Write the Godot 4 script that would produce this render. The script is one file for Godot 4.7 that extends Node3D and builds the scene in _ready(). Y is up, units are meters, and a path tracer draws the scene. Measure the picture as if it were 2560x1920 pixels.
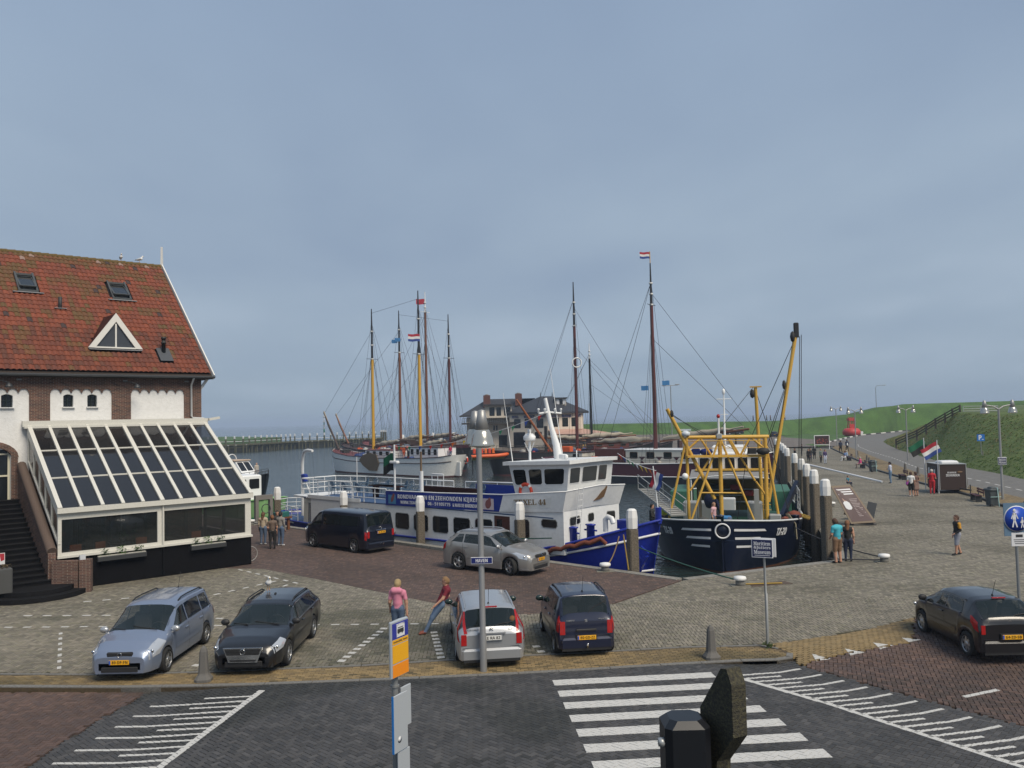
extends Node3D
var taken := {}
var mats := {}
var rng := RandomNumberGenerator.new()
func V(x: float,y: float,z: float) -> Vector3:
	return Vector3(x,y,z)
func sr(r: float,g: float,b: float,a := 1.0) -> Color:
	return Color(r,g,b,a).linear_to_srgb()
func mat(key: String,r: float,g: float,b: float,rough := .7,metal := .0) -> StandardMaterial3D:
	if mats.has(key): return mats[key]
	var m := StandardMaterial3D.new()
	m.albedo_color = sr(r,g,b)
	m.roughness = rough
	m.metallic = metal
	m.cull_mode = BaseMaterial3D.CULL_DISABLED
	mats[key] = m
	return m
func car_paint(key: String,r: float,g: float,b: float,metal := .35) -> StandardMaterial3D:
	var m := mat(key,r,g,b,.32,metal)
	m.clearcoat_enabled = true
	m.clearcoat = .7
	m.clearcoat_roughness = .04
	return m
func pane(key: String,r: float,g: float,b: float,alpha: float) -> StandardMaterial3D:
	if mats.has(key): return mats[key]
	var m := mat(key,r,g,b,.03,.0)
	m.albedo_color = sr(r,g,b,alpha)
	m.transparency = BaseMaterial3D.TRANSPARENCY_ALPHA
	return m
func noise_tex(sd: int,freq: float,stops: Array,oct := 4,size := 512,kind := FastNoiseLite.TYPE_SIMPLEX_SMOOTH) -> NoiseTexture2D:
	var n := FastNoiseLite.new()
	n.seed = sd; n.frequency = freq; n.noise_type = kind; n.fractal_octaves = oct
	var g := Gradient.new()
	var offs := PackedFloat32Array(); var cols := PackedColorArray()
	for s in stops:
		offs.append(s[0]); cols.append(sr(s[1],s[2],s[3]))
	g.offsets = offs; g.colors = cols
	var t := NoiseTexture2D.new()
	t.width = size; t.height = size; t.seamless = true; t.noise = n; t.color_ramp = g
	return t
func bump_tex(sd: int,freq: float,strength: float,oct := 4,size := 512) -> NoiseTexture2D:
	var n := FastNoiseLite.new()
	n.seed = sd; n.frequency = freq; n.fractal_octaves = oct
	var t := NoiseTexture2D.new()
	t.width = size; t.height = size; t.seamless = true; t.noise = n; t.as_normal_map = true; t.bump_strength = strength
	return t
func noisy(key: String,stops: Array,scale: float,rough := .8,freq := .02,sd := 1,bump := .0) -> StandardMaterial3D:
	if mats.has(key): return mats[key]
	var m := mat(key,1,1,1,rough)
	m.albedo_texture = noise_tex(sd,freq,stops)
	m.uv1_triplanar = true; m.uv1_world_triplanar = true
	m.uv1_scale = Vector3.ONE * scale
	if bump > .0:
		m.normal_enabled = true
		m.normal_texture = bump_tex(sd + 7,freq * 2.0,6.0)
		m.normal_scale = bump
	return m
func brick_img(cols: Array,joint: Color,w: int,h: int,nx: int,ny: int,gap: int,sd: int) -> ImageTexture:
	var r := RandomNumberGenerator.new(); r.seed = sd
	var im := Image.create(w,h,true,Image.FORMAT_RGB8)
	im.fill(joint)
	var bw := w / nx; var bh := h / ny
	for j in ny:
		for i in nx + 1:
			var c: Color = cols[r.randi() % cols.size()]
			c = c * (.86 + .28 * r.randf())
			var x := i * bw - (bw / 2 if j % 2 == 1 else 0)
			if i == nx and j % 2 == 0: continue
			if i == nx: c = im.get_pixel(1,j * bh + gap + 1)
			im.fill_rect(Rect2i(x + gap / 2,j * bh + gap / 2,bw - gap,bh - gap),c)
			if i == 0 and j % 2 == 1: im.fill_rect(Rect2i(0,j * bh + gap / 2,bw / 2 - gap / 2,bh - gap),c)
	for k in w * h / 6:
		var x := r.randi() % w; var y := r.randi() % h
		im.set_pixel(x,y,im.get_pixel(x,y) * (.8 + .4 * r.randf()))
	im.generate_mipmaps()
	return ImageTexture.create_from_image(im)
func brick_mat(key: String,cols: Array,joint: Color,span_x: float,span_y: float,nx: int,ny: int,sd: int,rough := .85,world := false) -> StandardMaterial3D:
	if mats.has(key): return mats[key]
	var m := mat(key,1,1,1,rough)
	m.albedo_texture = brick_img(cols,joint,512,512,nx,ny,4,sd)
	m.uv1_triplanar = true; m.uv1_world_triplanar = world
	m.uv1_scale = V(1.0 / span_x,1.0 / span_y,1.0 / span_x)
	return m
func nb() -> SurfaceTool:
	var st := SurfaceTool.new()
	st.begin(Mesh.PRIMITIVE_TRIANGLES)
	st.set_smooth_group(-1)
	return st
func tri(st: SurfaceTool,a: Vector3,b: Vector3,c: Vector3) -> void:
	st.add_vertex(a); st.add_vertex(b); st.add_vertex(c)
func quad(st: SurfaceTool,a: Vector3,b: Vector3,c: Vector3,d: Vector3) -> void:
	tri(st,a,b,c); tri(st,a,c,d)
func hexa(st: SurfaceTool,p: Array) -> void:
	quad(st,p[4],p[7],p[6],p[5]); quad(st,p[0],p[1],p[2],p[3])
	for i in 4:
		var j := (i + 1) % 4
		quad(st,p[i],p[i + 4],p[j + 4],p[j])
func box(st: SurfaceTool,c: Vector3,s: Vector3,b := Basis.IDENTITY) -> void:
	var h := s * .5
	var p := []
	for y in [-h.y,h.y]:
		for q in [[-1,1],[1,1],[1,-1],[-1,-1]]:
			p.append(c + b * V(q[0] * h.x,y,q[1] * h.z))
	hexa(st,p)
func rbox(st: SurfaceTool,c: Vector3,s: Vector3,r: float,b := Basis.IDENTITY) -> void:
	var x := s.x * .5; var z := s.z * .5
	var rings := []
	for q in [[-s.y * .5,.0],[s.y * .5 - r,.0],[s.y * .5,r]]:
		var xx: float = x - q[1]; var zz: float = z - q[1]
		var pts := PackedVector3Array()
		for k in [[-xx + r,zz],[xx - r,zz],[xx,zz - r],[xx,-zz + r],[xx - r,-zz],[-xx + r,-zz],[-xx,-zz + r],[-xx,zz - r]]:
			pts.append(c + b * V(k[0],q[0],k[1]))
		rings.append(pts)
	loft(st,rings,true,true)
func frame_of(dir: Vector3) -> Basis:
	var y := dir.normalized()
	var x := y.cross(Vector3.FORWARD if absf(y.z) < .9 else Vector3.RIGHT).normalized()
	return Basis(x,y,x.cross(y))
func bar(st: SurfaceTool,a: Vector3,b: Vector3,w: float,h := -1.0) -> void:
	var d := b - a
	var up := Vector3.UP if absf(d.normalized().y) < .95 else Vector3.RIGHT
	var z := d.normalized(); var x := up.cross(z).normalized()
	box(st,(a + b) * .5,V(w,w if h < 0 else h,d.length()),Basis(x,z.cross(x),z))
func loft(st: SurfaceTool,rings: Array,closed := true,caps := true) -> void:
	for i in rings.size() - 1:
		var p: PackedVector3Array = rings[i]; var q: PackedVector3Array = rings[i + 1]
		var n := p.size()
		for k in (n if closed else n - 1):
			var l := (k + 1) % n
			if p[k].distance_squared_to(p[l]) > 1e-10 or q[k].distance_squared_to(q[l]) > 1e-10:
				quad(st,p[k],q[k],q[l],p[l])
	if caps:
		for e in [0,rings.size() - 1]:
			var p: PackedVector3Array = rings[e]
			var c := Vector3.ZERO
			for v in p: c += v
			c /= p.size()
			for k in p.size():
				var l := (k + 1) % p.size()
				if e == 0: tri(st,c,p[k],p[l])
				else: tri(st,c,p[l],p[k])
func tube(st: SurfaceTool,pts: Array,r,n := 8,caps := true,smooth := true) -> void:
	var rings := []
	var last := Basis.IDENTITY
	for i in pts.size():
		var d: Vector3 = (pts[mini(i + 1,pts.size() - 1)] - pts[maxi(i - 1,0)]).normalized()
		var b := frame_of(d)
		if i > 0:
			var x := (last.x - d * last.x.dot(d)).normalized()
			b = Basis(x,d,x.cross(d))
		last = b
		var rr: float = r[i] if r is Array else r
		var ring := PackedVector3Array()
		for k in n:
			var a := TAU * k / n
			ring.append(pts[i] + (b.x * cos(a) - b.z * sin(a)) * rr)
		rings.append(ring)
	if smooth: st.set_smooth_group(1)
	loft(st,rings,true,false)
	st.set_smooth_group(-1)
	if caps:
		for e in [0,rings.size() - 1]:
			var p: PackedVector3Array = rings[e]
			for k in n:
				var l := (k + 1) % n
				if e == 0: tri(st,pts[0],p[k],p[l])
				else: tri(st,pts[e],p[l],p[k])
func lathe(st: SurfaceTool,prof: Array,n := 16,at := Vector3.ZERO,b := Basis.IDENTITY,smooth := true) -> void:
	var rings := []
	for q in prof:
		var ring := PackedVector3Array()
		for k in n:
			var a := TAU * k / n
			ring.append(at + b * V(cos(a) * q[0],q[1],-sin(a) * q[0]))
		rings.append(ring)
	if smooth: st.set_smooth_group(2)
	loft(st,rings,true,true)
	st.set_smooth_group(-1)
func ball(st: SurfaceTool,c: Vector3,r: Vector3,n := 10,b := Basis.IDENTITY) -> void:
	var rings := []
	var m := maxi(4,n / 2)
	for j in m + 1:
		var v := PI * j / m - PI / 2
		var ring := PackedVector3Array()
		for k in n:
			var a := TAU * k / n
			ring.append(c + b * V(cos(a) * cos(v) * r.x,sin(v) * r.y,-sin(a) * cos(v) * r.z))
		rings.append(ring)
	st.set_smooth_group(3)
	loft(st,rings,true,false)
	st.set_smooth_group(-1)
func torus(st: SurfaceTool,c: Vector3,R: float,r: float,b := Basis.IDENTITY,n := 20,m := 8,a0 := .0,a1 := TAU) -> void:
	var pts := []
	var full := absf(a1 - a0 - TAU) < 1e-3
	for k in n + 1:
		var a := a0 + (a1 - a0) * k / n
		pts.append(c + b * V(cos(a) * R,sin(a) * R,0))
	tube(st,pts,r,m,not full)
func prism(st: SurfaceTool,poly: PackedVector2Array,z0: float,z1: float,xf := Transform3D.IDENTITY) -> void:
	var p := poly
	if Geometry2D.is_polygon_clockwise(p): p.reverse()
	var ix := Geometry2D.triangulate_polygon(p)
	for i in range(0,ix.size(),3):
		var t := [p[ix[i]],p[ix[i + 1]],p[ix[i + 2]]]
		if (t[1] - t[0]).cross(t[2] - t[0]) < 0: t.reverse()
		tri(st,xf * V(t[0].x,t[0].y,z1),xf * V(t[2].x,t[2].y,z1),xf * V(t[1].x,t[1].y,z1))
		tri(st,xf * V(t[0].x,t[0].y,z0),xf * V(t[1].x,t[1].y,z0),xf * V(t[2].x,t[2].y,z0))
	for i in p.size():
		var a := p[i]; var b := p[(i + 1) % p.size()]
		quad(st,xf * V(a.x,a.y,z0),xf * V(a.x,a.y,z1),xf * V(b.x,b.y,z1),xf * V(b.x,b.y,z0))
const FLAT := Basis(Vector3(1,0,0),Vector3(0,0,-1),Vector3(0,1,0))
func slab(st: SurfaceTool,pts: Array,y0: float,y1: float) -> void:
	var p := PackedVector2Array()
	for q in pts: p.append(Vector2(q[0],-q[1]))
	prism(st,p,y0,y1,Transform3D(FLAT,Vector3.ZERO))
func numbered(called: String,parent: Node) -> String:
	var key := str(parent.get_instance_id()) + "/" + called
	var n: int = taken.get(key,0)
	taken[key] = n + 1
	return called if n == 0 else "%s_%03d" % [called, n]
func sub(called: String, parent: Node) -> Node3D:
	var o := Node3D.new(); o.name = numbered(called, parent); parent.add_child(o); return o
func put(called: String,mesh: Mesh,m: Material,parent: Node = self,xf := Transform3D.IDENTITY) -> MeshInstance3D:
	var o := MeshInstance3D.new()
	o.name = numbered(called,parent)
	o.mesh = mesh
	if m: o.material_override = m
	o.transform = xf
	parent.add_child(o)
	return o
func obj(called: String,st: SurfaceTool,m: Material,parent: Node = self) -> MeshInstance3D:
	st.generate_normals()
	return put(called,st.commit(),m,parent)
func thing(called: String, label: String, category: String, at := Vector3.ZERO, turn := 0.0, group := "") -> Node3D:
	var o := Node3D.new()
	o.name = numbered(called,self)
	add_child(o)
	o.position = at; o.rotation.y = turn
	tag(o,label,category,group)
	return o
func tag(o: Node, label: String, category: String, group := "") -> void:
	o.set_meta("label", label)
	o.set_meta("category", category)
	if group: o.set_meta("group", group)
func struct(called: String,st: SurfaceTool,m: Material,parent: Node = self) -> MeshInstance3D:
	var o := obj(called,st,m,parent)
	if parent == self: o.set_meta("kind", "structure")
	return o
func dup(o: Node3D,at: Vector3,turn: float,label: String) -> Node3D:
	var c: Node3D = o.duplicate()
	c.name = numbered(String(o.name),self)
	add_child(c)
	c.position = at; c.rotation.y = turn
	c.set_meta("label", label)
	return c
func text(called: String, s: String, height: float, m: Material, parent: Node, xf: Transform3D, width := 0.0, depth := 0.004, font := "Droid Sans", bold := true) -> MeshInstance3D:
	var t := TextMesh.new()
	var f := SystemFont.new()
	f.font_names = PackedStringArray([font]); f.font_weight = 700 if bold else 400
	t.font = f; t.font_size = 32; t.text = s; t.depth = depth / maxf(height,.001) * .72
	t.pixel_size = 1.0 / 32.0; t.curve_step = 2.0
	var a := t.get_aabb()
	var k := height / maxf(a.size.y,.01)
	var kx := k if width <= .0 else width / maxf(a.size.x,.01)
	t.depth = depth / k
	var c := a.get_center()
	var local := Transform3D(Basis.from_scale(V(kx,k,k)),V(-c.x * kx,-c.y * k,depth * .5))
	return put(called,t,m,parent,xf * local)
func lerp_tab(tab: Array,x: float) -> float:
	if x <= tab[0][0]: return tab[0][1]
	for i in tab.size() - 1:
		if x <= tab[i + 1][0]:
			var t: float = (x - tab[i][0]) / maxf(tab[i + 1][0] - tab[i][0],1e-6)
			return lerpf(tab[i][1],tab[i + 1][1],t)
	return tab[-1][1]
func rope(called: String,a: Vector3,b: Vector3,sag: float,r: float,m: Material,parent: Node = self,n := 10) -> MeshInstance3D:
	var st := nb()
	var pts := []
	for i in n + 1:
		var t := float(i) / n
		pts.append(a.lerp(b,t) - V(0,sag * 4.0 * t * (1.0 - t),0))
	tube(st,pts,r,5)
	return obj(called,st,m,parent)
func make_view() -> void:
	var cam := Camera3D.new()
	cam.name = "camera"
	cam.fov = 49.74
	cam.near = .05; cam.far = 30000.0
	cam.basis = Basis(Vector3.RIGHT,deg_to_rad(2.447)) * Basis(Vector3.BACK,deg_to_rad(-1.35))
	cam.position = V(0,6.3,0)
	add_child(cam)
	cam.current = true
	var e := Environment.new()
	e.tonemap_mode = Environment.TONE_MAPPER_LINEAR
	e.tonemap_exposure = 1.72
	e.background_mode = Environment.BG_SKY
	var sky := Sky.new()
	var pm := PanoramaSkyMaterial.new()
	pm.panorama = sky_picture()
	sky.sky_material = pm
	e.sky = sky
	e.background_energy_multiplier = 1.0
	e.sdfgi_enabled = true; e.ssao_enabled = true; e.ssil_enabled = true
	e.fog_enabled = true; e.fog_density = .0004; e.fog_light_color = Color(.62,.68,.76)
	var we := WorldEnvironment.new()
	we.name = "world"
	we.environment = e
	add_child(we)
	var sun := DirectionalLight3D.new()
	sun.name = "sun"
	sun.light_energy = .72
	sun.light_color = Color(1.0,.95,.87)
	sun.light_angular_distance = 30.0
	sun.shadow_enabled = true
	sun.rotation_degrees = V(-50,40,0)
	add_child(sun)
func sky_picture() -> ImageTexture:
	var w := 1024; var h := 512
	var n := FastNoiseLite.new(); n.seed = 11; n.frequency = .55; n.fractal_octaves = 5; n.fractal_gain = .5
	var n2 := FastNoiseLite.new(); n2.seed = 5; n2.frequency = .16; n2.fractal_octaves = 3
	var im := Image.create(w,h,false,Image.FORMAT_RGBF)
	for j in h:
		var el := PI * (.5 - (j + .5) / h)
		for i in w:
			if el < -.02:
				im.set_pixel(i,j,Color(.14,.17,.21)); continue
			var az := TAU * (i + .5) / w
			var y := maxf(sin(el),.0) + .085
			var px := cos(az) * cos(el) / y; var pz := sin(az) * cos(el) / y
			var c := n.get_noise_3d(px * .55 + pz * .35,pz * .9 - px * .2,1.5)
			var d := n2.get_noise_3d(px,pz,4.0)
			var up := clampf(sin(el),.0,1.0)
			var low := exp(-up * 14.0)
			var v := clampf(c * .75 + d * .75,-.8,.8) * (1.0 - low * .8)
			var base := Color(.203,.256,.322).lerp(Color(.172,.23,.318),smoothstep(.15,.6,up))
			base = base.lerp(Color(.172,.218,.262),low)
			var bright := Color(.285,.335,.4)
			var dark := Color(.138,.185,.262)
			var col := base.lerp(bright,clampf(v,.0,1.0)) if v > .0 else base.lerp(dark,clampf(-v,.0,1.0))
			im.set_pixel(i,j,col)
	return ImageTexture.create_from_image(im)
const ROADDIR := .0
var paver_mesh: ArrayMesh
func make_paver_mesh() -> void:
	var st := nb()
	var r := []
	for q in [[-.5,.0],[.5 - .2,.0],[.5,.035]]:
		var pts := PackedVector3Array()
		var e: float = .5 - q[1] * .7; var f: float = .5 - q[1] * 1.4
		for k in [[-e,f],[e,f],[e,-f],[-e,-f]]: pts.append(V(k[0],q[0],k[1]))
		r.append(pts)
	loft(st,r,true,false)
	quad(st,r[2][0],r[2][3],r[2][2],r[2][1])
	st.generate_normals()
	paver_mesh = st.commit()
func in_poly(p: Vector2,poly: PackedVector2Array) -> bool:
	return Geometry2D.is_point_in_polygon(p,poly)
func P(pts: Array) -> PackedVector2Array:
	var o := PackedVector2Array()
	for q in pts: o.append(Vector2(q[0],q[1]))
	return o
func pave(parent: Node3D,poly: PackedVector2Array,pattern: String,turn: float,y: float,cols: Array,gap: float,sd: int,sloped := false,size := Vector2(.21,.105)) -> Array:
	rng.seed = sd
	var lo := Vector2(1e9,1e9); var hi := -lo
	var rot := Transform2D(turn,Vector2.ZERO)
	var inv := rot.affine_inverse()
	for p in poly:
		var q := inv * p
		lo = lo.min(q); hi = hi.max(q)
	var L := size.x; var W := size.y
	var list := []
	if pattern == "herring":
		for j in range(int(floor(lo.y / W)) - 1,int(ceil(hi.y / W)) + 1):
			for i in range(int(floor(lo.x / W)) - 1,int(ceil(hi.x / W)) + 1):
				var m := posmod(i - j,4)
				if m == 0: list.append([Vector2((i + 1) * W,(j + .5) * W),.0])
				elif m == 2: list.append([Vector2((i + .5) * W,j * W),PI / 2])
	else:
		for j in range(int(floor(lo.y / W)) - 1,int(ceil(hi.y / W)) + 1):
			for i in range(int(floor(lo.x / L)) - 1,int(ceil(hi.x / L)) + 1):
				list.append([Vector2((i + .5 + .5 * posmod(j,2)) * L,(j + .5) * W),.0])
	var nz := FastNoiseLite.new(); nz.seed = sd; nz.frequency = .35; nz.fractal_octaves = 3
	var out := []
	for it in list:
		var c: Vector2 = rot * it[0]
		if not in_poly(c,poly): continue
		var k: Color = cols[rng.randi() % cols.size()]
		var v := .82 + .36 * rng.randf() + .22 * nz.get_noise_2d(c.x,c.y)
		k = Color(k.r * v,k.g * v,k.b * v)
		var worn := nz.get_noise_2d(c.x * .33 + 50.0,c.y * .5)
		if worn > .2: k = k.lerp(Color(k.r * .55,k.g * .58,k.b * .55),clampf((worn - .2) * 4.0,.0,1.0))
		var yy := y + rng.randf_range(-.003,.003)
		if sloped: yy += ramp_drop(c)
		out.append([c,it[1] + turn,k,yy])
	out.sort_custom(func(a,b): return a[0].length_squared() < b[0].length_squared())
	var pm := mat("paver_tint", 1, 1, 1, 0.82)
	pm.vertex_color_use_as_albedo = true
	var shades := []
	for i in 8:
		var k: Color = out[(i * 131) % maxi(out.size(),1)][2]
		shades.append(mat("paver_%d_%d" % [sd, i], k.r, k.g, k.b, 0.82))
	var mm := MultiMesh.new()
	mm.transform_format = MultiMesh.TRANSFORM_3D
	mm.use_colors = true
	mm.mesh = paver_mesh
	var first := 0
	var seen := 0
	var rest := []
	for o in out:
		var b := Basis(Vector3.UP,-o[1]) * Basis.from_scale(V(L - gap,.06,W - gap))
		var xf := Transform3D(b,V(o[0].x,o[3] - .03,o[0].y))
		var shown: bool = absf(o[0].x) < -o[0].y * .62 + .3 and o[0].y < -14.9
		if shown and seen < 300:
			put("paver", paver_mesh, shades[rng.randi() % 8], parent, xf)
			seen += 1
		else: rest.append([xf,o[2]])
	mm.instance_count = rest.size()
	for i in rest.size():
		mm.set_instance_transform(i,rest[i][0])
		mm.set_instance_color(i,rest[i][1])
	var mi := MultiMeshInstance3D.new()
	mi.name = numbered("pavers", parent)
	mi.multimesh = mm
	mi.material_override = pm
	mi.set_meta("kind", "stuff")
	parent.add_child(mi)
	return out
func paint(called: String,laid: Array,poly: PackedVector2Array,m: Material,parent: Node,up := .003,gap := .008,size := Vector2(.21,.105)) -> void:
	var st := nb()
	var box2 := Rect2(poly[0],Vector2.ZERO)
	for p in poly: box2 = box2.expand(p)
	box2 = box2.grow(.2)
	var hx := (size.x - gap) * .5; var hz := (size.y - gap) * .5
	var any := false
	for o in laid:
		if not box2.has_point(o[0]): continue
		var r := Transform2D(o[1],o[0])
		var cell := PackedVector2Array([r * Vector2(-hx,-hz),r * Vector2(hx,-hz),r * Vector2(hx,hz),r * Vector2(-hx,hz)])
		for piece in Geometry2D.intersect_polygons(cell,poly):
			var q := []
			for p in piece: q.append([p.x,p.y])
			slab(st,q,o[3] - .01,o[3] + up)
			any = true
	if any: obj(called,st,m,parent)
func stripe(a: Vector2,b: Vector2,w: float) -> PackedVector2Array:
	var n := (b - a).normalized().orthogonal() * w * .5
	return PackedVector2Array([a - n,b - n,b + n,a + n])
func paving_image(cols: Array,joint: Color,sd: int) -> ImageTexture:
	var r := RandomNumberGenerator.new(); r.seed = sd
	var u := 16; var n := 32
	var im := Image.create(u * n,u * n,true,Image.FORMAT_RGB8)
	im.fill(joint)
	for j in range(-2,n):
		for i in range(-2,n):
			var m := posmod(i - j,4)
			if m != 0 and m != 2: continue
			var c: Color = cols[r.randi() % cols.size()] * (.84 + .32 * r.randf())
			var s := Vector2i(2 * u - 2,u - 2) if m == 0 else Vector2i(u - 2,2 * u - 2)
			for ox in [0,u * n]:
				for oy in [0,u * n]:
					im.fill_rect(Rect2i(Vector2i(i * u + 1 + ox,(j if m == 0 else j - 1) * u + 1 + oy),s),c)
	im.generate_mipmaps()
	return ImageTexture.create_from_image(im)
func paving_mat(key: String,cols: Array,joint: Color,sd: int,turn := 0) -> StandardMaterial3D:
	if mats.has(key): return mats[key]
	var m := mat(key,1,1,1,.85)
	var c2 := []
	for c in cols: c2.append(c.linear_to_srgb())
	m.albedo_texture = paving_image(c2,joint.linear_to_srgb(),sd)
	m.uv1_triplanar = true; m.uv1_world_triplanar = true
	m.uv1_scale = Vector3.ONE / (32 * .105)
	m.detail_enabled = true
	m.detail_blend_mode = BaseMaterial3D.BLEND_MODE_MUL
	m.detail_albedo = noise_tex(sd + 3,.006,[[.0,.62,.61,.57],[.42,.9,.9,.88],[.6,1,1,1],[1.0,1,1,1]],5)
	m.detail_uv_layer = BaseMaterial3D.DETAIL_UV_2
	m.uv2_triplanar = true; m.uv2_world_triplanar = true
	m.uv2_scale = Vector3.ONE / 23.0
	return m
const GREY := [Color(.178,.16,.126),Color(.158,.143,.113),Color(.2,.178,.14),Color(.142,.13,.102),Color(.168,.155,.113)]
const REDB := [Color(.092,.06,.048),Color(.08,.051,.042),Color(.105,.066,.052),Color(.076,.052,.046)]
const DARK := [Color(.05,.05,.052),Color(.043,.043,.045),Color(.058,.057,.058),Color(.039,.04,.043)]
const YELL := [Color(.19,.135,.062),Color(.165,.12,.057),Color(.21,.15,.07),Color(.145,.105,.053)]
const KERB := [[-40,-21.3],[-12.8,-20.72],[-9.7,-20.45],[-7.7,-20.4],[-6.2,-20.42],[-3.9,-20.52],[-1.0,-20.7],[1.0,-20.88],[3.6,-21.2],[5.7,-21.42],[6.6,-21.42],[7.05,-21.6],[7.2,-22.0]]
const WALKB := [[7.0,-22.55],[6.6,-22.9],[4.4,-22.9],[2.2,-22.65],[-.5,-22.4],[-4.1,-21.9],[-8.2,-21.66],[-10.8,-21.65],[-13.5,-21.9],[-40,-22.5]]
func ramp_drop(c: Vector2) -> float:
	var d := .0
	var left := -6.15 + (c.y + 20.0) * .166
	d = maxf(d,clampf((left - c.x) / 2.2,.0,1.0) * .11)
	var right := 5.25 + (c.y + 20.1) * .676
	d = maxf(d,clampf((c.x - right) / 1.7,.0,1.0) * .11 * clampf((c.y + 22.6) / 1.5,.0,1.0))
	return -d
func make_ground() -> void:
	make_paver_mesh()
	var st := nb()
	var wm := mat("water", 0.018, 0.030, 0.030, 0.07)
	wm.normal_enabled = true
	wm.normal_texture = bump_tex(3,.035,7.0,4,1024)
	wm.normal_scale = .55
	wm.uv1_triplanar = true; wm.uv1_world_triplanar = true; wm.uv1_scale = Vector3.ONE / 31.0
	quad(st,V(-9000,-1.8,500),V(-9000,-1.8,-16000),V(9000,-1.8,-16000),V(9000,-1.8,500))
	struct("water", st, wm)
	var joint := Color(.055,.05,.035)
	var grey := paving_mat("paving_grey", GREY, Color(0.075, 0.068, 0.048), 31)
	var red := paving_mat("paving_red", REDB, Color(0.05, 0.036, 0.028), 47)
	var concrete := noisy("quay_concrete", [[0.0, 0.13, 0.125, 0.11], [0.5, 0.2, 0.19, 0.17], [1.0, 0.25, 0.24, 0.21]], 0.4, 0.9, 0.03, 21, 0.4)
	var mossy := noisy("quay_wall", [[0.0, 0.018, 0.02, 0.013], [0.5, 0.045, 0.045, 0.032], [1.0, 0.09, 0.085, 0.065]], 0.35, 0.9, 0.03, 22, 0.5)
	var land := [[-150,12],[150,12],[150,-330],[-36,-330],[-30,-262],[-9,-175],[4,-152.5],[47,-152.5],[13.75,-35.6],[6.4,-32.35],[-150,-181]]
	st = nb()
	slab(st,land,-4.0,-.2)
	struct("quay", st, mossy)
	st = nb()
	slab(st,[[-26.5,-32.3],[-26.5,-21],[-40,-21],[-40,-32.3]],-.06,-.006)
	slab(st,[[-26.5,-32.3],[-13.0,-37.15],[-11.1,-36.7],[-7.9,-33.8],[-4.2,-30.3],[-2.0,-28.3],[-26.5,-28.3]],-.06,-.006)
	slab(st,[[3.3,-28.3],[6.4,-32.0],[13.6,-35.2],[46.4,-152],[54.4,-141.9],[46.6,-115.4],[42.0,-99.4],[38.6,-89.3],[34.8,-71.2],[32.6,-58.3],[31.5,-54.6],[30.7,-50.3],[28,-36],[27,-28.3]],-.06,-.006)
	struct("quay_paving", st, grey)
	var bays := P([[-17.5,-28.3],[-2.0,-28.3],[-.56,-26.95],[2.45,-27.45],[3.3,-28.3],[18.5,-28.3],[12.1,-25.55],[10.2,-24.33],[8.16,-23.45],[6.95,-23.02],[6.6,-22.97],[4.4,-22.97],[2.2,-22.72],[-.5,-22.47],[-4.1,-21.97],[-8.2,-21.73],[-10.8,-21.72],[-13.5,-21.97],[-17.5,-22.1]])
	st = nb()
	slab(st,[[-26.5,-28.3],[-2.0,-28.3],[-.56,-26.95],[2.45,-27.45],[3.3,-28.3],[27,-28.3],[19,-27],[12.1,-25.55],[10.2,-24.33],[8.16,-23.45],[6.95,-23.02],[6.6,-22.97],[4.4,-22.97],[-4.1,-21.97],[-10.8,-21.72],[-26.5,-22.0]],-.08,-.012)
	var park := struct("parking_ground", st, noisy("sand_joint", [[0.0, 0.03, 0.03, 0.016], [0.5, 0.055, 0.05, 0.032], [1.0, 0.08, 0.072, 0.05]], 0.9, 0.95, 0.02, 8))
	var laid := pave(park, bays, "herring", deg_to_rad(-2.0), 0.0, GREY, 0.014, 61)
	st = nb()
	slab(st,[[-13.0,-37.15],[-26,-43],[-60,-92],[-13.9,-51.05],[-8.5,-45.3],[-2.7,-39.7],[.2,-37.8],[3.5,-34.6],[5.6,-32.55],[6.3,-32.0],[-.56,-26.9],[-4.2,-30.3],[-7.9,-33.8],[-11.1,-36.7]],-.058,-.003)
	slab(st,[[6.3,-32.0],[2.45,-27.42],[-.56,-26.9]],-.058,-.003)
	struct("red_quay_lane", st, red)
	var edge := [[-150,-181],[6.4,-32.35],[13.75,-35.6],[47,-152.5],[4,-152.5]]
	var cop := Node3D.new(); cop.name = "quay_coping"; add_child(cop); cop.set_meta("kind", "structure")
	for i in edge.size() - 1:
		var a := V(edge[i][0],0,edge[i][1]); var b := V(edge[i + 1][0],0,edge[i + 1][1])
		if i == 0: a = a.lerp(b,.72)
		var n := int((b - a).length() / 2.4)
		var side := (b - a).normalized().cross(Vector3.UP) * .2
		for k in n:
			st = nb()
			bar(st,a.lerp(b,(k + .006) / n) + side * (1 if i != 0 else 1) + V(0,-.13,0),a.lerp(b,(k + .994) / n) + side + V(0,-.13,0),.42,.3)
			obj("coping_block", st, concrete, cop)
	st = nb()
	var walk := KERB.duplicate(); walk.append_array(WALKB)
	slab(st,walk,-.25,-.012)
	var way := struct("footway", st, noisy("footway_joint", [[0.0, 0.05, 0.035, 0.018], [1.0, 0.09, 0.065, 0.035]], 0.9, 0.95, 0.02, 9))
	var inner := Geometry2D.offset_polygon(P(walk),-.17)
	pave(way, inner[0], "stretcher", deg_to_rad(-2.6), 0.0, YELL, 0.012, 71, false, Vector2(0.2, 0.1))
	var kerbm := noisy("kerb_stone", [[0.0, 0.10, 0.098, 0.09], [0.5, 0.15, 0.145, 0.135], [1.0, 0.2, 0.195, 0.18]], 0.8, 0.9, 0.03, 12, 0.3)
	var kb := Node3D.new(); kb.name = "kerb"; add_child(kb); kb.set_meta("kind", "structure")
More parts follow.
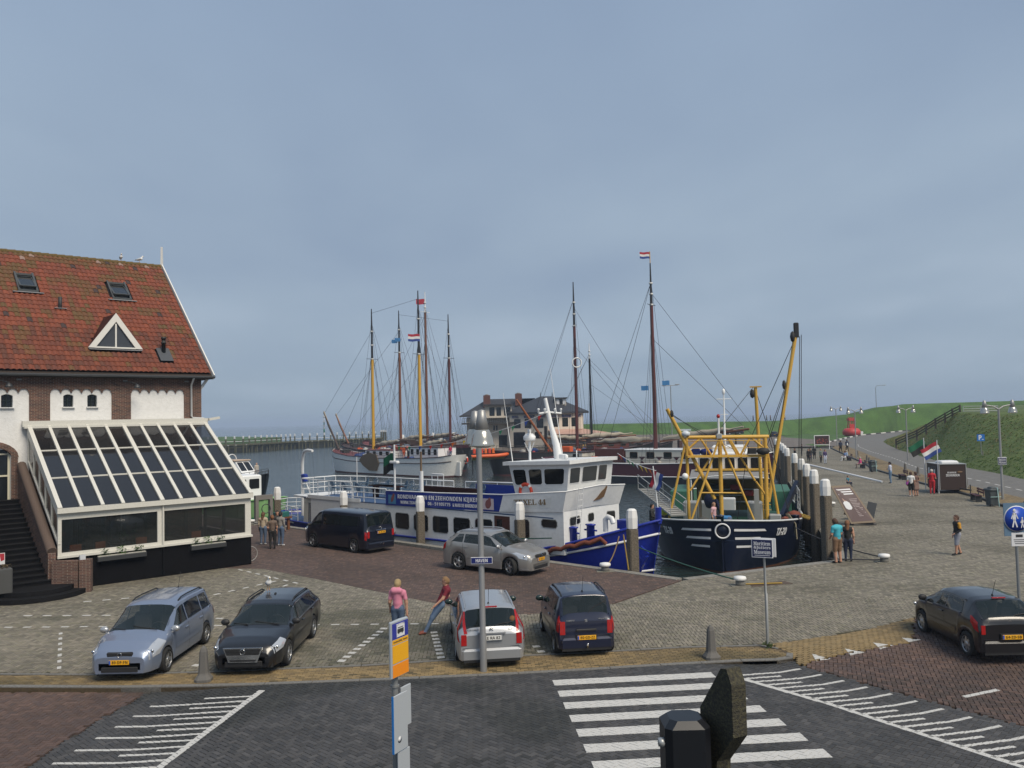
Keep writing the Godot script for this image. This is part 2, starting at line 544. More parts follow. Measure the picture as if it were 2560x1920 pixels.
	for line in [[KERB,.16,.012],[WALKB,.1,.004]]:
		var pts: Array = line[0]
		for i in pts.size() - 1:
			var a := V(pts[i][0],0,pts[i][1]); var b := V(pts[i + 1][0],0,pts[i + 1][1])
			var n := maxi(1,int((b - a).length() / 1.0))
			var side: Vector3 = Vector3.UP.cross((b - a).normalized()) * (line[1] * .5)
			for k in n:
				st = nb()
				var p0: Vector3 = a.lerp(b,(k + .008) / n) + side; var p1: Vector3 = a.lerp(b,(k + .992) / n) + side
				bar(st,p0 + V(0,line[2] - .15,0),p1 + V(0,line[2] - .15,0),line[1],.3)
				obj("kerb_stone", st, kerbm, kb)
	st = nb()
	quad(st,V(-45,-.16,3),V(-45,-.16,-22),V(45,-.16,-26),V(45,-.16,3))
	var road := struct("road", st, noisy("road_joint", [[0.0, 0.02, 0.02, 0.02], [1.0, 0.045, 0.042, 0.038]], 0.9, 0.95, 0.02, 10))
	var drop := true
	var dark_poly := P([[-9.5,-14.2],[-9.3,-18.4],[-8.95,-20.5],[-7.7,-20.48],[-6.2,-20.5],[-3.9,-20.6],[-1.0,-20.78],[1.0,-20.96],[3.6,-21.28],[5.7,-21.5],[7.0,-21.6],[7.15,-21.3],[8.07,-19.9],[8.8,-18.8],[10.6,-16.3],[12.0,-14.2]])
	var dark_laid := pave(road, dark_poly, "herring", deg_to_rad(43.0), 0.0, DARK, 0.007, 81, drop)
	var sub := Node3D.new(); sub.name = "red_road"; add_child(sub); sub.set_meta("kind", "structure")
	var redr := [[-16,-14.2],[-16,-20.75],[-12.8,-20.7],[-9.7,-20.5],[-9.02,-20.5],[-9.37,-18.4],[-9.57,-14.2]]
	pave(sub, P(redr), "herring", 0.0, 0.0, REDB, 0.009, 91, drop)
	var right := [[12.07,-14.2],[10.67,-16.3],[8.87,-18.8],[8.14,-19.9],[7.2,-21.32],[8.5,-22.0],[10.8,-22.82],[11.3,-23.9],[12.1,-25.5],[19,-27],[19,-14.2]]
	var right_laid := pave(sub, P(right), "herring", deg_to_rad(20), 0.0, REDB, 0.009, 92, drop)
	var yellow_laid := pave(sub, P([[6.95, -22.98], [8.16, -23.41], [10.17, -24.29], [12.05, -25.5], [11.25, -23.9], [10.75, -22.86], [8.48, -22.05], [7.14, -21.36], [7.2, -22.0], [7.0, -22.55]]), "stretcher", deg_to_rad(-25), -0.004, YELL, 0.012, 93, drop, Vector2(0.2, 0.1))
	var white := noisy("road_paint", [[0.0, 0.36, 0.355, 0.34], [0.45, 0.48, 0.475, 0.455], [1.0, 0.56, 0.555, 0.54]], 1.3, 0.75, 0.05, 13)
	var zeb := Node3D.new(); zeb.name = "zebra_crossing"; add_child(zeb); zeb.set_meta("kind", "structure")
	for k in 7:
		var z := -20.05 + .795 * k
		var x0 := .82 + .13 * k * .62; var x1 := 4.72 + .16 * k
		paint("zebra_stripe", dark_laid, stripe(Vector2(x0, z), Vector2(x1, z - 0.33), 0.4), white, zeb)
	var hat := Node3D.new(); hat.name = "ramp_marking"; add_child(hat); hat.set_meta("kind", "structure")
	paint("ramp_edge_line", dark_laid, stripe(Vector2(-6.12, -20.0), Vector2(-7.0, -14.5), 0.16), white, hat)
	paint("ramp_edge_line", dark_laid, stripe(Vector2(5.2, -20.2), Vector2(6.71, -18.19), 0.16), white, hat)
	paint("ramp_edge_line", dark_laid, stripe(Vector2(6.71, -18.19), Vector2(9.0, -14.5), 0.16), white, hat)
	for k in 17:
		var z := -19.62 + .315 * k
		var xr := -6.2 + (z + 20.0) * -.16
		paint("ramp_tooth", dark_laid, stripe(Vector2(xr, z), Vector2(xr - (2.2 if k % 2 == 1 else 1.12), z - 0.08), 0.085), white, hat)
	for k in 26:
		var t := Vector2(5.25,-20.3) + (Vector2(1.46,2.11) * (k / 8.5) if k < 8.5 else Vector2(1.46,2.11) + Vector2(2.3,3.7) * ((k - 8.5) / 14.5))
		paint("ramp_tooth", dark_laid, stripe(t, t + Vector2(0.925, -0.38) * (1.95 if k % 2 == 0 else 1.02), 0.085), white, hat)
	var dash := Node3D.new(); dash.name = "bay_marking"; add_child(dash); dash.set_meta("kind", "structure")
	for row in [[-17.2,-27.0,-.9,-26.0,.62],[-4.72,-22.2,-4.05,-25.9,.36],[-2.05,-22.3,-2.55,-25.3,.36],[.65,-22.6,.42,-23.6,.36],[-8.6,-22.0,-8.35,-22.7,.4],[-12.1,-22.1,-14.4,-26.4,.62],[-13.4,-28.2,-9.3,-27.4,.62]]:
		var a := Vector2(row[0],row[1]); var b := Vector2(row[2],row[3])
		var n := int(a.distance_to(b) / row[4])
		for k in n:
			var c := a.lerp(b,(k + .3) / n)
			paint("bay_dash", laid, stripe(c - (b - a).normalized() * (0.13 if row[4] > 0.5 else 0.09), c + (b - a).normalized() * (0.13 if row[4] > 0.5 else 0.09), 0.1 if row[4] > 0.5 else 0.2), white, dash)
	st = nb()
	for row in [[-12.9,-29.0,-9.6,-34.0,.62],[-16.0,-30.6,-13.0,-31.6,.62],[-12.3,-36.8,-8.5,-33.0,.7],[-9.0,-33.1,-9.8,-30.2,.62],[-17,-28.6,-13.5,-28.3,.62]]:
		var a := Vector2(row[0],row[1]); var b := Vector2(row[2],row[3])
		var n := int(a.distance_to(b) / row[4])
		for k in n:
			var q := []
			for p in stripe(a.lerp(b,(k + .2) / n),a.lerp(b,(k + .62) / n),.1): q.append([p.x,p.y])
			slab(st,q,-.004,.003)
	obj("bay_dashes", st, white, dash)
	for q in [[[7.72,-22.07],[7.63,-21.54],[8.06,-21.68]],[[8.72,-22.4],[8.66,-21.9],[9.1,-22.08]],[[9.67,-22.85],[9.61,-22.28],[10.08,-22.56]],[[10.65,-23.28],[10.62,-22.81],[11.07,-23.03]]]:
		paint("give_way_tooth", right_laid, P(q), white, hat)
		paint("give_way_tooth", yellow_laid, P(q), white, hat)
	for r2 in [[Vector2(9.9, -18.74), Vector2(10.9, -19.16)], [Vector2(12.5, -19.9), Vector2(13.5, -20.3)]]: paint("lane_dash", right_laid, stripe(r2[0], r2[1], 0.12), white, hat)
	st = nb()
	slab(st,[[8.6,-30.5],[10.2,-30.9],[10.05,-31.4],[8.5,-31.0]],-.02,.006)
	struct("cover_plate", st, mat("rusty_plate", 0.075, 0.05, 0.035, 0.8))
	make_right_side()
func ground_h(x: float,z: float) -> float:
	return clampf((-z - 165.0) / 50.0,.0,1.0) * 1.55 * (1.0 - smoothstep(48.0,72.0,x)) * smoothstep(-12.0,10.0,x)
func make_right_side() -> void:
	var grass := noisy("grass", [[0.0, 0.035, 0.075, 0.016], [0.35, 0.05, 0.112, 0.02], [0.6, 0.066, 0.138, 0.024], [1.0, 0.09, 0.15, 0.034]], 0.09, 0.95, 0.045, 17, 0.8)
	var rough_grass := noisy("rough_grass", [[0.0, 0.045, 0.09, 0.016], [0.35, 0.07, 0.12, 0.02], [0.6, 0.105, 0.14, 0.03], [0.8, 0.14, 0.15, 0.04], [1.0, 0.19, 0.17, 0.07]], 0.12, 0.95, 0.03, 18, 0.9)
	for gm in [grass,rough_grass]:
		gm.detail_enabled = true; gm.detail_blend_mode = BaseMaterial3D.BLEND_MODE_MUL
		gm.detail_albedo = noise_tex(88,.012,[[.0,.5,.52,.5],[.45,.85,.85,.8],[.6,1,1,1],[1.0,1,1,.85]],5)
		gm.detail_uv_layer = BaseMaterial3D.DETAIL_UV_2; gm.uv2_triplanar = true; gm.uv2_world_triplanar = true; gm.uv2_scale = Vector3.ONE / 31.0
	var asphalt := noisy("asphalt", [[0.0, 0.10, 0.096, 0.09], [0.5, 0.125, 0.12, 0.112], [1.0, 0.15, 0.145, 0.135]], 0.07, 0.85, 0.03, 19, 0.15)
	var kerbm: Material = mats["kerb_stone"]
	var white: Material = mats["road_paint"]
	var st := nb()
	for i in 34:
		for j in 18:
			var q := []
			for k in [[0,0],[0,1],[1,1],[1,0]]:
				var x: float = -34.0 + (i + k[0]) * 4.0; var z: float = -153.0 - (j + k[1]) * 8.0
				q.append(V(maxf(x,-9.0 + (z + 175.0) * .24 if z < -175.0 else -9.0 + (z + 175.0) * .58),ground_h(x,z) + .0,z))
			quad(st,q[0],q[1],q[2],q[3])
	var far := paving_mat("paving_far", [Color(0.13, 0.11, 0.092), Color(0.15, 0.125, 0.105), Color(0.115, 0.095, 0.085)], Color(0.09, 0.08, 0.065), 53)
	struct("far_car_park", st, far)
	st = nb()
	slab(st,[[34.8,-56.9],[36.9,-68.1],[39.2,-79.9],[42.2,-90.0],[46.6,-105.6],[52.8,-125.7],[57.8,-142.4],[61.9,-157],[66.9,-174.8],[78.2,-195.1],[90.1,-215.6],[98.7,-226.3],[107.6,-236.9],[119.4,-252.7],[130,-262],[134,-252],[112,-228],[99.7,-211.5],[87.4,-191.4],[80.5,-179.6],[74.8,-167.9],[70.1,-156.0],[61.3,-132.1],[56.7,-117.3],[48.5,-89.6],[46.7,-80.6],[44.6,-72.8],[38,-40],[34,-24.9],[27,-24.9],[28.0,-30],[31.5,-42],[34.2,-52]],-.06,.006)
	struct("quay_road", st, asphalt)
	st = nb()
	var line := [[34.0,-52.0],[36.5,-56.0],[38.5,-63.2],[40.0,-70.0],[40.9,-74.4],[44.2,-91.3],[50.2,-110.1],[55.9,-130.6],[61.5,-148],[66.0,-159.2]]
	for i in line.size() - 1:
		var a := Vector2(line[i][0],line[i][1]); var b := Vector2(line[i + 1][0],line[i + 1][1])
		var n := maxi(1,int(a.distance_to(b) / 2.2))
		for k in n:
			var q := []
			for p in stripe(a.lerp(b,float(k) / n),a.lerp(b,(k + .5) / n),.14): q.append([p.x,p.y])
			slab(st,q,.0,.011)
	for off in [.0,.35]:
		var q := []
		for p in stripe(Vector2(34.0 + off,-52.0),Vector2(35.0 + off,-59.5),.12): q.append([p.x,p.y])
		slab(st,q,.0,.011)
	struct("quay_road_marking", st, white)
	st = nb()
	slab(st,[[28.0,-40.0],[30.7,-50.3],[31.5,-54.6],[32.6,-58.3],[34.8,-71.2],[38.6,-89.3],[42.0,-99.4],[46.6,-115.4],[54.4,-141.9],[58.0,-150],[61.9,-157],[57.8,-142.4],[52.8,-125.7],[46.6,-105.6],[42.2,-90.0],[39.2,-79.9],[36.9,-68.1],[34.8,-56.9],[31.5,-42]],-.06,.10)
	struct("quay_footway", st, paving_mat("paving_yellow", YELL, Color(0.09, 0.07, 0.04), 59))
	st = nb()
	var kl := [[28.0,-40.0],[30.7,-50.3],[31.5,-54.6],[32.6,-58.3],[34.8,-71.2],[38.6,-89.3],[42.0,-99.4],[46.6,-115.4],[54.4,-141.9],[57.5,-150]]
	for i in kl.size() - 1:
		bar(st,V(kl[i][0],.03,kl[i][1]),V(kl[i + 1][0],.03,kl[i + 1][1]),.22,.2)
	struct("quay_footway_kerb", st, mat("dark_kerb", 0.055, 0.058, 0.06, 0.85))
	var wk := mat("kerb_white", 0.55, 0.55, 0.53, 0.8); var bk := mat("kerb_black", 0.03, 0.03, 0.03, 0.8)
	var fl := [[64.3,-170.0],[78.2,-195.1],[90.1,-215.6],[98.7,-226.3],[107.6,-236.9],[119.4,-252.7]]
	var bend := Node3D.new(); bend.name = "bend_kerb"; add_child(bend); bend.set_meta("kind", "structure")
	var odd := 0
	for i in fl.size() - 1:
		var a := V(fl[i][0],.1,fl[i][1]); var b := V(fl[i + 1][0],.1,fl[i + 1][1])
		var n := int(a.distance_to(b) / 4.0)
		for k in n:
			st = nb()
			bar(st,a.lerp(b,float(k) / n),a.lerp(b,(k + .98) / n),.35,.3)
			obj("kerb_stone", st, wk if odd % 2 == 0 else bk, bend)
			odd += 1
	var dk := [[4,-228,1.5,6,-234,1.6],[10,-224,1.55,8,-234,4.4],[20,-218,1.55,19.8,-227,4.42],[40,-215,1.5,40,-225,4.25],[54,-214,1.25,54,-225,4.3],[64,-217,.7,66,-227,4.08],[74,-226,.2,75,-234,4.0],[84,-240,.0,85,-250,4.1],[92,-224,.05,97,-238,5.35],[101,-231.5,.05,106,-240,7.2],[112,-245,.05,116,-250,7.6],[125,-262,.1,128,-270,8.2],[150,-240,.2,160,-250,8.4],[175,-150,.2,185,-150,8.5]]
	var back := [[6,-236],[8,-245],[20,-240],[40,-238],[54,-238],[66,-240],[75,-247],[86,-262],[99,-252],[108,-252],[118,-262],[131,-282],[190,-280],[205,-150]]
	var rings := []
	for i in dk.size():
		var c: Array = dk[i]
		var ring := PackedVector3Array()
		var toe := V(c[0],c[2] - .05,c[1]); var top := V(c[3],c[5],c[4])
		for k in 7:
			var t := k / 6.0
			var y := lerpf(toe.y,top.y,smoothstep(.0,1.0,t) * .35 + t * .65)
			var p := toe.lerp(top,t)
			ring.append(V(p.x,y,p.z))
		ring.append(V(back[i][0] * .4 + top.x * .6,top.y + .1,back[i][1] * .4 + top.z * .6))
		ring.append(V(back[i][0],-2.0,back[i][1]))
		rings.append(ring)
	st = nb()
	st.set_smooth_group(5)
	loft(st,rings,false,false)
	st.set_smooth_group(-1)
	struct("sea_dike", st, grass)
	st = nb()
	slab(st,[[56,-152.6],[60,-158],[66,-176],[78,-197],[90,-217.5],[101,-231.5],[92,-224],[84,-240],[74,-226],[66,-205],[60.7,-191.6],[59,-175]],-.1,.03)
	struct("lawn", st, grass)
	var md := [[32.5,-14,0,62,-10,5.2],[38.5,-40,0,60,-45,5.3],[44.6,-72.8,0,60,-90,5.45],[46.7,-80.6,0,60.5,-100,5.5],[48.5,-89.6,0,62.0,-110,5.62],[52.5,-104,0,64.5,-120,5.85],[56.7,-117.3,0,67.5,-126,5.7],[61.3,-132.1,0,69.0,-136,4.3],[66,-145,0,73.0,-149,3.1],[70.1,-156.0,0,76,-158,1.9],[74.8,-167.9,0,81,-168,1.6],[80.5,-179.6,0,88,-178,2.2],[87.4,-191.4,0,97,-188,4.2],[99.7,-211.5,0,110,-204,6.0],[112,-228,0,122,-220,6.5],[134,-252,0,140,-240,7]]
	rings = []
	for i in md.size():
		var c: Array = md[i]
		var ring := PackedVector3Array()
		var toe := V(c[0],-.02,c[1]); var top := V(c[3],c[5],c[4])
		for k in 9:
			var t := k / 8.0
			var p := toe.lerp(top,t)
			ring.append(V(p.x,lerpf(.0,top.y,t * .75 + .25 * smoothstep(.0,1.0,t)) + .1 * sin(i * 2.1 + k * 1.7) * t * (1.0 - t),p.z))
		ring.append(V(top.x + 30,top.y + .1,top.z + 12))
		ring.append(V(top.x + 90,top.y + .6,top.z + 30))
		rings.append(ring)
	st = nb()
	st.set_smooth_group(5)
	loft(st,rings,false,false)
	st.set_smooth_group(-1)
	var mound := struct("grass_mound", st, rough_grass)
	rng.seed = 404
	st = nb()
	for k in 5:
		var a := TAU * k / 5.0
		var d := V(cos(a),0,sin(a))
		var s := d.cross(Vector3.UP) * .09
		tri(st,d * .04 - s,d * .22 + V(0,.3 + .08 * (k % 2),0),d * .04 + s)
	st.generate_normals()
	var tuft := st.commit()
	var mm := MultiMesh.new()
	mm.transform_format = MultiMesh.TRANSFORM_3D; mm.use_colors = true; mm.mesh = tuft
	var nn := 9000
	mm.instance_count = nn
	var tints := [Color(.07,.13,.022),Color(.095,.15,.028),Color(.13,.15,.04),Color(.22,.19,.08)]
	for k in nn:
		var i := rng.randi_range(1,12); var u := rng.randf(); var v := rng.randf() * .98
		var ra: PackedVector3Array = rings[i]; var rb: PackedVector3Array = rings[i + 1]
		var f := v * 8.0; var j := int(f)
		var p := ra[j].lerp(ra[j + 1],f - j).lerp(rb[j].lerp(rb[j + 1],f - j),u)
		var s := rng.randf_range(.35,.8)
		mm.set_instance_transform(k,Transform3D(Basis(Vector3.UP,rng.randf() * TAU).scaled(V(s,s * rng.randf_range(.4,.8),s)),p - V(0,.04,0)))
		var tint: Color = tints[rng.randi() % (4 if v > .25 else 2)]
		if i >= 6 and i <= 10 and rng.randf() < .6: tint = tints[3]
		mm.set_instance_color(k,tint)
	var mi := MultiMeshInstance3D.new()
	mi.name = "grass_tufts"
	mi.multimesh = mm
	var tm := mat("tuft", 1, 1, 1, 0.9); tm.vertex_color_use_as_albedo = true
	mi.material_override = tm
	add_child(mi)
	mi.set_meta("kind", "stuff"); tag(mi, "rough dry grass tufts covering the slope beside the road", "grass")
const HA := Vector3(-17.018,0,-33.608)
const HT := .72571
var roof_up := V(0,6.6,-7.3).normalized()
var roof_n := V(0,7.3,6.6).normalized()
func rp(s: float,v: float,out := .0) -> Vector3:
	return V(s,8.95,-5.2) + roof_up * v + roof_n * out
func holed(st: SurfaceTool,x0: float,x1: float,y0: float,y1: float,z0: float,z1: float,holes: Array) -> void:
	var xs := [x0,x1]; var ys := [y0,y1]
	for h in holes:
		xs.append(h[0]); xs.append(h[1]); ys.append(h[2]); ys.append(h[3])
	xs.sort(); ys.sort()
	for i in xs.size() - 1:
		for j in ys.size() - 1:
			if xs[i + 1] - xs[i] < 1e-4 or ys[j + 1] - ys[j] < 1e-4: continue
			var c := Vector2((xs[i] + xs[i + 1]) * .5,(ys[j] + ys[j + 1]) * .5)
			var open := false
			for h in holes:
				if c.x > h[0] and c.x < h[1] and c.y > h[2] and c.y < h[3]: open = true
			if not open: box(st,V(c.x,c.y,(z0 + z1) * .5),V(xs[i + 1] - xs[i],ys[j + 1] - ys[j],z1 - z0))
func make_house() -> void:
	var brick := brick_mat("house_brick", [sr(0.105, 0.05, 0.036), sr(0.09, 0.044, 0.034), sr(0.125, 0.062, 0.043), sr(0.075, 0.04, 0.033)], sr(0.2, 0.175, 0.145), 2.2, 1.0, 10, 16, 5)
	var render_w := noisy("white_render", [[0.0, 0.62, 0.62, 0.6], [0.5, 0.7, 0.7, 0.69], [1.0, 0.75, 0.75, 0.74]], 0.35, 0.85, 0.03, 25, 0.25)
	var whitep := mat("white_paint", 0.66, 0.65, 0.61, 0.5)
	var zinc := mat("zinc", 0.12, 0.13, 0.14, 0.5, 0.4)
	var dark := mat("dark_glass", 0.012, 0.014, 0.016, 0.06)
	var lead := mat("lead", 0.33, 0.34, 0.36, 0.6, 0.2)
	var h := thing("brick_house", "brick house with white panels and a red tiled roof at the left edge", "house", HA, HT)
	var st := nb()
	box(st,V(.1,4.3,-12.65),V(12.8,8.7,13.6))
	obj("wall", st, brick, h)
	st = nb()
	var gable := PackedVector2Array([Vector2(-5.9,8.6),Vector2(-19.3,8.6),Vector2(-12.5,15.3)])
	prism(st,gable,6.05,6.35,Transform3D(Basis(V(0,0,1),V(0,1,0),V(-1,0,0)) * Basis.from_scale(V(1,1,-1)),Vector3.ZERO))
	obj("gable", st, brick, h)
	var wins := [[-2.27,-1.82,7.35,7.93],[.19,.61,7.35,7.93],[1.2,1.62,7.35,7.93]]
	for p in [[-4.6,-1.19,3.2],[-.36,2.25,5.0],[3.11,5.64,5.0]]:
		st = nb()
		var hs := []
		for w in wins:
			if w[0] > p[0] and w[1] < p[1]: hs.append(w)
		if p[0] < -4: hs.append([-3.75,-1.9,3.2,5.5])
		holed(st,p[0],p[1],p[2],8.35,-5.82,-5.5,hs)
		obj("white_panel", st, render_w, h)
	for p in [[-6.3,-4.6],[-1.19,-.36],[2.25,3.11],[5.64,6.5]]:
		st = nb()
		box(st,V((p[0] + p[1]) * .5,4.35,-5.62),V(p[1] - p[0],8.7,.36))
		obj("pier", st, brick, h)
	for p in [[-4.6,-1.19],[-.36,2.25],[3.11,5.64]]:
		var poly := PackedVector2Array([Vector2(p[0],8.7),Vector2(p[0],7.98)])
		var n := int(round((p[1] - p[0]) / .43))
		var w: float = (p[1] - p[0]) / n
		for k in n:
			var c: float = p[0] + w * (k + .5)
			var r := w * .5 - .025
			for a in 9: poly.append(Vector2(c - cos(PI * a / 8.0) * r,7.98 + .02 + sin(PI * a / 8.0) * r * .95))
		poly.append(Vector2(p[1],7.98)); poly.append(Vector2(p[1],8.7))
		st = nb()
		prism(st,poly,-5.72,-5.435)
		obj("scalloped_band", st, brick, h)
	for w in wins:
		var f := sub("window", h)
		st = nb()
		box(st,V((w[0] + w[1]) * .5,(w[2] + w[3]) * .5,-5.74),V(w[1] - w[0],w[3] - w[2],.03))
		obj("pane", st, dark, f)
		st = nb()
		for x in [w[0] + .02,(w[0] + w[1]) * .5,w[1] - .02]: box(st,V(x,(w[2] + w[3]) * .5,-5.7),V(.035,w[3] - w[2],.05))
		box(st,V((w[0] + w[1]) * .5,(w[2] + w[3]) * .5,-5.699),V(w[1] - w[0],.03,.05))
		obj("window_frame", st, mat("green_black", 0.012, 0.02, 0.018, 0.4), f)
		st = nb()
		var arch := PackedVector2Array()
		for a in 9: arch.append(Vector2(w[0] + (w[1] - w[0]) * a / 8.0,w[3] + .002 - .07 * pow(absf(a / 4.0 - 1.0),2.0)))
		arch.append(Vector2(w[1],w[3] + .01)); arch.append(Vector2(w[0],w[3] + .01))
		prism(st,arch,-5.8,-5.502)
		obj("arched_head", st, render_w, f)
		st = nb()
		box(st,V((w[0] + w[1]) * .5,w[2] - .02,-5.47),V(w[1] - w[0] + .1,.045,.16))
		obj("sill", st, render_w, f)
	var dr := Node3D.new(); dr.name = "door"; h.add_child(dr)
	st = nb()
	box(st,V(-2.82,4.35,-5.75),V(1.86,2.3,.06))
	obj("pane", st, dark, dr)
	st = nb()
	for x in [-3.72,-2.82,-1.94]: box(st,V(x,4.35,-5.68),V(.09,2.3,.08))
	for y in [3.25,4.35,5.3]: box(st,V(-2.82,y,-5.679),V(1.8,.07,.08))
	obj("door_frame", st, mat("cream_paint", 0.55, 0.52, 0.4, 0.5), dr)
	st = nb()
	var arc := PackedVector2Array()
	for a in 13: arc.append(Vector2(-2.82 - cos(PI * a / 12.0) * 1.22,5.15 + sin(PI * a / 12.0) * .75))
	for a in 13: arc.append(Vector2(-2.82 + cos(PI * a / 12.0) * .95,5.15 + sin(PI * a / 12.0) * .5))
	prism(st,arc,-5.7,-5.42)
	box(st,V(-1.76,4.15,-5.56),V(.26,2.0,.28)); box(st,V(-3.9,4.15,-5.56),V(.26,2.0,.28))
	obj("brick_arch", st, brick, dr)
	var roof := Node3D.new(); roof.name = "roof"; h.add_child(roof)
	st = nb()
	prism(st,PackedVector2Array([Vector2(-5.1,8.82),Vector2(-12.5,15.5),Vector2(-19.9,8.82),Vector2(-19.9,8.7),Vector2(-5.1,8.7)]),-6.3,6.95,Transform3D(Basis(V(0,0,1),V(0,1,0),V(1,0,0)),Vector3.ZERO))
	obj("roof_deck", st, mat("deck", 0.03, 0.022, 0.018, 0.9), roof)
	var gauge := .364; var tw := .232
	st = nb()
	var cross := []
	for k in 7:
		var u := k / 6.0
		cross.append(Vector2((u - .5) * tw * 1.02,.026 * sin(u * TAU * .86 - .5) + .012))
	for k in 6:
		st.set_smooth_group(4)
		var a: Vector2 = cross[k]; var b: Vector2 = cross[k + 1]
		quad(st,V(a.x,a.y + .028,0),V(a.x,a.y,-gauge * 1.06),V(b.x,b.y,-gauge * 1.06),V(b.x,b.y + .028,0))
		st.set_smooth_group(-1)
		quad(st,V(a.x,a.y - .004,0),V(a.x,a.y + .028,0),V(b.x,b.y + .028,0),V(b.x,b.y - .004,0))
	st.generate_normals()
	var tile := st.commit()
	rng.seed = 77
	var tint := mat("tile_tint", 1, 1, 1, 0.75); tint.vertex_color_use_as_albedo = true
	var reds := [Color(.175,.043,.018),Color(.155,.04,.018),Color(.19,.048,.02),Color(.13,.036,.018),Color(.11,.036,.019)]
	var shades := []
	for i in 10:
		var c: Color = reds[i % 5] * (.82 + .07 * (i / 5))
		shades.append(mat("tile_%d" % i, c.r, c.g, c.b, 0.75))
	var moss_n := FastNoiseLite.new(); moss_n.seed = 9; moss_n.frequency = .45; moss_n.fractal_octaves = 3
	var basis := Basis(Vector3.RIGHT,roof_n,-roof_up)
	var spots := []
	for j in 28:
		for i in 57:
			var s := 6.88 - (i + .5) * tw; var v := .02 + j * gauge
			if v > 9.8: continue
			var hide := false
			for q in [[-.84,.08,6.15,7.75],[3.47,4.45,6.05,7.65],[4.62,5.26,.9,1.85]]:
				if s > q[0] and s < q[1] and v > q[2] - .2 and v < q[3] - .25: hide = true
			if v > 1.4 and v < 3.6 and absf(s - 2.69) < (3.9 - v) * .48: hide = true
			if not hide: spots.append([s,v])
	spots.sort_custom(func(a,b): return a[1] < b[1])
	var few := []
	var rest := []
	for q in spots:
		var jit := Basis(roof_n,rng.randf_range(-.012,.012))
		var xf := Transform3D(jit * basis,rp(q[0],q[1],.055 + rng.randf_range(-.004,.004)))
		var moss: float = moss_n.get_noise_2d(q[0] * 1.4,q[1] * 1.4) + (q[1] - 5.0) * .035 + (.55 if q[1] > 9.3 else .0)
		var c: Color = reds[rng.randi() % 5].lerp(reds[0],.45) * (.9 + .2 * rng.randf())
		var is_moss := moss > .08 + .24 * rng.randf()
		if is_moss: c = c.lerp(Color(.085,.06,.016),.35 + .45 * rng.randf())
		if rng.randf() < .02: c = Color(.045,.026,.022)
		if q[1] > 8.6 and rng.randf() < .03: c = Color(.24,.16,.13)
		if q[0] > -3.2 and few.size() < 300 and not is_moss:
			put("roof_tile", tile, shades[rng.randi() % 10], roof, xf); few.append(1)
		else: rest.append([xf,c])
	var mm := MultiMesh.new()
	mm.transform_format = MultiMesh.TRANSFORM_3D; mm.use_colors = true; mm.mesh = tile
	mm.instance_count = rest.size()
	for i in rest.size():
		mm.set_instance_transform(i,rest[i][0]); mm.set_instance_color(i,rest[i][1])
	var mi := MultiMeshInstance3D.new(); mi.name = "roof_tiles"; mi.multimesh = mm; mi.material_override = tint
	mi.set_meta("kind", "stuff")
	roof.add_child(mi)
	var mossm := noisy("mossy_ridge", [[0.0, 0.06, 0.05, 0.015], [0.5, 0.1, 0.08, 0.022], [0.75, 0.16, 0.06, 0.03], [1.0, 0.3, 0.27, 0.22]], 0.7, 0.95, 0.05, 31)
	for k in 34:
		st = nb()
		var x := 6.9 - (k + .5) * .385
		tube(st,[V(x - .2,15.56,-12.5),V(x + .19,15.58,-12.5)],[.13,.145],10)
		obj("ridge_tile", st, mossm, roof)
	st = nb()
	bar(st,rp(6.97,-.25,.02),rp(6.97,9.9,.02),.06,.3)
	bar(st,V(6.972,8.9,-19.9),V(6.972,15.55,-12.5),.06,.28)
	obj("verge_board", st, whitep, roof)
	st = nb()
	tube(st,[V(6.97,15.3,-12.5),V(6.97,15.9,-12.5),V(6.97,16.75,-12.5)],[.1,.075,.06],4,true,false)
	obj("finial", st, whitep, roof)
	st = nb()
	var prof := PackedVector2Array()
	for a in 9: prof.append(Vector2(-5.0 - cos(PI * a / 8.0) * .11,8.84 - sin(PI * a / 8.0) * .11))
	for a in 9: prof.append(Vector2(-5.0 + cos(PI * a / 8.0) * .095,8.84 - sin(PI * a / 8.0) * .095))
	prism(st,prof,-6.3,7.02,Transform3D(Basis(V(0,0,1),V(0,1,0),V(1,0,0)),Vector3.ZERO))
	obj("gutter", st, zinc, h)
	st = nb()
	tube(st,[V(5.98,8.76,-5.02),V(5.97,8.55,-5.2),V(5.97,8.4,-5.37),V(5.97,6.85,-5.37),V(6.05,6.75,-5.37),V(6.6,6.72,-5.37)],.05,8)
	obj("downpipe", st, mat("pale_pipe", 0.45, 0.46, 0.46, 0.5), h)
	st = nb()
	bar(st,V(6.4,8.1,-5.52),V(6.85,8.75,-5.5),.1,.12); bar(st,V(6.42,7.75,-5.52),V(6.42,8.75,-5.51),.09,.1)
	obj("eaves_bracket", st, whitep, h)
	for x in [-1.6,2.84,5.75]:
		bx("vent_grille", V(x, 8.58, -5.41), V(0.2, 0.07, 0.05), mat("vent_grey", 0.2, 0.2, 0.2, 0.6), h)
	for x in [-2.55,2.74]:
		var wl := sub("wall_lamp", h)
		tb("arm", [V(x, 8.52, -5.42), V(x + 0.2, 8.52, -5.1), V(x + 0.42, 8.42, -4.75)], 0.018, mat("iron", 0.03, 0.032, 0.034, 0.5), wl, 6)
		lt("lamp_shade", [[0.17, 0.0], [0.16, 0.06], [0.06, 0.17], [0.03, 0.2]], V(x + 0.44, 8.2, -4.72), mats["iron"], wl, 12)
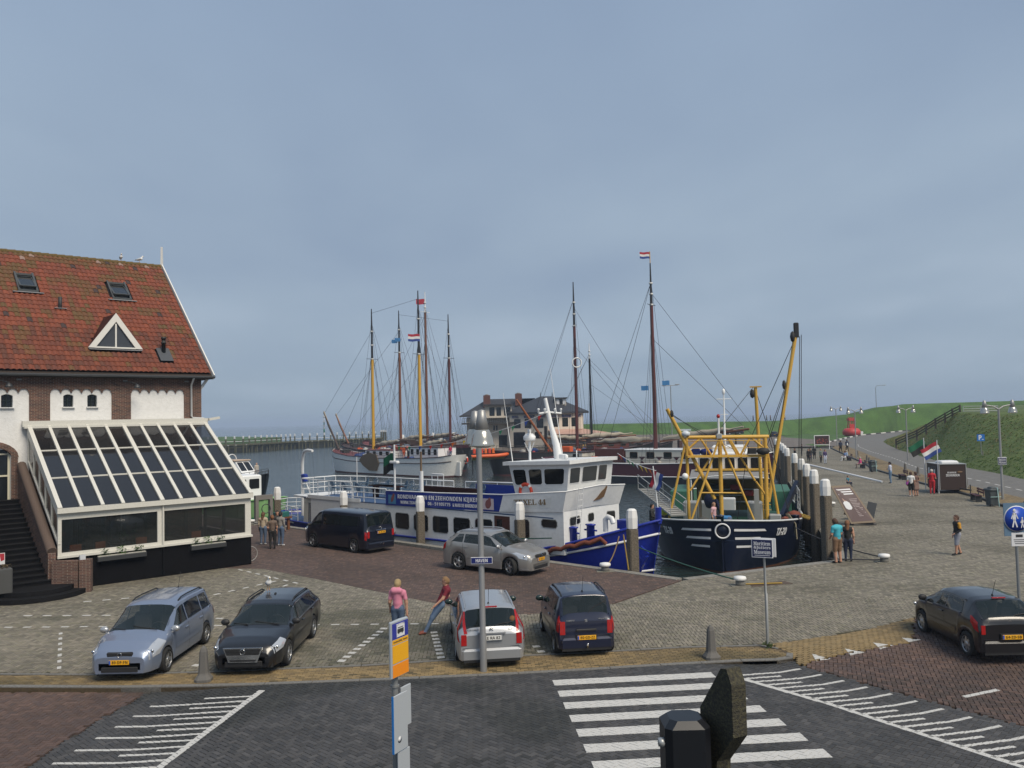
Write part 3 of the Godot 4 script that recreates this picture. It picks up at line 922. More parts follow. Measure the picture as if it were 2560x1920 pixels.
	for q in [[-.82,.06,6.2,7.78],[3.49,4.44,6.1,7.68]]:
		var w := sub("roof_window", h)
		st = nb()
		for e in [[q[0],q[0] + .09],[q[1] - .09,q[1]]]: bar(st,rp((e[0] + e[1]) * .5,q[2],.09),rp((e[0] + e[1]) * .5,q[3],.09),.09,.2)
		for e in [q[2] + .05,q[3] - .08]: bar(st,rp(q[0],e,.092),rp(q[1],e,.092),.2,.1)
		obj("frame", st, mat("window_grey", 0.055, 0.06, 0.062, 0.45), w)
		st = nb()
		bar(st,rp((q[0] + q[1]) * .5,q[2],.02),rp((q[0] + q[1]) * .5,q[3],.02),q[1] - q[0],.02)
		obj("reveal", st, mat("room_lining", 0.35, 0.34, 0.32, 0.9), w)
		var mid: float = (q[2] + q[3]) * .5
		var ha := rp(0,mid,.16); var tilt := Basis(Vector3.RIGHT,-.2)
		st = nb()
		var sx: float = (q[1] - q[0]) * .5 - .1; var sz := .62
		for e in [-1,1]: box(st,V(sx * e,0,0),V(.07,.06,sz * 2))
		for e in [-1,1]: box(st,V(0,.003,(sz - .03) * e),V(sx * 2,.06,.08))
		var sash := obj("sash", st, mats["window_grey"], w)
		sash.transform = Transform3D(basis * tilt,V((q[0] + q[1]) * .5,ha.y,ha.z))
		st = nb(); box(st,Vector3.ZERO,V(sx * 2,.02,sz * 2))
		obj("pane", st, dark, w).transform = sash.transform
		st = nb(); bar(st, rp(q[0] - 0.25, q[2] - 0.12, 0.12), rp(q[1] + 0.22, q[2] - 0.12, 0.12), 0.2, 0.03); obj("lead_flashing", st, lead, w)
	var dm := Node3D.new(); dm.name = "dormer"; h.add_child(dm)
	var f0 := rp(2.69,1.72,.06)
	var zf := f0.z + .08; var yb := f0.y + .05
	var apex := 1.72
	st = nb()
	for sgn in [-1,1]:
		var a := V(2.69 + sgn * 1.24,yb - .02,zf); var b := V(2.69,yb + apex,zf)
		var back := V(2.69,yb + apex,zf - apex * 7.3 / 6.6 - .1)
		quad(st,a,b,back,back)
		tri(st,a,back,b)
	obj("dormer_roof", st, mat("tile_3", 0.2, 0.05, 0.02, 0.7), dm)
	st = nb()
	for sgn in [-1,1]:
		var pl := PackedVector2Array([Vector2(1.24 * sgn,.0),Vector2(0,apex),Vector2(0,apex - .42),Vector2(.9 * sgn,.05),Vector2(.9 * sgn,.0)])
		prism(st,pl,.0,.09,Transform3D(Basis.IDENTITY,V(2.69,yb,zf + .01)))
	box(st,V(2.69,yb + .03,zf + .04),V(1.9,.07,.1)); box(st,V(2.69,yb + .6,zf + .03),V(.07,1.2,.07))
	obj("frame", st, whitep, dm)
	st = nb()
	prism(st,PackedVector2Array([Vector2(-.95,.03),Vector2(.95,.03),Vector2(0,apex - .36)]),-.03,.0,Transform3D(Basis.IDENTITY,V(2.69,yb,zf)))
	obj("pane", st, mat("dormer_glass", 0.05, 0.055, 0.065, 0.06), dm)
	st = nb(); bar(st, rp(1.48, 1.62, 0.13), rp(3.9, 1.62, 0.13), 0.16, 0.03); obj("lead_flashing", st, lead, dm)
	for q in [[.82,4.9,.62,.085,.0],[4.95,1.55,.85,.1,.62]]:
		var v := sub("vent_pipe", h)
		var b := rp(q[0],q[1],.03)
		st = nb()
		lathe(st,[[q[3],-.1],[q[3],q[2] * .62],[q[3] * 1.25,q[2] * .62],[q[3] * 1.25,q[2] * .7],[q[3] * .95,q[2] * .7],[q[3] * .95,q[2] * .86],[q[3] * 1.3,q[2] * .86],[q[3] * 1.2,q[2]]] if q[4] > 0 else [[q[3],-.1],[q[3],q[2]]],12,b)
		obj("pipe", st, mat("vent_black", 0.02, 0.022, 0.022, 0.6), v)
		st = nb()
		if q[4] > 0: bar(st,rp(q[0],.88,.11),rp(q[0],1.92,.11),.63,.02)
		else: bar(st,rp(q[0] - .27,q[1] - .02,.12),rp(q[0] + .27,q[1] - .02,.12),.14,.02)
		obj("flashing_plate", st, mat("slate_plate", 0.055, 0.06, 0.068, 0.6) if q[4] > 0 else lead, v)
	make_annex(brick,whitep)
	make_stair(brick)
func make_annex(brick: Material,whitep: Material) -> void:
	var frame := noisy("annex_frame", [[0.0, 0.44, 0.43, 0.38], [0.5, 0.56, 0.55, 0.5], [1.0, 0.62, 0.61, 0.56]], 0.8, 0.5, 0.04, 27)
	var black := noisy("black_wall", [[0.0, 0.004, 0.004, 0.005], [1.0, 0.008, 0.008, 0.009]], 0.5, 0.85, 0.03, 28)
	black.metallic_specular = .2
	var roofglass := pane("roof_glass", 0.02, 0.02, 0.022, 0.6)
	var clear := pane("window_glass", 0.02, 0.024, 0.024, 0.42)
	var a := thing("glazed_annex", "white framed glass annex with dark sloping roof glass and black plinth", "annex", HA, HT)
	var s0 := -1.29; var s1 := 6.64
	var st := nb()
	box(st,V((.0 + s1) * .5 - .6,.64,-.15),V(s1 + 1.2,1.28,.3))
	obj("plinth", st, black, a)
	bx("plinth", V(s1 - 0.15, 0.64, -2.9), V(0.29, 1.28, 5.18), black, a)
	tb("downpipe", [V(2.72, 3.1, 0.06), V(2.72, 1.35, 0.06)], 0.035, frame, a, 8)
	tb("downpipe", [V(2.72, 1.33, 0.05), V(2.72, 0.1, 0.05)], 0.035, black, a, 8)
	st = nb()
	holed(st,s0,s1,1.28,3.05,-.12,.0,[[s0 + .14,2.51,1.46,2.76],[2.79,s1 - .27,1.46,2.76]])
	box(st,V((s0 + s1) * .5,1.3,.03),V(s1 - s0 + .06,.09,.14))
	obj("front_frame", st, frame, a)
	bx("eaves_gutter", V((s0 + s1) * 0.5, 3.12, 0.06), V(s1 - s0 + 0.1, 0.2, 0.22), frame, a)
	for w in [[s0 + .14,2.51],[2.79,s1 - .27]]:
		bx("window_pane", V((w[0] + w[1]) * 0.5, 2.11, -0.07), V(w[1] - w[0], 1.3, 0.012), clear, a)
	var e0 := V(0,3.2,.05); var e1 := V(0,6.5,-5.35)
	var run := e1 - e0
	var nrm := V(0,5.4,3.3).normalized()
	for k in 11:
		var x := s0 + .05 + (s1 - s0 - .1) * k / 10.0
		st = nb()
		bar(st,V(x,e0.y,e0.z) + nrm * .05 - run * .012,V(x,e1.y,e1.z) + nrm * .05,.17 if k % 5 == 0 else .13,.12)
		obj("rafter", st, frame, a)
	for j in 2:
		for k in 10:
			var x0 := s0 + .05 + (s1 - s0 - .1) * k / 10.0; var x1 := s0 + .05 + (s1 - s0 - .1) * (k + 1) / 10.0
			var c := e0 + run * ((j + 1) / 3.0) + nrm * .04
			st = nb(); bar(st, V(x0 + 0.07, c.y, c.z), V(x1 - 0.07, c.y, c.z), 0.07, 0.06); obj("glazing_bar", st, frame, a)
	for j in 3:
		for k in 10:
			var x0 := s0 + .05 + (s1 - s0 - .1) * (k + .5) / 10.0
			var p0 := e0 + run * (j / 3.0) + nrm * .03; var p1 := e0 + run * ((j + .99) / 3.0) + nrm * .03
			st = nb(); bar(st, V(x0, p0.y, p0.z), V(x0, p1.y, p1.z), 0.66, 0.012); obj("roof_pane", st, roofglass, a)
	st = nb(); box(st, V((s0 + s1) * 0.5 - 0.06, 6.6, -5.3), V(s1 - s0 + 0.3, 0.26, 0.22)); box(st, V((s0 + s1) * 0.5 - 0.06, 6.45, -5.2), V(s1 - s0 + 0.2, 0.1, 0.24)); obj("head_beam", st, frame, a)
	for k in 10:
		var x0 := s0 + .05 + (s1 - s0 - .1) * (k + .5) / 10.0
		var p0 := e0 + run * .02 - nrm * .05; var p1 := e0 + run * .66 - nrm * .05
		st = nb(); bar(st, V(x0, p0.y, p0.z), V(x0, p1.y, p1.z), 0.68, 0.008); obj("sun_blind", st, mat("blind", 0.1, 0.098, 0.105, 0.9), a)
	st = nb()
	for k in 6:
		var z := -.06 - 5.2 * k / 5.0
		var yt := 3.2 + (.05 - z) * 3.3 / 5.4; var yb := 1.75 + (.0 - z) * .6
		box(st,V(s0 + .05,(yt + yb) * .5,z),V(.09,yt - yb,.09 if k > 0 else .14))
	bar(st,V(s0 + .05,1.78,.0),V(s0 + .05,1.78 + 3.15,-5.25),.1,.1)
	bar(st,V(s0 + .05,3.05,.0),V(s0 + .05,6.3,-5.3),.12,.3)
	box(st,V(s0 + .05,3.6,-5.0),V(.085,1.0,.08))
	obj("side_frame", st, frame, a)
	for k in 5:
		var z0 := -.06 - 5.2 * k / 5.0; var z1 := -.06 - 5.2 * (k + 1) / 5.0
		st = nb()
		var q := []
		for zz in [z0,z1]:
			q.append([1.75 - zz * .6,zz]); q.append([3.2 + (.05 - zz) * 3.3 / 5.4,zz])
		for x in [s0 + .045,s0 + .055]:
			quad(st,V(x,q[0][0],q[0][1]),V(x,q[1][0],q[1][1]),V(x,q[3][0],q[3][1]),V(x,q[2][0],q[2][1]))
		obj("side_pane", st, pane("side_glass", 0.04, 0.045, 0.045, 0.6), a)
	bx("end_pane", V(s1 - 0.05, 2.3, -2.7), V(0.08, 1.9, 5.1), pane("end_glass", 0.03, 0.035, 0.035, 0.5), a)
	bx("floor", V((s0 + s1) * 0.5, 0.72, -2.8), V(s1 - s0 - 0.35, 0.1, 5.0), mat("annex_floor", 0.05, 0.035, 0.025, 0.7), a)
	st = nb()
	for k in 9:
		var x := s0 + .4 + k * .88
		box(st,V(x,1.85,-1.9),V(.12,2.2,.1))
		if k < 8: torus(st,V(x + .44,2.42,-1.9),.4,.025,Basis.IDENTITY,10,5,.0,PI)
	obj("arched_screen", st, mats["iron"], a)
	st = nb()
	for x in [.2,2.3]: box(st,V(x,1.9,-5.0),V(.5,2.4,.1))
	obj("pillar", st, mat("inner_white", 0.4, 0.4, 0.38, 0.8), a)
	st = nb()
	tube(st,[V(6.3,6.62,-5.3),V(6.75,6.66,-5.2)],.03,6)
	box(st,V(7.0,6.7,-5.1),V(.55,.12,.2),Basis(Vector3.BACK,.15))
	obj("flood_lamp", st, frame, a)
	var orange := mat("orange_wood", 0.32, 0.09, 0.025, 0.6)
	for q in [[-0.55, -0.6, "orange chair left of the pair inside the left annex window", 0.0], [0.35, -0.7, "narrow orange chair inside the left annex window, beside another orange chair", 0.3], [2.05, -0.75, "orange chair at the right end of the left annex window", -0.1], [4.35, -0.8, "orange chair inside the right annex window", 0.1]]:
		var c := thing("dining_chair", q[2], "chair", HA + Basis(Vector3.UP, HT) * V(q[0], 0.77, q[1]), HT + q[3], "orange chairs in the annex")
		rb("backrest", V(0, 0.66, 0.19), V(0.44, 0.5, 0.05), 0.015, orange, c)
		rb("seat", V(0, 0.44, -0.02), V(0.44, 0.05, 0.44), 0.015, orange, c)
		for lx in [-.19,.19]:
			for lz in [-.2,.18]:
				bx("leg", V(lx, 0.21, lz), V(0.035, 0.42, 0.035), orange, c)
	for q in [[1.25, -0.85, "small dark table behind the middle of the left annex window"], [3.5, -0.9, "small dark table behind the right annex window"]]:
		var t := thing("dining_table", q[2], "table", HA + Basis(Vector3.UP, HT) * V(q[0], 0.77, q[1]), HT, "tables in the annex")
		rb("table_top", V(0, 0.73, 0), V(0.8, 0.04, 0.8), 0.01, mat("dark_top", 0.03, 0.025, 0.022, 0.4), t)
		st = nb(); lathe(st, [[0.2, 0], [0.19, 0.03], [0.035, 0.06], [0.035, 0.71]], 10); obj("pedestal", st, mats["iron"], t)
	var leafm := mat("leaf", 0.05, 0.11, 0.015, 0.6)
	var leafd := mat("leaf_dark", 0.03, 0.065, 0.012, 0.6)
	for q in [[1.35, 1.54, -0.85, "bright green plant on the small table behind the left annex window", 0.32], [2.0, 0.8, -1.5, "tall green plant standing inside the left annex window", 1.5], [5.6, 0.8, -1.0, "green plants standing inside the right annex window", 1.0]]:
		var p := thing("potted_plant", q[3], "plant", HA + Basis(Vector3.UP, HT) * V(q[0], q[1] - 0.03, q[2]), HT)
		st = nb(); lathe(st, [[0.09, 0], [0.13, 0.2], [0.11, 0.2]], 10); obj("pot", st, mats["iron"], p)
		st = nb(); leaves(st, V(0, 0.2 + q[4] * 0.45, 0), V(0.28, q[4] * 0.5, 0.28), 60, 0.16, 5); obj("foliage", st, leafm, p)
	for q in [[0.1, 2.0, "long window box with green plants under the left annex window"], [3.85, 5.4, "long window box with green plants under the right annex window"]]:
		var p := thing("window_box", q[2], "planter", HA + Basis(Vector3.UP, HT) * V((q[0] + q[1]) * 0.5, 1.0, 0.13), HT, "window boxes")
		var w: float = q[1] - q[0]
		rb("box", V(0, 0.07, 0), V(w, 0.18, 0.22), 0.02, mats["iron"], p)
		bx("pebble_layer", V(0, 0.175, 0.0), V(w - 0.06, 0.03, 0.17), noisy("pebbles", [[0.0, 0.1, 0.1, 0.09], [0.5, 0.35, 0.34, 0.3], [1.0, 0.6, 0.6, 0.55]], 6.0, 0.9, 0.1, 33), p)
		for k in 3:
			st = nb(); leaves(st, V((k - 1) * w * 0.33, 0.32, 0), V(0.26, 0.18 + 0.08 * (k % 2), 0.14), 70, 0.1, 20 + k); obj("foliage", st, leafm if k == 1 else leafd, p)
func leaves(st: SurfaceTool,c: Vector3,r: Vector3,n: int,size: float,sd: int) -> void:
	rng.seed = sd
	for k in n:
		var d := V(rng.randf_range(-1,1),rng.randf_range(-1,1),rng.randf_range(-1,1))
		if d.length() > 1.0: d = d.normalized() * rng.randf()
		var p := c + d * r
		var b := Basis(V(rng.randf_range(-1,1),rng.randf_range(.2,1),rng.randf_range(-1,1)).normalized(),rng.randf() * TAU)
		var s := size * rng.randf_range(.6,1.2)
		quad(st,p + b * V(-s * .5,0,0),p + b * V(0,s * .08,s * .2),p + b * V(s * .5,s * .12,0),p + b * V(0,s * .08,-s * .2))
func make_stair(brick: Material) -> void:
	var stone := noisy("step_stone", [[0.0, 0.006, 0.006, 0.007], [1.0, 0.014, 0.014, 0.015]], 0.8, 0.8, 0.04, 29)
	stone.metallic_specular = .25
	var s := thing("entrance_stair", "black stone stair between brick parapets leading up beside the glass annex", "stairs", HA, HT)
	var st: SurfaceTool
	for k in 2:
		var poly := []
		for a in 15:
			var t := PI * a / 14.0
			poly.append([-2.1 + cos(t) * (1.75 - .45 * k),.35 + sin(t) * (1.6 - .4 * k)])
		poly.append([-3.85 + .45 * k,-.6]); poly.append([-.35 - .45 * k,-.1 if k == 0 else .1])
		st = nb(); slab(st, poly, 0.175 * k, 0.175 * (k + 1)); obj("step", st, stone, s)
	for k in 17:
		var y := .35 + (k + 1) * .175; var z := .25 - k * .325
		st = nb()
		box(st,V(-2.6,y * .5 - .02,z - .2),V(1.86 + (.3 if k < 2 else .0),y,.36))
		box(st,V(-2.6,y - .02,z - .18),V(1.88 + (.3 if k < 2 else .0),.045,.42))
		obj("step", st, stone, s)
	for q in [[-1.52,.28],[-3.75,.3]]:
		st = nb()
		var pl := PackedVector2Array([Vector2(.15,.0),Vector2(.15,1.5),Vector2(-.1,1.62),Vector2(-5.3,4.74),Vector2(-5.3,.0)])
		prism(st,pl,-q[1] * .5,q[1] * .5,Transform3D(Basis(V(0,0,1),V(0,1,0),V(1,0,0)),V(q[0],0,0)))
		obj("parapet", st, brick, s)
		tb("coping", [V(q[0], 1.56, 0.12), V(q[0], 1.68, -0.12), V(q[0], 4.8, -5.3)], 0.19, noisy("coping_brown", [[0.0, 0.075, 0.05, 0.04], [1.0, 0.12, 0.085, 0.065]], 0.7, 0.8, 0.04, 30), s, 10)
	st = nb()
	var a := V(-1.5,.6,.2); var b := V(-.72,.6,.82)
	bar(st, a, b, 0.24, 1.24); obj("wing_wall", st, brick, s)
	bx("end_pier", V(-0.5, 0.61, 0.9), V(0.42, 1.26, 0.42), brick, s, Basis(Vector3.UP, -0.4))
	bx("stair_lamp", V(-0.62, 1.3, 0.86), V(0.2, 0.22, 0.16), mat("pale_box", 0.5, 0.52, 0.55, 0.4), s)
	bx("end_pier", V(-3.95, 0.65, 1.15), V(0.5, 1.3, 0.5), brick, s)
	var pl := thing("planter", "tall grey concrete planter with flowers at the foot of the black stair", "planter", HA + Basis(Vector3.UP, HT) * V(-3.25, 0.35, 0.72), HT)
	rb("planter_box", V(0, 0.45, 0), V(0.5, 0.9, 0.5), 0.04, mat("concrete_dark", 0.06, 0.062, 0.062, 0.8), pl)
	st = nb(); leaves(st, V(0, 0.96, 0), V(0.26, 0.1, 0.26), 60, 0.1, 8); obj("foliage", st, mat("dry_leaf", 0.1, 0.07, 0.03, 0.7), pl)
	var sg := thing("menu_sign", "small red and white sign board leaning on the stair parapet", "sign", HA + Basis(Vector3.UP, HT) * V(-3.3, 0.0, 0.35), HT)
	bx("board", V(0, 1.55, 0), V(0.3, 0.42, 0.03), mat("sign_white", 0.6, 0.6, 0.6, 0.5), sg)
	st = nb(); prism(st, PackedVector2Array([Vector2(-0.13, 1.74), Vector2(0.13, 1.74), Vector2(0.13, 1.5), Vector2(0.02, 1.46), Vector2(-0.02, 1.68)]), 0.016, 0.022); obj("red_print", st, mat("sign_red", 0.35, 0.02, 0.03, 0.5), sg)
	bx("stake", V(0, 0.75, -0.02), V(0.04, 1.5, 0.03), mats["iron"], sg)
class Car:
	var L: float; var W: float; var H: float; var wb: float; var fo: float; var r: float
	var top: Array; var belt: Array; var hw: Array
	var rx: float; var fx: float; var roofw := .76; var sill := .22
	func tab(t: Array,x: float) -> float:
		if x <= t[0][0]: return t[0][1]
		for i in t.size() - 1:
			if x <= t[i + 1][0]:
				var u: float = (x - t[i][0]) / maxf(t[i + 1][0] - t[i][0],1e-5)
				return lerpf(t[i][1],t[i + 1][1],u)
		return t[-1][1]
	func section(x: float) -> Array:
		var w := tab(hw,x) * W * .5
		var yt := tab(top,x); var yb := minf(tab(belt,x),yt - .03)
		var y0 := sill
		for c in [rx,fx]:
			var d: float = absf(x - c); var R := r + .055
			if d < R: y0 = maxf(y0,r + sqrt(R * R - d * d) * .98)
		y0 = minf(y0,yb - .06)
		var g := clampf((yt - yb - .06) / .34,.0,1.0)
		var wr := w * roofw
		return [Vector2(w * .95,y0),Vector2(w,lerpf(y0,yb,.3)),Vector2(w * 1.0,lerpf(y0,yb,.74)),Vector2(w * .965,yb),
			Vector2(lerpf(w * .88,wr,g),lerpf(yb + (yt - yb) * .6,yt - .1,g)),Vector2(lerpf(w * .62,wr * .86,g),lerpf(yt - .012,yt - .032,g)),
			Vector2(lerpf(w * .3,wr * .45,g),yt - .006),Vector2(0,yt)]
	func at(x: float,v: float,side: float,out := .0) -> Vector3:
		var s := section(x)
		var i := clampi(int(floor(v)),0,6)
		var a: Vector2 = s[i]; var b: Vector2 = s[i + 1]
		var p := a.lerp(b,v - i)
		var o := Vector3.ZERO
		if out != .0:
			var s2 := section(x + .04)
			var p2: Vector2 = (s2[i] as Vector2).lerp(s2[i + 1],v - i)
			var t1 := Vector3(.04,p2.y - p.y,p2.x - p.x); var t2 := Vector3(0,b.y - a.y,b.x - a.x)
			o = t1.cross(t2).normalized()
			if o.dot(Vector3(0,.6,1.0) if v < 4.0 else Vector3(0,1,.2)) < .0: o = -o
		var q := Vector3(x,p.y,p.x) + o * out
		return Vector3(q.x - (rx + fx) * .5,q.y,q.z * side)
func patch(st: SurfaceTool,c: Car,f: Array,v0: float,v1: float,side: float,out: float,nx := 6,nv := 4) -> void:
	st.set_smooth_group(1)
	for i in nx:
		for j in nv:
			var q := []
			for k in [[0,0],[0,1],[1,1],[1,0]]:
				var u := float(i + k[0]) / nx; var w := float(j + k[1]) / nv
				q.append(c.at(lerpf(lerpf(f[0],f[2],w),lerpf(f[1],f[3],w),u),lerpf(v0,v1,w),side,out))
			if side > 0: quad(st,q[0],q[1],q[2],q[3])
			else: quad(st,q[0],q[3],q[2],q[1])
	st.set_smooth_group(-1)
func across(st: SurfaceTool,c: Car,x0: float,x1: float,v0: float,out: float,v0b := -1.0) -> void:
	if v0b < 0: v0b = v0
	st.set_smooth_group(1)
	for side in [1.0,-1.0]:
		for i in 7:
			for j in 5:
				var q := []
				for k in [[0,0],[0,1],[1,1],[1,0]]:
					var u := float(i + k[0]) / 7
					q.append(c.at(lerpf(x0,x1,u),lerpf(lerpf(v0,v0b,u),7.0,float(j + k[1]) / 5),side,out))
				if side > 0: quad(st,q[0],q[1],q[2],q[3])
				else: quad(st,q[0],q[3],q[2],q[1])
	st.set_smooth_group(-1)
var wheel_cache := {}
func wheel(parent: Node3D,at: Vector3,r: float,out: float,spokes: int,steer := .0) -> void:
	var w := sub("wheel", parent)
	w.transform = Transform3D(Basis(Vector3.UP,steer) * (Basis.IDENTITY if out > 0 else Basis(Vector3.UP,PI)),at)
	var key := "%.2f_%d" % [r, spokes]
	if not wheel_cache.has(key):
		var ax := Basis(Vector3.RIGHT,PI / 2)
		var st := nb(); lathe(st,[[r * .66,-.1],[r * .9,-.105],[r * .985,-.08],[r,-.05],[r,.05],[r * .985,.08],[r * .9,.105],[r * .66,.1],[r * .64,.02]],28,Vector3.ZERO,ax)
		st.generate_normals(); var tyre := st.commit()
		st = nb()
		lathe(st,[[r * .67,.0],[r * .68,.095],[r * .63,.1],[r * .6,.03],[.02,.02]],28,Vector3.ZERO,ax)
		st.generate_normals(); var dish := st.commit()
		st = nb()
		for k in spokes:
			var a := TAU * k / spokes
			var d := V(cos(a),sin(a),0); var n := V(-sin(a),cos(a),0)
			var p := []
			for z in [.03,.085]:
				for q in [[.05,-.045],[r * .64,-.03],[r * .64,.03],[.05,.045]]: p.append(d * q[0] + n * q[1] * (1.0 if spokes < 8 else .6) + V(0,0,z - .02 * q[0] / r))
			hexa(st,p)
		lathe(st,[[.07,.02],[.07,.085],[.05,.095],[.0,.095]],14,Vector3.ZERO,ax)
		torus(st,V(0,0,.085),r * .65,.016,Basis.IDENTITY,28,6)
		st.generate_normals()
		wheel_cache[key] = [tyre,dish,st.commit()]
	put("tyre", wheel_cache[key][0], mat("tyre", 0.012, 0.012, 0.012, 0.85), w)
	put("brake_disc", wheel_cache[key][1], mat("wheel_dark", 0.03, 0.03, 0.032, 0.5, 0.5), w)
	put("rim", wheel_cache[key][2], mat("alloy", 0.42, 0.43, 0.44, 0.32, 0.8), w)
func plate(parent: Node3D,xf: Transform3D,s: String,yellow := true,w := .5) -> void:
	var p := sub("licence_plate", parent); p.transform = xf
	var st := nb(); rbox(st,Vector3.ZERO,V(w,.11,.012),.004)
	obj("plate_board", st, mat("plate_yellow", 0.72, 0.36, 0.01, 0.4) if yellow else mat("plate_white", 0.62, 0.62, 0.6, 0.4), p)
	bx("country_band", V(-w * 0.5 + 0.024, 0, 0.007), V(0.04, 0.1, 0.002), mat("plate_blue", 0.02, 0.08, 0.4, 0.4), p)
	text("plate_text", s, 0.07, mat("plate_black", 0.008, 0.008, 0.008, 0.5), p, Transform3D(Basis.IDENTITY, V(0.022, 0, 0.006)), w * 0.78, 0.002)
const SPEC := {
	"zafira": [4.32, 1.78, 1.64, 2.69, 0.85, 0.31, 0.06, 1.08, 0.42, 2.5, 3.42, 1.06, 0.80, 1.0, 0.95, 0.98],
	"passat": [4.77, 1.84, 1.47, 2.71, 0.95, 0.325, 0.1, 1.02, 0.75, 2.75, 3.55, 0.98, 0.76, 0.99, 0.93, 0.95],
	"c5": [4.7, 1.80, 1.49, 2.75, 1.0, 0.315, 0.07, 1.02, 0.52, 2.8, 3.6, 0.98, 0.74, 0.98, 0.92, 0.92],
	"wagonr": [3.5, 1.64, 1.64, 2.36, 0.62, 0.28, 0.05, 1.08, 0.2, 2.05, 2.72, 1.1, 0.84, 1.05, 1.0, 1.0],
	"swift": [3.7, 1.72, 1.50, 2.38, 0.75, 0.31, 0.05, 1.08, 0.52, 2.15, 2.92, 1.03, 0.8, 1.06, 0.96, 0.98],
	"koleos": [4.52, 1.87, 1.67, 2.69, 0.92, 0.36, 0.14, 1.2, 0.72, 2.5, 3.35, 1.14, 0.9, 1.16, 1.05, 1.08],
	"van": [5.29, 1.92, 1.97, 3.4, 0.95, 0.34, 0.05, 1.2, 0.17, 3.85, 4.72, 1.25, 1.0, 1.2, 1.1, 1.12]}
func car_shape(kind: String) -> Car:
	var s: Array = SPEC[kind]
	var c := Car.new()
	c.L = s[0]; c.W = s[1]; c.H = s[2]; c.wb = s[3]; c.fo = s[4]; c.r = s[5]
	c.fx = c.L - c.fo; c.rx = c.fx - c.wb
	c.roofw = 0.86 if kind == "van" else (0.81 if kind == "wagonr" else 0.765)
	c.top = [[.0,s[15] - .06],[.02,s[15]],[s[6],s[7]],[lerpf(s[6],s[8],.82),lerpf(s[7],c.H - .05,.88)],[s[8],c.H - .05],[s[8] + .25,c.H - .02],[lerpf(s[8],s[9],.6),c.H],[s[9] - .2,c.H - .025],[s[9],c.H - .075],[lerpf(s[9],s[10],.5),lerpf(c.H - .075,s[11],.47)],[s[10],s[11]],[s[10] + .12,s[11] - .035],[lerpf(s[10],c.L,.6),lerpf(s[11],s[12],.45)],[c.L - .18,s[12] + .02],[c.L - .06,s[12] - .05],[c.L,s[12] - .17]]
	c.belt = [[.0,s[15] - .1],[.3,s[13]],[s[10] - .3,s[14]],[s[10] + .1,s[14] - .02],[c.L - .5,s[12] - .02],[c.L - .15,s[12] - .1],[c.L,s[12] - .24]]
	c.hw = [[.0,.87],[.05,.92],[.2,.965],[.6,1.0],[c.L * .6,1.0],[c.L - .8,.985],[c.L - .4,.94],[c.L - .14,.84],[c.L,.7]]
	return c
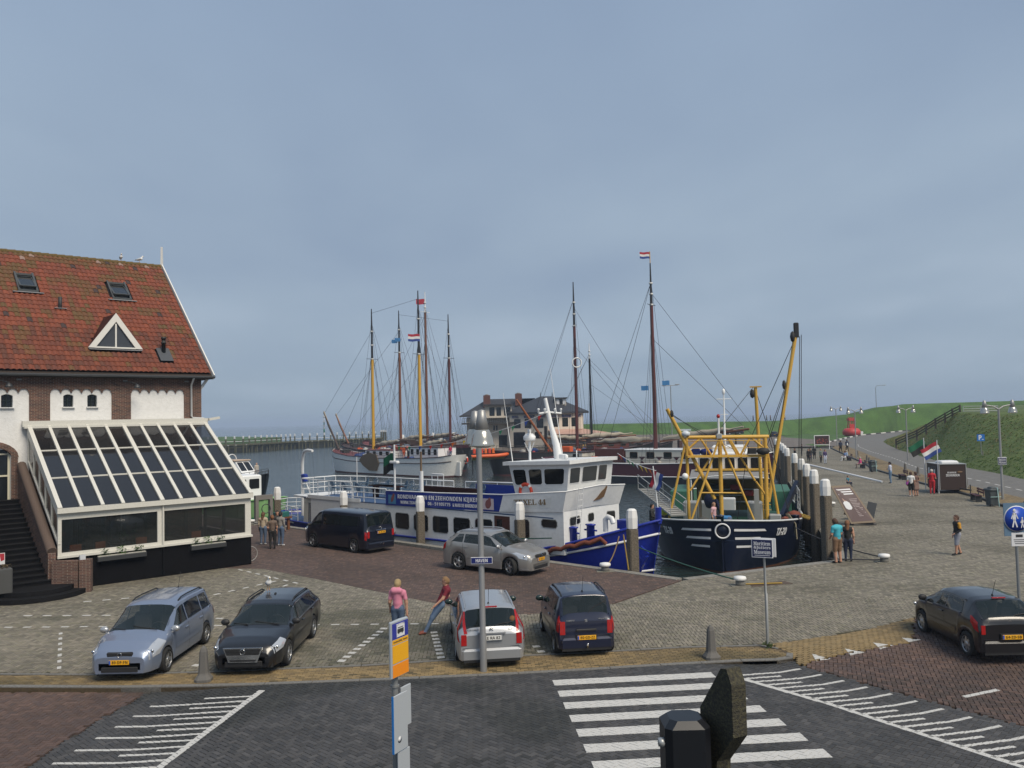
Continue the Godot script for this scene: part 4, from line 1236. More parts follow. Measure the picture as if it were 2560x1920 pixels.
func make_car(called: String,label: String,at: Vector3,turn: float,kind: String,paint_m: Material,o := {}) -> Node3D:
	var t := thing(called, label, "van" if kind == "van" else "car", at, turn, o.get("group", ""))
	var c := car_shape(kind)
	var s: Array = SPEC[kind]
	var mid := (c.rx + c.fx) * .5
	var wins: Array = o.get("wins", [])
	if wins.is_empty():
		var n: int = o.get("nwin", 3)
		var b0: float = s[6] + o.get("quarter", 0.35); var b1: float = s[10] - 0.22
		var t0: float = s[8] + o.get("quarter_top", 0.12); var t1: float = s[9] + 0.06
		var cut := [.0,.26,.62,1.0] if n == 3 else [.0,.45,1.0]
		var lo := []; var hi := []
		for k in n + 1:
			lo.append(lerpf(b0,b1,cut[k])); hi.append(lo[k])
		hi[0] = t0; hi[n] = t1
		for k in n: wins.append([lo[k] + .035,lo[k + 1] - .035,maxf(hi[k] + .035,.0),hi[k + 1] - .035])
	var far: bool = o.get("far", false)
	var X0: float = minf(wins[0][0],wins[0][2]); var X1: float = maxf(wins[-1][1],wins[-1][3])
	var A0: float = s[9] + .06; var A1: float = s[10] - .03; var R0: float = s[6] + .02; var R1 := lerpf(s[6],s[8],.9)
	var xs := [X0,X1,A0,A1,R0,R1]
	for e in c.top: xs.append(e[0])
	for e in c.hw: xs.append(e[0])
	var x := .0
	while x < c.L:
		xs.append(x); x += .16
	for wx in [c.rx,c.fx]:
		for k in range(-9,10): xs.append(wx + k * (c.r + .056) / 9.0)
	xs.append(c.L); xs.sort()
	var rings := []
	var last := -1.0
	var at_x := []
	for q in xs:
		if (q - last < .006 and not (q in [X0,X1,A0,A1,R0,R1])) or q > c.L or q < 0: continue
		last = q
		at_x.append(q)
		var ring := PackedVector3Array()
		for v in 8: ring.append(c.at(q,v,1.0))
		for v in 7: ring.append(c.at(q,6 - v,-1.0))
		rings.append(ring)
	var st := nb()
	st.set_smooth_group(1)
	for i in rings.size() - 1:
		var xm: float = (at_x[i] + at_x[i + 1]) * .5
		for k in 14:
			var v := k if k < 7 else 13 - k
			if not far and ((v == 3 and xm > X0 and xm < X1) or (v > 3 and ((xm > A0 and xm < A1) or (xm > R0 and xm < R1)))): continue
			quad(st,rings[i][k],rings[i + 1][k],rings[i + 1][k + 1],rings[i][k + 1])
	if not far:
		for side in [1.0,-1.0]:
			patch(st,c,[X0,X1,X0,X1],3.0,3.12,side,.0,10,1); patch(st,c,[X0,X1,X0,X1],3.86,4.0,side,.0,10,1)
			patch(st,c,[X0,wins[0][0],X0,wins[0][2]],3.1,3.88,side,.0,2,3); patch(st,c,[wins[-1][1],X1,wins[-1][3],X1],3.1,3.88,side,.0,3,3)
			patch(st,c,[A0,A1,A0,A1],4.0,4.12,side,.0,7,1); patch(st,c,[R0,R1,R0,R1],4.0,4.42,side,.0,7,2)
			for k in wins.size() - 1: patch(st,c,[wins[k][1],wins[k + 1][0],wins[k][3],wins[k + 1][2]],3.1,3.88,side,.0,1,3)
	st.set_smooth_group(-1)
	for e in [0,rings.size() - 1]:
		var p: PackedVector3Array = rings[e]
		var m := (p[0] + p[14]) * .5
		for k in 14: tri(st,m,p[k + 1],p[k]) if e == 0 else tri(st,m,p[k],p[k + 1])
	obj("body", st, paint_m, t)
	var glass: Material = mat("car_glass", 0.010, 0.013, 0.014, 0.04) if far else pane("car_window", 0.012, 0.02, 0.019, 0.5)
	var black := mat("car_black", 0.014, 0.014, 0.015, 0.6)
	var chrome := mat("chrome", 0.55, 0.56, 0.57, 0.12, 1.0)
	bx("underbody", V(0, 0.3, 0), V(c.L - 0.3, 0.22, c.W - 0.42), black, t)
	if not far:
		var trim := mat("cabin_trim", 0.035, 0.034, 0.034, 0.85)
		bx("cabin_floor", V((X0 + X1) * 0.5 - mid, 0.42, 0), V(X1 - X0 + 0.8, 0.06, c.W - 0.3), trim, t)
		rb("dashboard", V(s[10] - 0.28 - mid, s[14] - 0.12, 0), V(0.5, 0.24, c.W * 0.84), 0.06, trim, t)
		rb("parcel_shelf", V(s[6] + 0.4 - mid, s[13] - 0.1, 0), V(0.5, 0.05, c.W * 0.78), 0.02, trim, t)
		for row in ([0.95] if kind == "van" else [0.95, 1.8]):
			for z in [-.36,.36]:
				var sx: float = s[10] - row - mid
				st = nb(); rbox(st, V(sx, 0.62, z), V(0.5, 0.18, 0.5), 0.05); rbox(st, V(sx - 0.3, 0.95, z), V(0.16, 0.62, 0.48), 0.06, Basis(Vector3.BACK, 0.18)); rbox(st, V(sx - 0.38, 1.34, z), V(0.1, 0.18, 0.26), 0.04); obj("seat", st, mat("seat_cloth", 0.075, 0.075, 0.08, 0.95), t)
		st = nb(); torus(st, V(s[10] - 0.6 - mid, s[14] + 0.02, -0.36), 0.18, 0.018, Basis(Vector3.BACK, -0.4) * Basis(Vector3.UP, PI / 2), 16, 6); obj("steering_wheel", st, trim, t)
	if far:
		st = nb(); across(st, c, s[9] + 0.05, s[10] - 0.06, 4.1, 0.006); obj("windscreen", st, glass, t)
		st = nb(); across(st, c, s[6] + 0.03, s[8] - 0.04, 4.2, 0.006); obj("rear_window", st, glass, t)
	else:
		st = nb(); across(st, c, s[9] + 0.06, s[10] - 0.03, 4.02, 0.006, 4.1); obj("windscreen", st, glass, t)
		st = nb(); across(st, c, s[6] + 0.02, lerpf(s[6], s[8], 0.9), 4.25, 0.007, 4.4); obj("rear_window", st, glass, t)
	for side in [1.0,-1.0]:
		for w in wins:
			st = nb(); patch(st, c, w, 3.1, 3.88, side, 0.006); obj("side_window", st, glass, t)
		if o.get("far", false): continue
		if o.get("trim", false):
			st = nb(); patch(st,c,[wins[0][0],wins[-1][1],wins[0][0],wins[-1][1]],3.0,3.07,side,.008,12,1)
			patch(st, c, [wins[0][2], wins[-1][3], wins[0][2], wins[-1][3]], 3.92, 3.98, side, 0.01, 12, 1); obj("window_trim", st, chrome, t)
		for k in wins.size():
			var wx: float = wins[k][0] - .035
			if k == 0 and wins.size() > 1: continue
			st = nb(); patch(st, c, [wx - 0.006, wx + 0.006, wx - 0.006, wx + 0.006], 0.25, 3.0, side, 0.003, 1, 8); obj("door_seam", st, black, t)
			rb("door_handle", c.at(wx + 0.16, 2.5, side, 0.02), V(0.2, 0.03, 0.03), 0.008, paint_m, t)
		st = nb(); patch(st, c, [wins[-1][1] + 0.1, wins[-1][1] + 0.112, wins[-1][1] + 0.1, wins[-1][1] + 0.112], 0.25, 3.0, side, 0.003, 1, 8); obj("door_seam", st, black, t)
		if not o.get("noside", false):
			st = nb(); patch(st, c, [c.rx + 0.45, c.fx - 0.45, c.rx + 0.45, c.fx - 0.45], 1.15, 1.5, side, 0.012, 8, 2); obj("side_moulding", st, paint_m if o.get("paintmould", false) else black, t)
		st = nb()
		var mp := c.at(s[10] - .25,3.05,side,.12)
		ball(st,mp,V(.07,.085,.12),12); bar(st,c.at(s[10] - .22,2.95,side),mp,.05,.04)
		obj("mirror", st, o.get("mirror", paint_m), t)
		if o.get("rails", false):
			st = nb()
			var pts := []
			for k in 9:
				var u := k / 8.0
				var q := c.at(lerpf(s[8] + .1,s[9] - .25,u),4.6,side,.0)
				pts.append(q + V(0,.0 if k == 0 or k == 8 else .055,0))
			tube(st, pts, 0.02, 6); obj("roof_rail", st, o.get("railm", black), t)
	for wx in [c.rx,c.fx]:
		for side in [1.0,-1.0]:
			wheel(t, V(wx - mid, c.r, side * (c.W * 0.5 - 0.115)), c.r, side, o.get("spokes", 6), o.get("steer", 0.0) if wx == c.fx else 0.0)
	var clear := mat("lamp_clear", 0.55, 0.57, 0.6, 0.08, 0.5); var redl := mat("lamp_red", 0.33, 0.012, 0.012, 0.12)
	var hl: Array = o.get("head", [c.L - 0.5, c.L - 0.08, c.L - 0.42, c.L - 0.1, 2.2, 3.4])
	var tl: Array = o.get("tail", [0.02, 0.2, 0.02, 0.16, 2.0, 3.4])
	for side in [1.0,-1.0]:
		st = nb(); patch(st, c, hl.slice(0, 4), hl[4], hl[5], side, 0.008); var h := obj("headlight", st, clear, t)
		if not o.get("far", false):
			st = nb(); var lp := c.at(hl[1] - 0.1, (hl[4] + hl[5]) * 0.5, side, 0.012); ball(st, lp, V(0.03, 0.045, 0.045), 10); obj("reflector", st, chrome, h)
		st = nb(); patch(st,c,tl.slice(0,4),tl[4],tl[5],side,.009)
		if o.has("tbox"): box(st, V(-mid + 0.0, (o.tbox[0] + o.tbox[1]) * 0.5, side * (c.W * 0.43 - o.tbox[2] * 0.5)), V(0.03, o.tbox[1] - o.tbox[0], o.tbox[2]))
		if o.has("tup"): patch(st, c, [0.02, o.tup, 0.02, o.tup], 4.0, 4.42, side, 0.012)
		obj("taillight", st, redl, t)
	var f := c.L - mid; var b := -mid
	st = nb(); rbox(st,V(f - .02,.32,0),V(.07,.13,c.W * .52),.02)
	obj("air_intake", st, black, t)
	rb("rear_bumper", V(b + 0.05, 0.4, 0), V(0.2, 0.3, c.W * 0.9), 0.09, o.get("rearbump", paint_m), t)
	bx("rear_valance", V(b + 0.06, 0.235, 0), V(0.2, 0.12, c.W * 0.8), black, t)
	rb("front_bumper", V(f - 0.1, 0.42, 0), V(0.2, 0.24, c.W * 0.66), 0.07, paint_m, t)
	var ahead := Basis(Vector3.UP,PI / 2); var behind := Basis(Vector3.UP,-PI / 2)
	if o.has("fplate"): plate(t, Transform3D(ahead, V(f + 0.025, o.get("fpy", 0.45), 0)), o.fplate)
	if o.has("rplate"):
		plate(t, Transform3D(behind, V(b - 0.062, o.get("rpy", 0.75), 0)), o.rplate, not o.get("german", false))
		bx("plate_recess", V(b - 0.02, o.get("rpy", 0.75), 0), V(0.06, 0.14, 0.56), o.get("recess", paint_m), t)
	if o.get("antenna", false):
		st = nb(); var ap := c.at(s[8] + 0.25, 7.0, 1.0); tube(st, [ap, ap + V(-0.18, 0.42, 0)], 0.006, 5); lathe(st, [[0.03, 0], [0.012, 0.04]], 8, ap); obj("antenna", st, black, t)
	if not o.get("far", false):
		tb("wiper", [V(b + 0.02 + s[6], s[7] - 0.02, 0.0), c.at(s[6] + 0.05, 6.2, 1.0, 0.025), c.at(s[6] + 0.1, 4.9, 1.0, 0.03)], 0.012, black, t, 5)
		st = nb(); tube(st, [c.at(s[10] - 0.02, 6.0, 1.0, 0.02), c.at(s[10] - 0.12, 4.5, 1.0, 0.02)], 0.01, 5); tube(st, [c.at(s[10] - 0.02, 5.0, -1.0, 0.02), c.at(s[10] - 0.12, 6.6, 1.0, 0.02)], 0.01, 5); obj("wiper", st, black, t)
	return t
func ring_badge(parent: Node3D,at: Vector3,b: Basis,r: float,strokes: Array,m: Material) -> void:
	var st := nb()
	torus(st,at,r,r * .12,b,20,6)
	for s in strokes: bar(st,at + b * V(s[0] * r,s[1] * r,.004),at + b * V(s[2] * r,s[3] * r,.004),r * .17,r * .12)
	obj("badge", st, m, parent)
func make_cars() -> void:
	var black := mat("car_black", 0.014, 0.014, 0.015, 0.6)
	var chrome := mat("chrome", 0.55, 0.56, 0.57, 0.12, 1.0)
	var silver := car_paint("paint_silver", 0.40, 0.41, 0.425, 0.55)
	var warm := car_paint("paint_warm_silver", 0.30, 0.295, 0.285, 0.5)
	var blue_silver := car_paint("paint_blue_silver", 0.22, 0.265, 0.36, 0.5)
	var blackp := car_paint("paint_black", 0.006, 0.006, 0.008, 0.1)
	var navy := car_paint("paint_navy", 0.007, 0.011, 0.035, 0.2)
	var navy2 := car_paint("paint_dark_navy", 0.004, 0.006, 0.016, 0.2)
	var ahead := Basis(Vector3.UP,PI / 2); var behind := Basis(Vector3.UP,-PI / 2)
	var t := make_car("parked_car", "silver blue people carrier with roof rails and yellow plate, parked nose to the road", V(-9.92, 0, -23.05), -PI / 2, "zafira", blue_silver, {"fplate": "89-DP-FN", "fpy": 0.5, "rails": true, "antenna": true, "group": "parked cars", "head": [3.6, 4.24, 3.72, 4.22, 1.9, 4.1], "quarter": 0.3, "mirror": silver, "paintmould": true})
	var st := nb(); rbox(st, V(2.155, 0.665, 0), V(0.07, 0.14, 0.66), 0.025); obj("grille", st, black, t)
	rb("bumper_strip", V(2.11, 0.585, 0), V(0.1, 0.07, 1.28), 0.03, black, t)
	ring_badge(t,V(2.195,.665,0),ahead,.055,[[-1.0,-.15,.3,.05],[1.0,.15,-.3,-.05]],chrome)
	t = make_car("parked_car", "black estate car with chrome grille frame, parked nose to the road", V(-6.92, 0, -23.42), -PI / 2, "passat", blackp, {"fplate": "21-HZS-7", "fpy": 0.47, "rails": true, "trim": true, "antenna": false, "group": "parked cars", "head": [4.1, 4.66, 4.2, 4.66, 2.0, 3.9], "spokes": 10, "paintmould": true, "mirror": black})
	st = nb()
	var gp := PackedVector2Array([Vector2(-.5,.72),Vector2(.5,.72),Vector2(.36,.36),Vector2(-.36,.36)])
	prism(st, gp, 0.0, 0.05, Transform3D(ahead, V(2.31, 0, 0))); obj("grille_frame", st, chrome, t)
	st = nb(); prism(st,PackedVector2Array([Vector2(-.455,.695),Vector2(.455,.695),Vector2(.4,.545),Vector2(-.4,.545)]),.0,.056,Transform3D(ahead,V(2.31,0,0)))
	prism(st, PackedVector2Array([Vector2(-0.34, 0.43), Vector2(0.34, 0.43), Vector2(0.31, 0.385), Vector2(-0.31, 0.385)]), 0.0, 0.056, Transform3D(ahead, V(2.31, 0, 0))); obj("grille", st, black, t)
	st = nb()
	for k in 4: box(st,V(2.37,.57 + k * .034,0),V(.008,.007,.84))
	obj("grille_slats", st, mat("dark_chrome", 0.12, 0.12, 0.12, 0.3, 0.8), t)
	ring_badge(t,V(2.385,.63,0),ahead,.065,[[-.5,.75,.0,.05],[.5,.75,.0,.05],[-.75,.3,-.35,-.8],[.75,.3,.35,-.8],[-.35,-.8,.0,-.05],[.35,-.8,.0,-.05]],chrome)
	st = nb(); ball(st, V(-0.55, 1.48, 0.0), V(0.09, 0.03, 0.03), 8); obj("roof_fin", st, black, t)
	t = make_car("parked_car", "silver estate car with tall red tail lamps, parked behind the street lamp post", V(-0.95, 0, -23.62), 1.691, "c5", silver, {"rplate": "LE RA 82", "german": true, "rpy": 0.78, "rails": true, "railm": silver, "antenna": true, "group": "parked cars", "tail": [0.02, 0.16, 0.36, 0.5, 2.05, 3.92], "tbox": [0.6, 0.87, 0.14], "tup": 0.5, "mirror": mat("green_mirror", 0.015, 0.03, 0.028, 0.2)})
	var cm := -(.5 * (4.7 - 1.0 - 2.75 + 4.7 - 1.0))
	rb("tailgate_handle", V(cm - 0.035, 0.9, 0), V(0.05, 0.05, 0.72), 0.015, silver, t)
	st = nb()
	for q in [[-.05,.95,.0,.985],[.05,.95,.0,.985],[-.05,.985,.0,1.02],[.05,.985,.0,1.02]]: bar(st,V(cm + .015,q[1],q[0]),V(cm + .015,q[3],q[2]),.012,.012)
	obj("badge", st, chrome, t)
	text("tail_script", "C5", 0.045, chrome, t, Transform3D(behind, V(cm + 0.02, 0.985, 0.5)), 0.12, 0.006)
	text("tail_script", "CITROËN", 0.035, mat("dark_chrome", 0.12, 0.12, 0.12, 0.3, 0.8), t, Transform3D(behind, V(cm + 0.02, 0.985, -0.5)), 0.34, 0.006)
	lt("round_sticker", [[0.075, 0.0], [0.07, 0.008], [0.0, 0.01]], V(cm + 0.31, 1.16, 0.58), mat("sticker_orange", 0.6, 0.25, 0.02, 0.5), t, 16, Basis(Vector3.BACK, 1.0))
	bx("brake_lamp", V(cm + 0.52, 1.44, 0), V(0.06, 0.025, 0.4), mats["lamp_red"], t)
	t = make_car("parked_car", "small tall navy hatchback seen from behind with a bright reflection in its rear window", V(1.62, 0, -23.83), 1.681, "wagonr", navy, {"rplate": "80-GD-ZZ", "rpy": 0.52, "rails": true, "antenna": true, "group": "parked cars", "tail": [0.02, 0.14, 0.02, 0.12, 1.75, 3.5], "tbox": [0.6, 0.94, 0.14], "paintmould": true, "recess": black, "mirror": mat("green_mirror", 0.015, 0.03, 0.028, 0.2), "spokes": 6})
	cm = -(.5 * (3.5 - .62 - 2.36 + 3.5 - .62))
	text("tail_script", "SUZUKI", 0.035, chrome, t, Transform3D(behind, V(cm - 0.005, 0.96, -0.42)), 0.22, 0.006)
	text("tail_script", "wagon R+", 0.04, chrome, t, Transform3D(behind, V(cm - 0.005, 0.98, 0.45)), 0.24, 0.006)
	text("badge", "S", 0.07, chrome, t, Transform3D(behind, V(cm - 0.005, 0.95, 0.0)), 0.075, 0.008)
	rb("tailgate_handle", V(cm - 0.02, 0.71, 0), V(0.05, 0.045, 0.56), 0.015, black, t)
	st = nb(); tube(st, [V(cm, 0.3, 0), V(cm - 0.16, 0.3, 0), V(cm - 0.19, 0.36, 0)], 0.025, 8); ball(st, V(cm - 0.19, 0.38, 0), V(0.03, 0.03, 0.03), 10); obj("tow_hook", st, chrome, t)
	t = make_car("parked_car", "black hatchback at the right edge with red brake lamps, driving away", V(12.32, -0.02, -22.68), 1.56, "swift", blackp, {"rplate": "64-ZD-SB", "rpy": 0.62, "antenna": true, "nwin": 2, "quarter": 0.65, "quarter_top": 0.3, "group": "moving cars", "tail": [0.03, 0.3, 0.1, 0.36, 2.0, 3.15], "tbox": [0.68, 0.9, 0.1], "paintmould": true, "spokes": 7, "recess": black, "mirror": black})
	cm = -(.5 * (3.7 - .75 - 2.38 + 3.7 - .75))
	text("badge", "S", 0.1, chrome, t, Transform3D(behind, V(cm + 0.03, 0.95, 0.0)), 0.1, 0.008)
	text("tail_script", "SUZUKI", 0.04, chrome, t, Transform3D(behind, V(cm + 0.03, 0.95, -0.42)), 0.26, 0.006)
	bx("brake_lamp", V(cm + 0.5, 1.475, 0), V(0.05, 0.025, 0.34), mats["lamp_red"], t)
	t = make_car("parked_car", "silver crossover with alloy wheels standing on the red brick quay lane", V(-0.83, 0, -35.28), -0.628, "koleos", warm, {"fplate": "97-GBT-4", "fpy": 0.62, "rails": true, "railm": silver, "antenna": true, "nwin": 3, "group": "parked cars", "steer": -0.35, "paintmould": true, "spokes": 5, "head": [3.75, 4.38, 3.9, 4.4, 2.1, 3.4], "mirror": silver, "tail": [0.03, 0.22, 0.1, 0.24, 2.0, 3.2]})
	rb("grille", V(2.27, 0.78, 0), V(0.08, 0.1, 0.74), 0.03, black, t)
	st = nb()
	for q in [[0,.07,.05,0],[.05,0,0,-.07],[0,-.07,-.05,0],[-.05,0,0,.07]]: bar(st,V(2.325,.8 + q[1],q[0]),V(2.325,.8 + q[3],q[2]),.018,.012)
	obj("badge", st, chrome, t)
	st = nb(); patch(st, car_shape("koleos"), [4.2, 4.45, 4.1, 4.42], 0.2, 0.6, 1.0, 0.02); patch(st, car_shape("koleos"), [4.2, 4.45, 4.1, 4.42], 0.2, 0.6, -1.0, 0.02); obj("skid_trim", st, silver, t)
	t = make_car("panel_van", "dark navy panel van with alloy wheels parked by the white passenger boat", V(-8.54, 0, -42.4), 2.415, "van", navy2, {"rplate": "85-BL-RR", "rpy": 0.98, "group": "parked cars", "wins": [[3.62, 4.48, 3.62, 3.92]], "tail": [0.02, 0.12, 0.02, 0.12, 1.5, 2.9], "tbox": [0.75, 1.06, 0.13], "spokes": 5, "recess": navy2, "noside": true, "mirror": black})
	st = nb(); patch(st, car_shape("van"), [0.5, 3.45, 0.5, 3.45], 3.15, 3.85, 1.0, 0.004, 10, 3); patch(st, car_shape("van"), [0.5, 3.45, 0.5, 3.45], 3.15, 3.85, -1.0, 0.004, 10, 3); obj("side_panel", st, mat("car_glass", 0.010, 0.013, 0.014, 0.04), t)
	cm = -(.5 * (5.29 - .95 - 3.4 + 5.29 - .95))
	rb("chrome_strip", V(cm - 0.03, 1.09, 0), V(0.05, 0.04, 0.6), 0.015, chrome, t)
	ring_badge(t,V(cm - .01,1.2,.0),behind,.06,[[-.5,.7,.0,-.1],[.5,.7,.0,-.1],[-.7,.2,-.3,-.8],[.7,.2,.3,-.8]],chrome)
	tb("tow_hook", [V(cm, 0.42, 0), V(cm - 0.2, 0.42, 0), V(cm - 0.22, 0.5, 0)], 0.03, chrome, t, 8)
	tb("sill_tube", [V(-1.3, 0.3, 0.93), V(1.3, 0.3, 0.93)], 0.03, chrome, t, 8)
	var far_a := car_paint("paint_teal", 0.012, 0.03, 0.045, 0.2)
	for q in [["zafira", 25.3, -203, 0.9, far_a, "dark blue car standing by the hotel terrace in front of the dike"], ["c5", 21.9, -162.5, 2.75, far_a, "dark green estate car on the far quay behind a brown mooring post"], ["passat", 56.5, -213, 3.3, blackp, "black car under the dike, left of the steps"], ["swift", 68.5, -218, 1.35, navy2, "dark hatchback under the dike, right of the steps"], ["c5", -23.6, -258, 0.3, far_a, "dark car far off on the quay left of the hotel"], ["zafira", -20.6, -262, 0.1, navy, "blue car far off on the quay left of the hotel, nearer the hotel"]]:
		make_car("distant_car", q[5], V(q[1], ground_h(q[1], q[2]) - 0.01, q[2]), q[3], q[0], q[4], {"far": true, "group": "cars on the far car park", "rails": false, "rplate": "" if q[0] != "swift" else "27-NL-PD", "rpy": 0.7})
const WL := -1.8
func hull_at(s: Array,side: float,t: float,zc: float,out := .0) -> Vector3:
	var k := pow(clampf(t,.0,1.3),1.25)
	return V(s[0] + s[4] * t,lerpf(s[2],WL,t),zc + side * (lerpf(s[1],s[3],k) + out))
func hull_band(called: String,S: Array,t0: float,t1: float,zc: float,m: Material,parent: Node,n := 5,out := .0) -> MeshInstance3D:
	var st := nb()
	st.set_smooth_group(1)
	for side in [1.0,-1.0]:
		var rings := []
		for s in S:
			var r := PackedVector3Array()
			for k in n + 1: r.append(hull_at(s,side,lerpf(t0,t1,float(k) / n),zc,out))
			if side < 0: r.reverse()
			rings.append(r)
		loft(st,rings,false,false)
		for e in [0,S.size() - 1]:
			var r: PackedVector3Array = rings[e]
			for k in n: quad(st,r[k],r[k + 1],V(r[k + 1].x,r[k + 1].y,zc),V(r[k].x,r[k].y,zc))
	st.set_smooth_group(-1)
	return obj(called,st,m,parent)
func hull_rail(called: String,S: Array,t: float,zc: float,r: float,m: Material,parent: Node,side := .0,from := -1e9,to := 1e9) -> void:
	var st := nb()
	for sd in ([1.0,-1.0] if side == .0 else [side]):
		var pts := []
		for s in S:
			if s[0] >= from and s[0] <= to: pts.append(hull_at(s,sd,t,zc,r * .3))
		tube(st,pts,r,6)
	obj(called,st,m,parent)
func deck(called: String,S: Array,down: float,zc: float,m: Material,parent: Node,inset := .06) -> void:
	var st := nb()
	for i in S.size() - 1:
		var q := []
		for k in [[0,-1.0],[1,-1.0],[1,1.0],[0,1.0]]:
			var s: Array = S[i + k[0]]
			var t: float = down / maxf(s[2] - WL,.1)
			q.append(V(s[0] + s[4] * t,s[2] - down,zc + k[1] * maxf(lerpf(s[1],s[3],pow(t,1.25)) - inset,.01)))
		quad(st,q[0],q[1],q[2],q[3])
	obj(called,st,m,parent)
func railing(called: String,pts: Array,h: float,bars: int,step: float,r: float,m: Material,parent: Node) -> void:
	var st := nb()
	for i in pts.size() - 1:
		var a: Vector3 = pts[i]; var b: Vector3 = pts[i + 1]
		var n := maxi(1,int(round(a.distance_to(b) / step)))
		for k in n + (1 if i == pts.size() - 2 else 0):
			var p := a.lerp(b,float(k) / n)
			tube(st,[p,p + V(0,h,0)],r,5)
		for j in bars:
			var y := V(0,h * (j + 1.0) / bars,0)
			tube(st,[a + y,b + y],r * (1.25 if j == bars - 1 else .8),5)
	obj(called,st,m,parent)
func on_face(c: Array,u: float,v: float) -> Vector3:
	return (c[0] as Vector3).lerp(c[1],u).lerp((c[3] as Vector3).lerp(c[2],u),v)
func panel(called: String,c: Array,u0: float,u1: float,v0: float,v1: float,out: float,m: Material,parent: Node,cut := .0) -> MeshInstance3D:
	var st := nb()
	var n: Vector3 = (c[1] - c[0]).cross(c[3] - c[0]).normalized()
	var du := cut / maxf((c[1] - c[0]).length(),.1); var dv := cut / maxf((c[3] - c[0]).length(),.1)
	var uv := [[u0,v0 + dv],[u0 + du,v0],[u1 - du,v0],[u1,v0 + dv],[u1,v1 - dv],[u1 - du,v1],[u0 + du,v1],[u0,v1 - dv]] if cut > .0 else [[u0,v0],[u1,v0],[u1,v1],[u0,v1]]
	var front := []; var mid := Vector3.ZERO
	for q in uv:
		front.append(on_face(c,q[0],q[1]) + n * out); mid += front[-1]
	mid /= front.size()
	for k in front.size():
		var l := (k + 1) % front.size()
		tri(st,mid,front[l],front[k])
		quad(st,front[k],front[l],front[l] - n * (out + .01),front[k] - n * (out + .01))
	return obj(called,st,m,parent)
func window_on(c: Array, u0: float, u1: float, v0: float, v1: float, parent: Node, glass: Material, frame: Material, called := "window", cut := 0.06) -> void:
	var w := Node3D.new(); w.name = numbered(called,parent); parent.add_child(w)
	var W: float = (c[1] - c[0]).length(); var H: float = (c[3] - c[0]).length()
	panel("frame", c, u0 - 0.035 / W, u1 + 0.035 / W, v0 - 0.035 / H, v1 + 0.035 / H, 0.012, frame, w, cut + 0.02)
	panel("pane", c, u0, u1, v0, v1, 0.018, glass, w, cut)
func lifebuoy(parent: Node, at: Vector3, b: Basis, R := 0.3, called := "lifebuoy") -> void:
	var st := nb(); torus(st, at, R, R * 0.24, b, 24, 8); var o := obj(called, st, mat("buoy_orange", 0.6, 0.06, 0.025, 0.5), parent)
	st = nb()
	for k in 4: torus(st,at,R,R * .255,b,3,8,PI / 4 + k * PI / 2 - .16,PI / 4 + k * PI / 2 + .16)
	obj("band", st, mat("buoy_white", 0.7, 0.7, 0.68, 0.5), o)
func flag_mesh(w: float, h: float, cols: Array, parent: Node, xf: Transform3D, droop := 0.0, called := "flag") -> void:
	var f := Node3D.new(); f.name = numbered(called,parent); parent.add_child(f); f.transform = xf
	for j in cols.size():
		var st := nb()
		st.set_smooth_group(1)
		for i in 10:
			var q := []
			for k in [[0,0],[0,1],[1,1],[1,0]]:
				var u: float = (i + k[0]) / 10.0; var v: float = 1.0 - (j + k[1]) / float(cols.size())
				q.append(V(-u * w,(v - 1.0) * h - droop * u * u * w + sin(u * 7.0) * .02 * w,sin(u * 8.0 + v) * .06 * w * u))
			quad(st,q[0],q[1],q[2],q[3])
		st.set_smooth_group(-1)
		obj("stripe", st, cols[j], f)
func plastic_chair(at: Vector3,turn: float,label: String,m: Material) -> void:
	var c := thing("garden_chair", label, "chair", at, turn, "blue plastic chairs on the passenger boat")
	var st := nb(); rbox(st, V(0, 0.42, 0), V(0.46, 0.04, 0.44), 0.015); obj("seat", st, m, c)
	st = nb()
	for k in 5: tube(st,[V((k - 2) * .09,.44,-.2),V((k - 2) * .11,.7,-.27),V((k - 2) * .085,.88 - absf(k - 2.0) * .035,-.32)],.022,5)
	torus(st,V(0,.68,-.29),.22,.022,Basis(Vector3.RIGHT,-.2),12,5,.0,PI)
	obj("backrest", st, m, c)
	for s in [-1,1]:
		tb("arm", [V(0.25 * s, 0.62, -0.24), V(0.27 * s, 0.64, 0.1), V(0.26 * s, 0.5, 0.22), V(0.25 * s, 0.0, 0.24)], 0.022, m, c, 5)
		tb("leg", [V(0.2 * s, 0.42, -0.18), V(0.23 * s, 0.0, -0.26)], 0.022, m, c, 5)
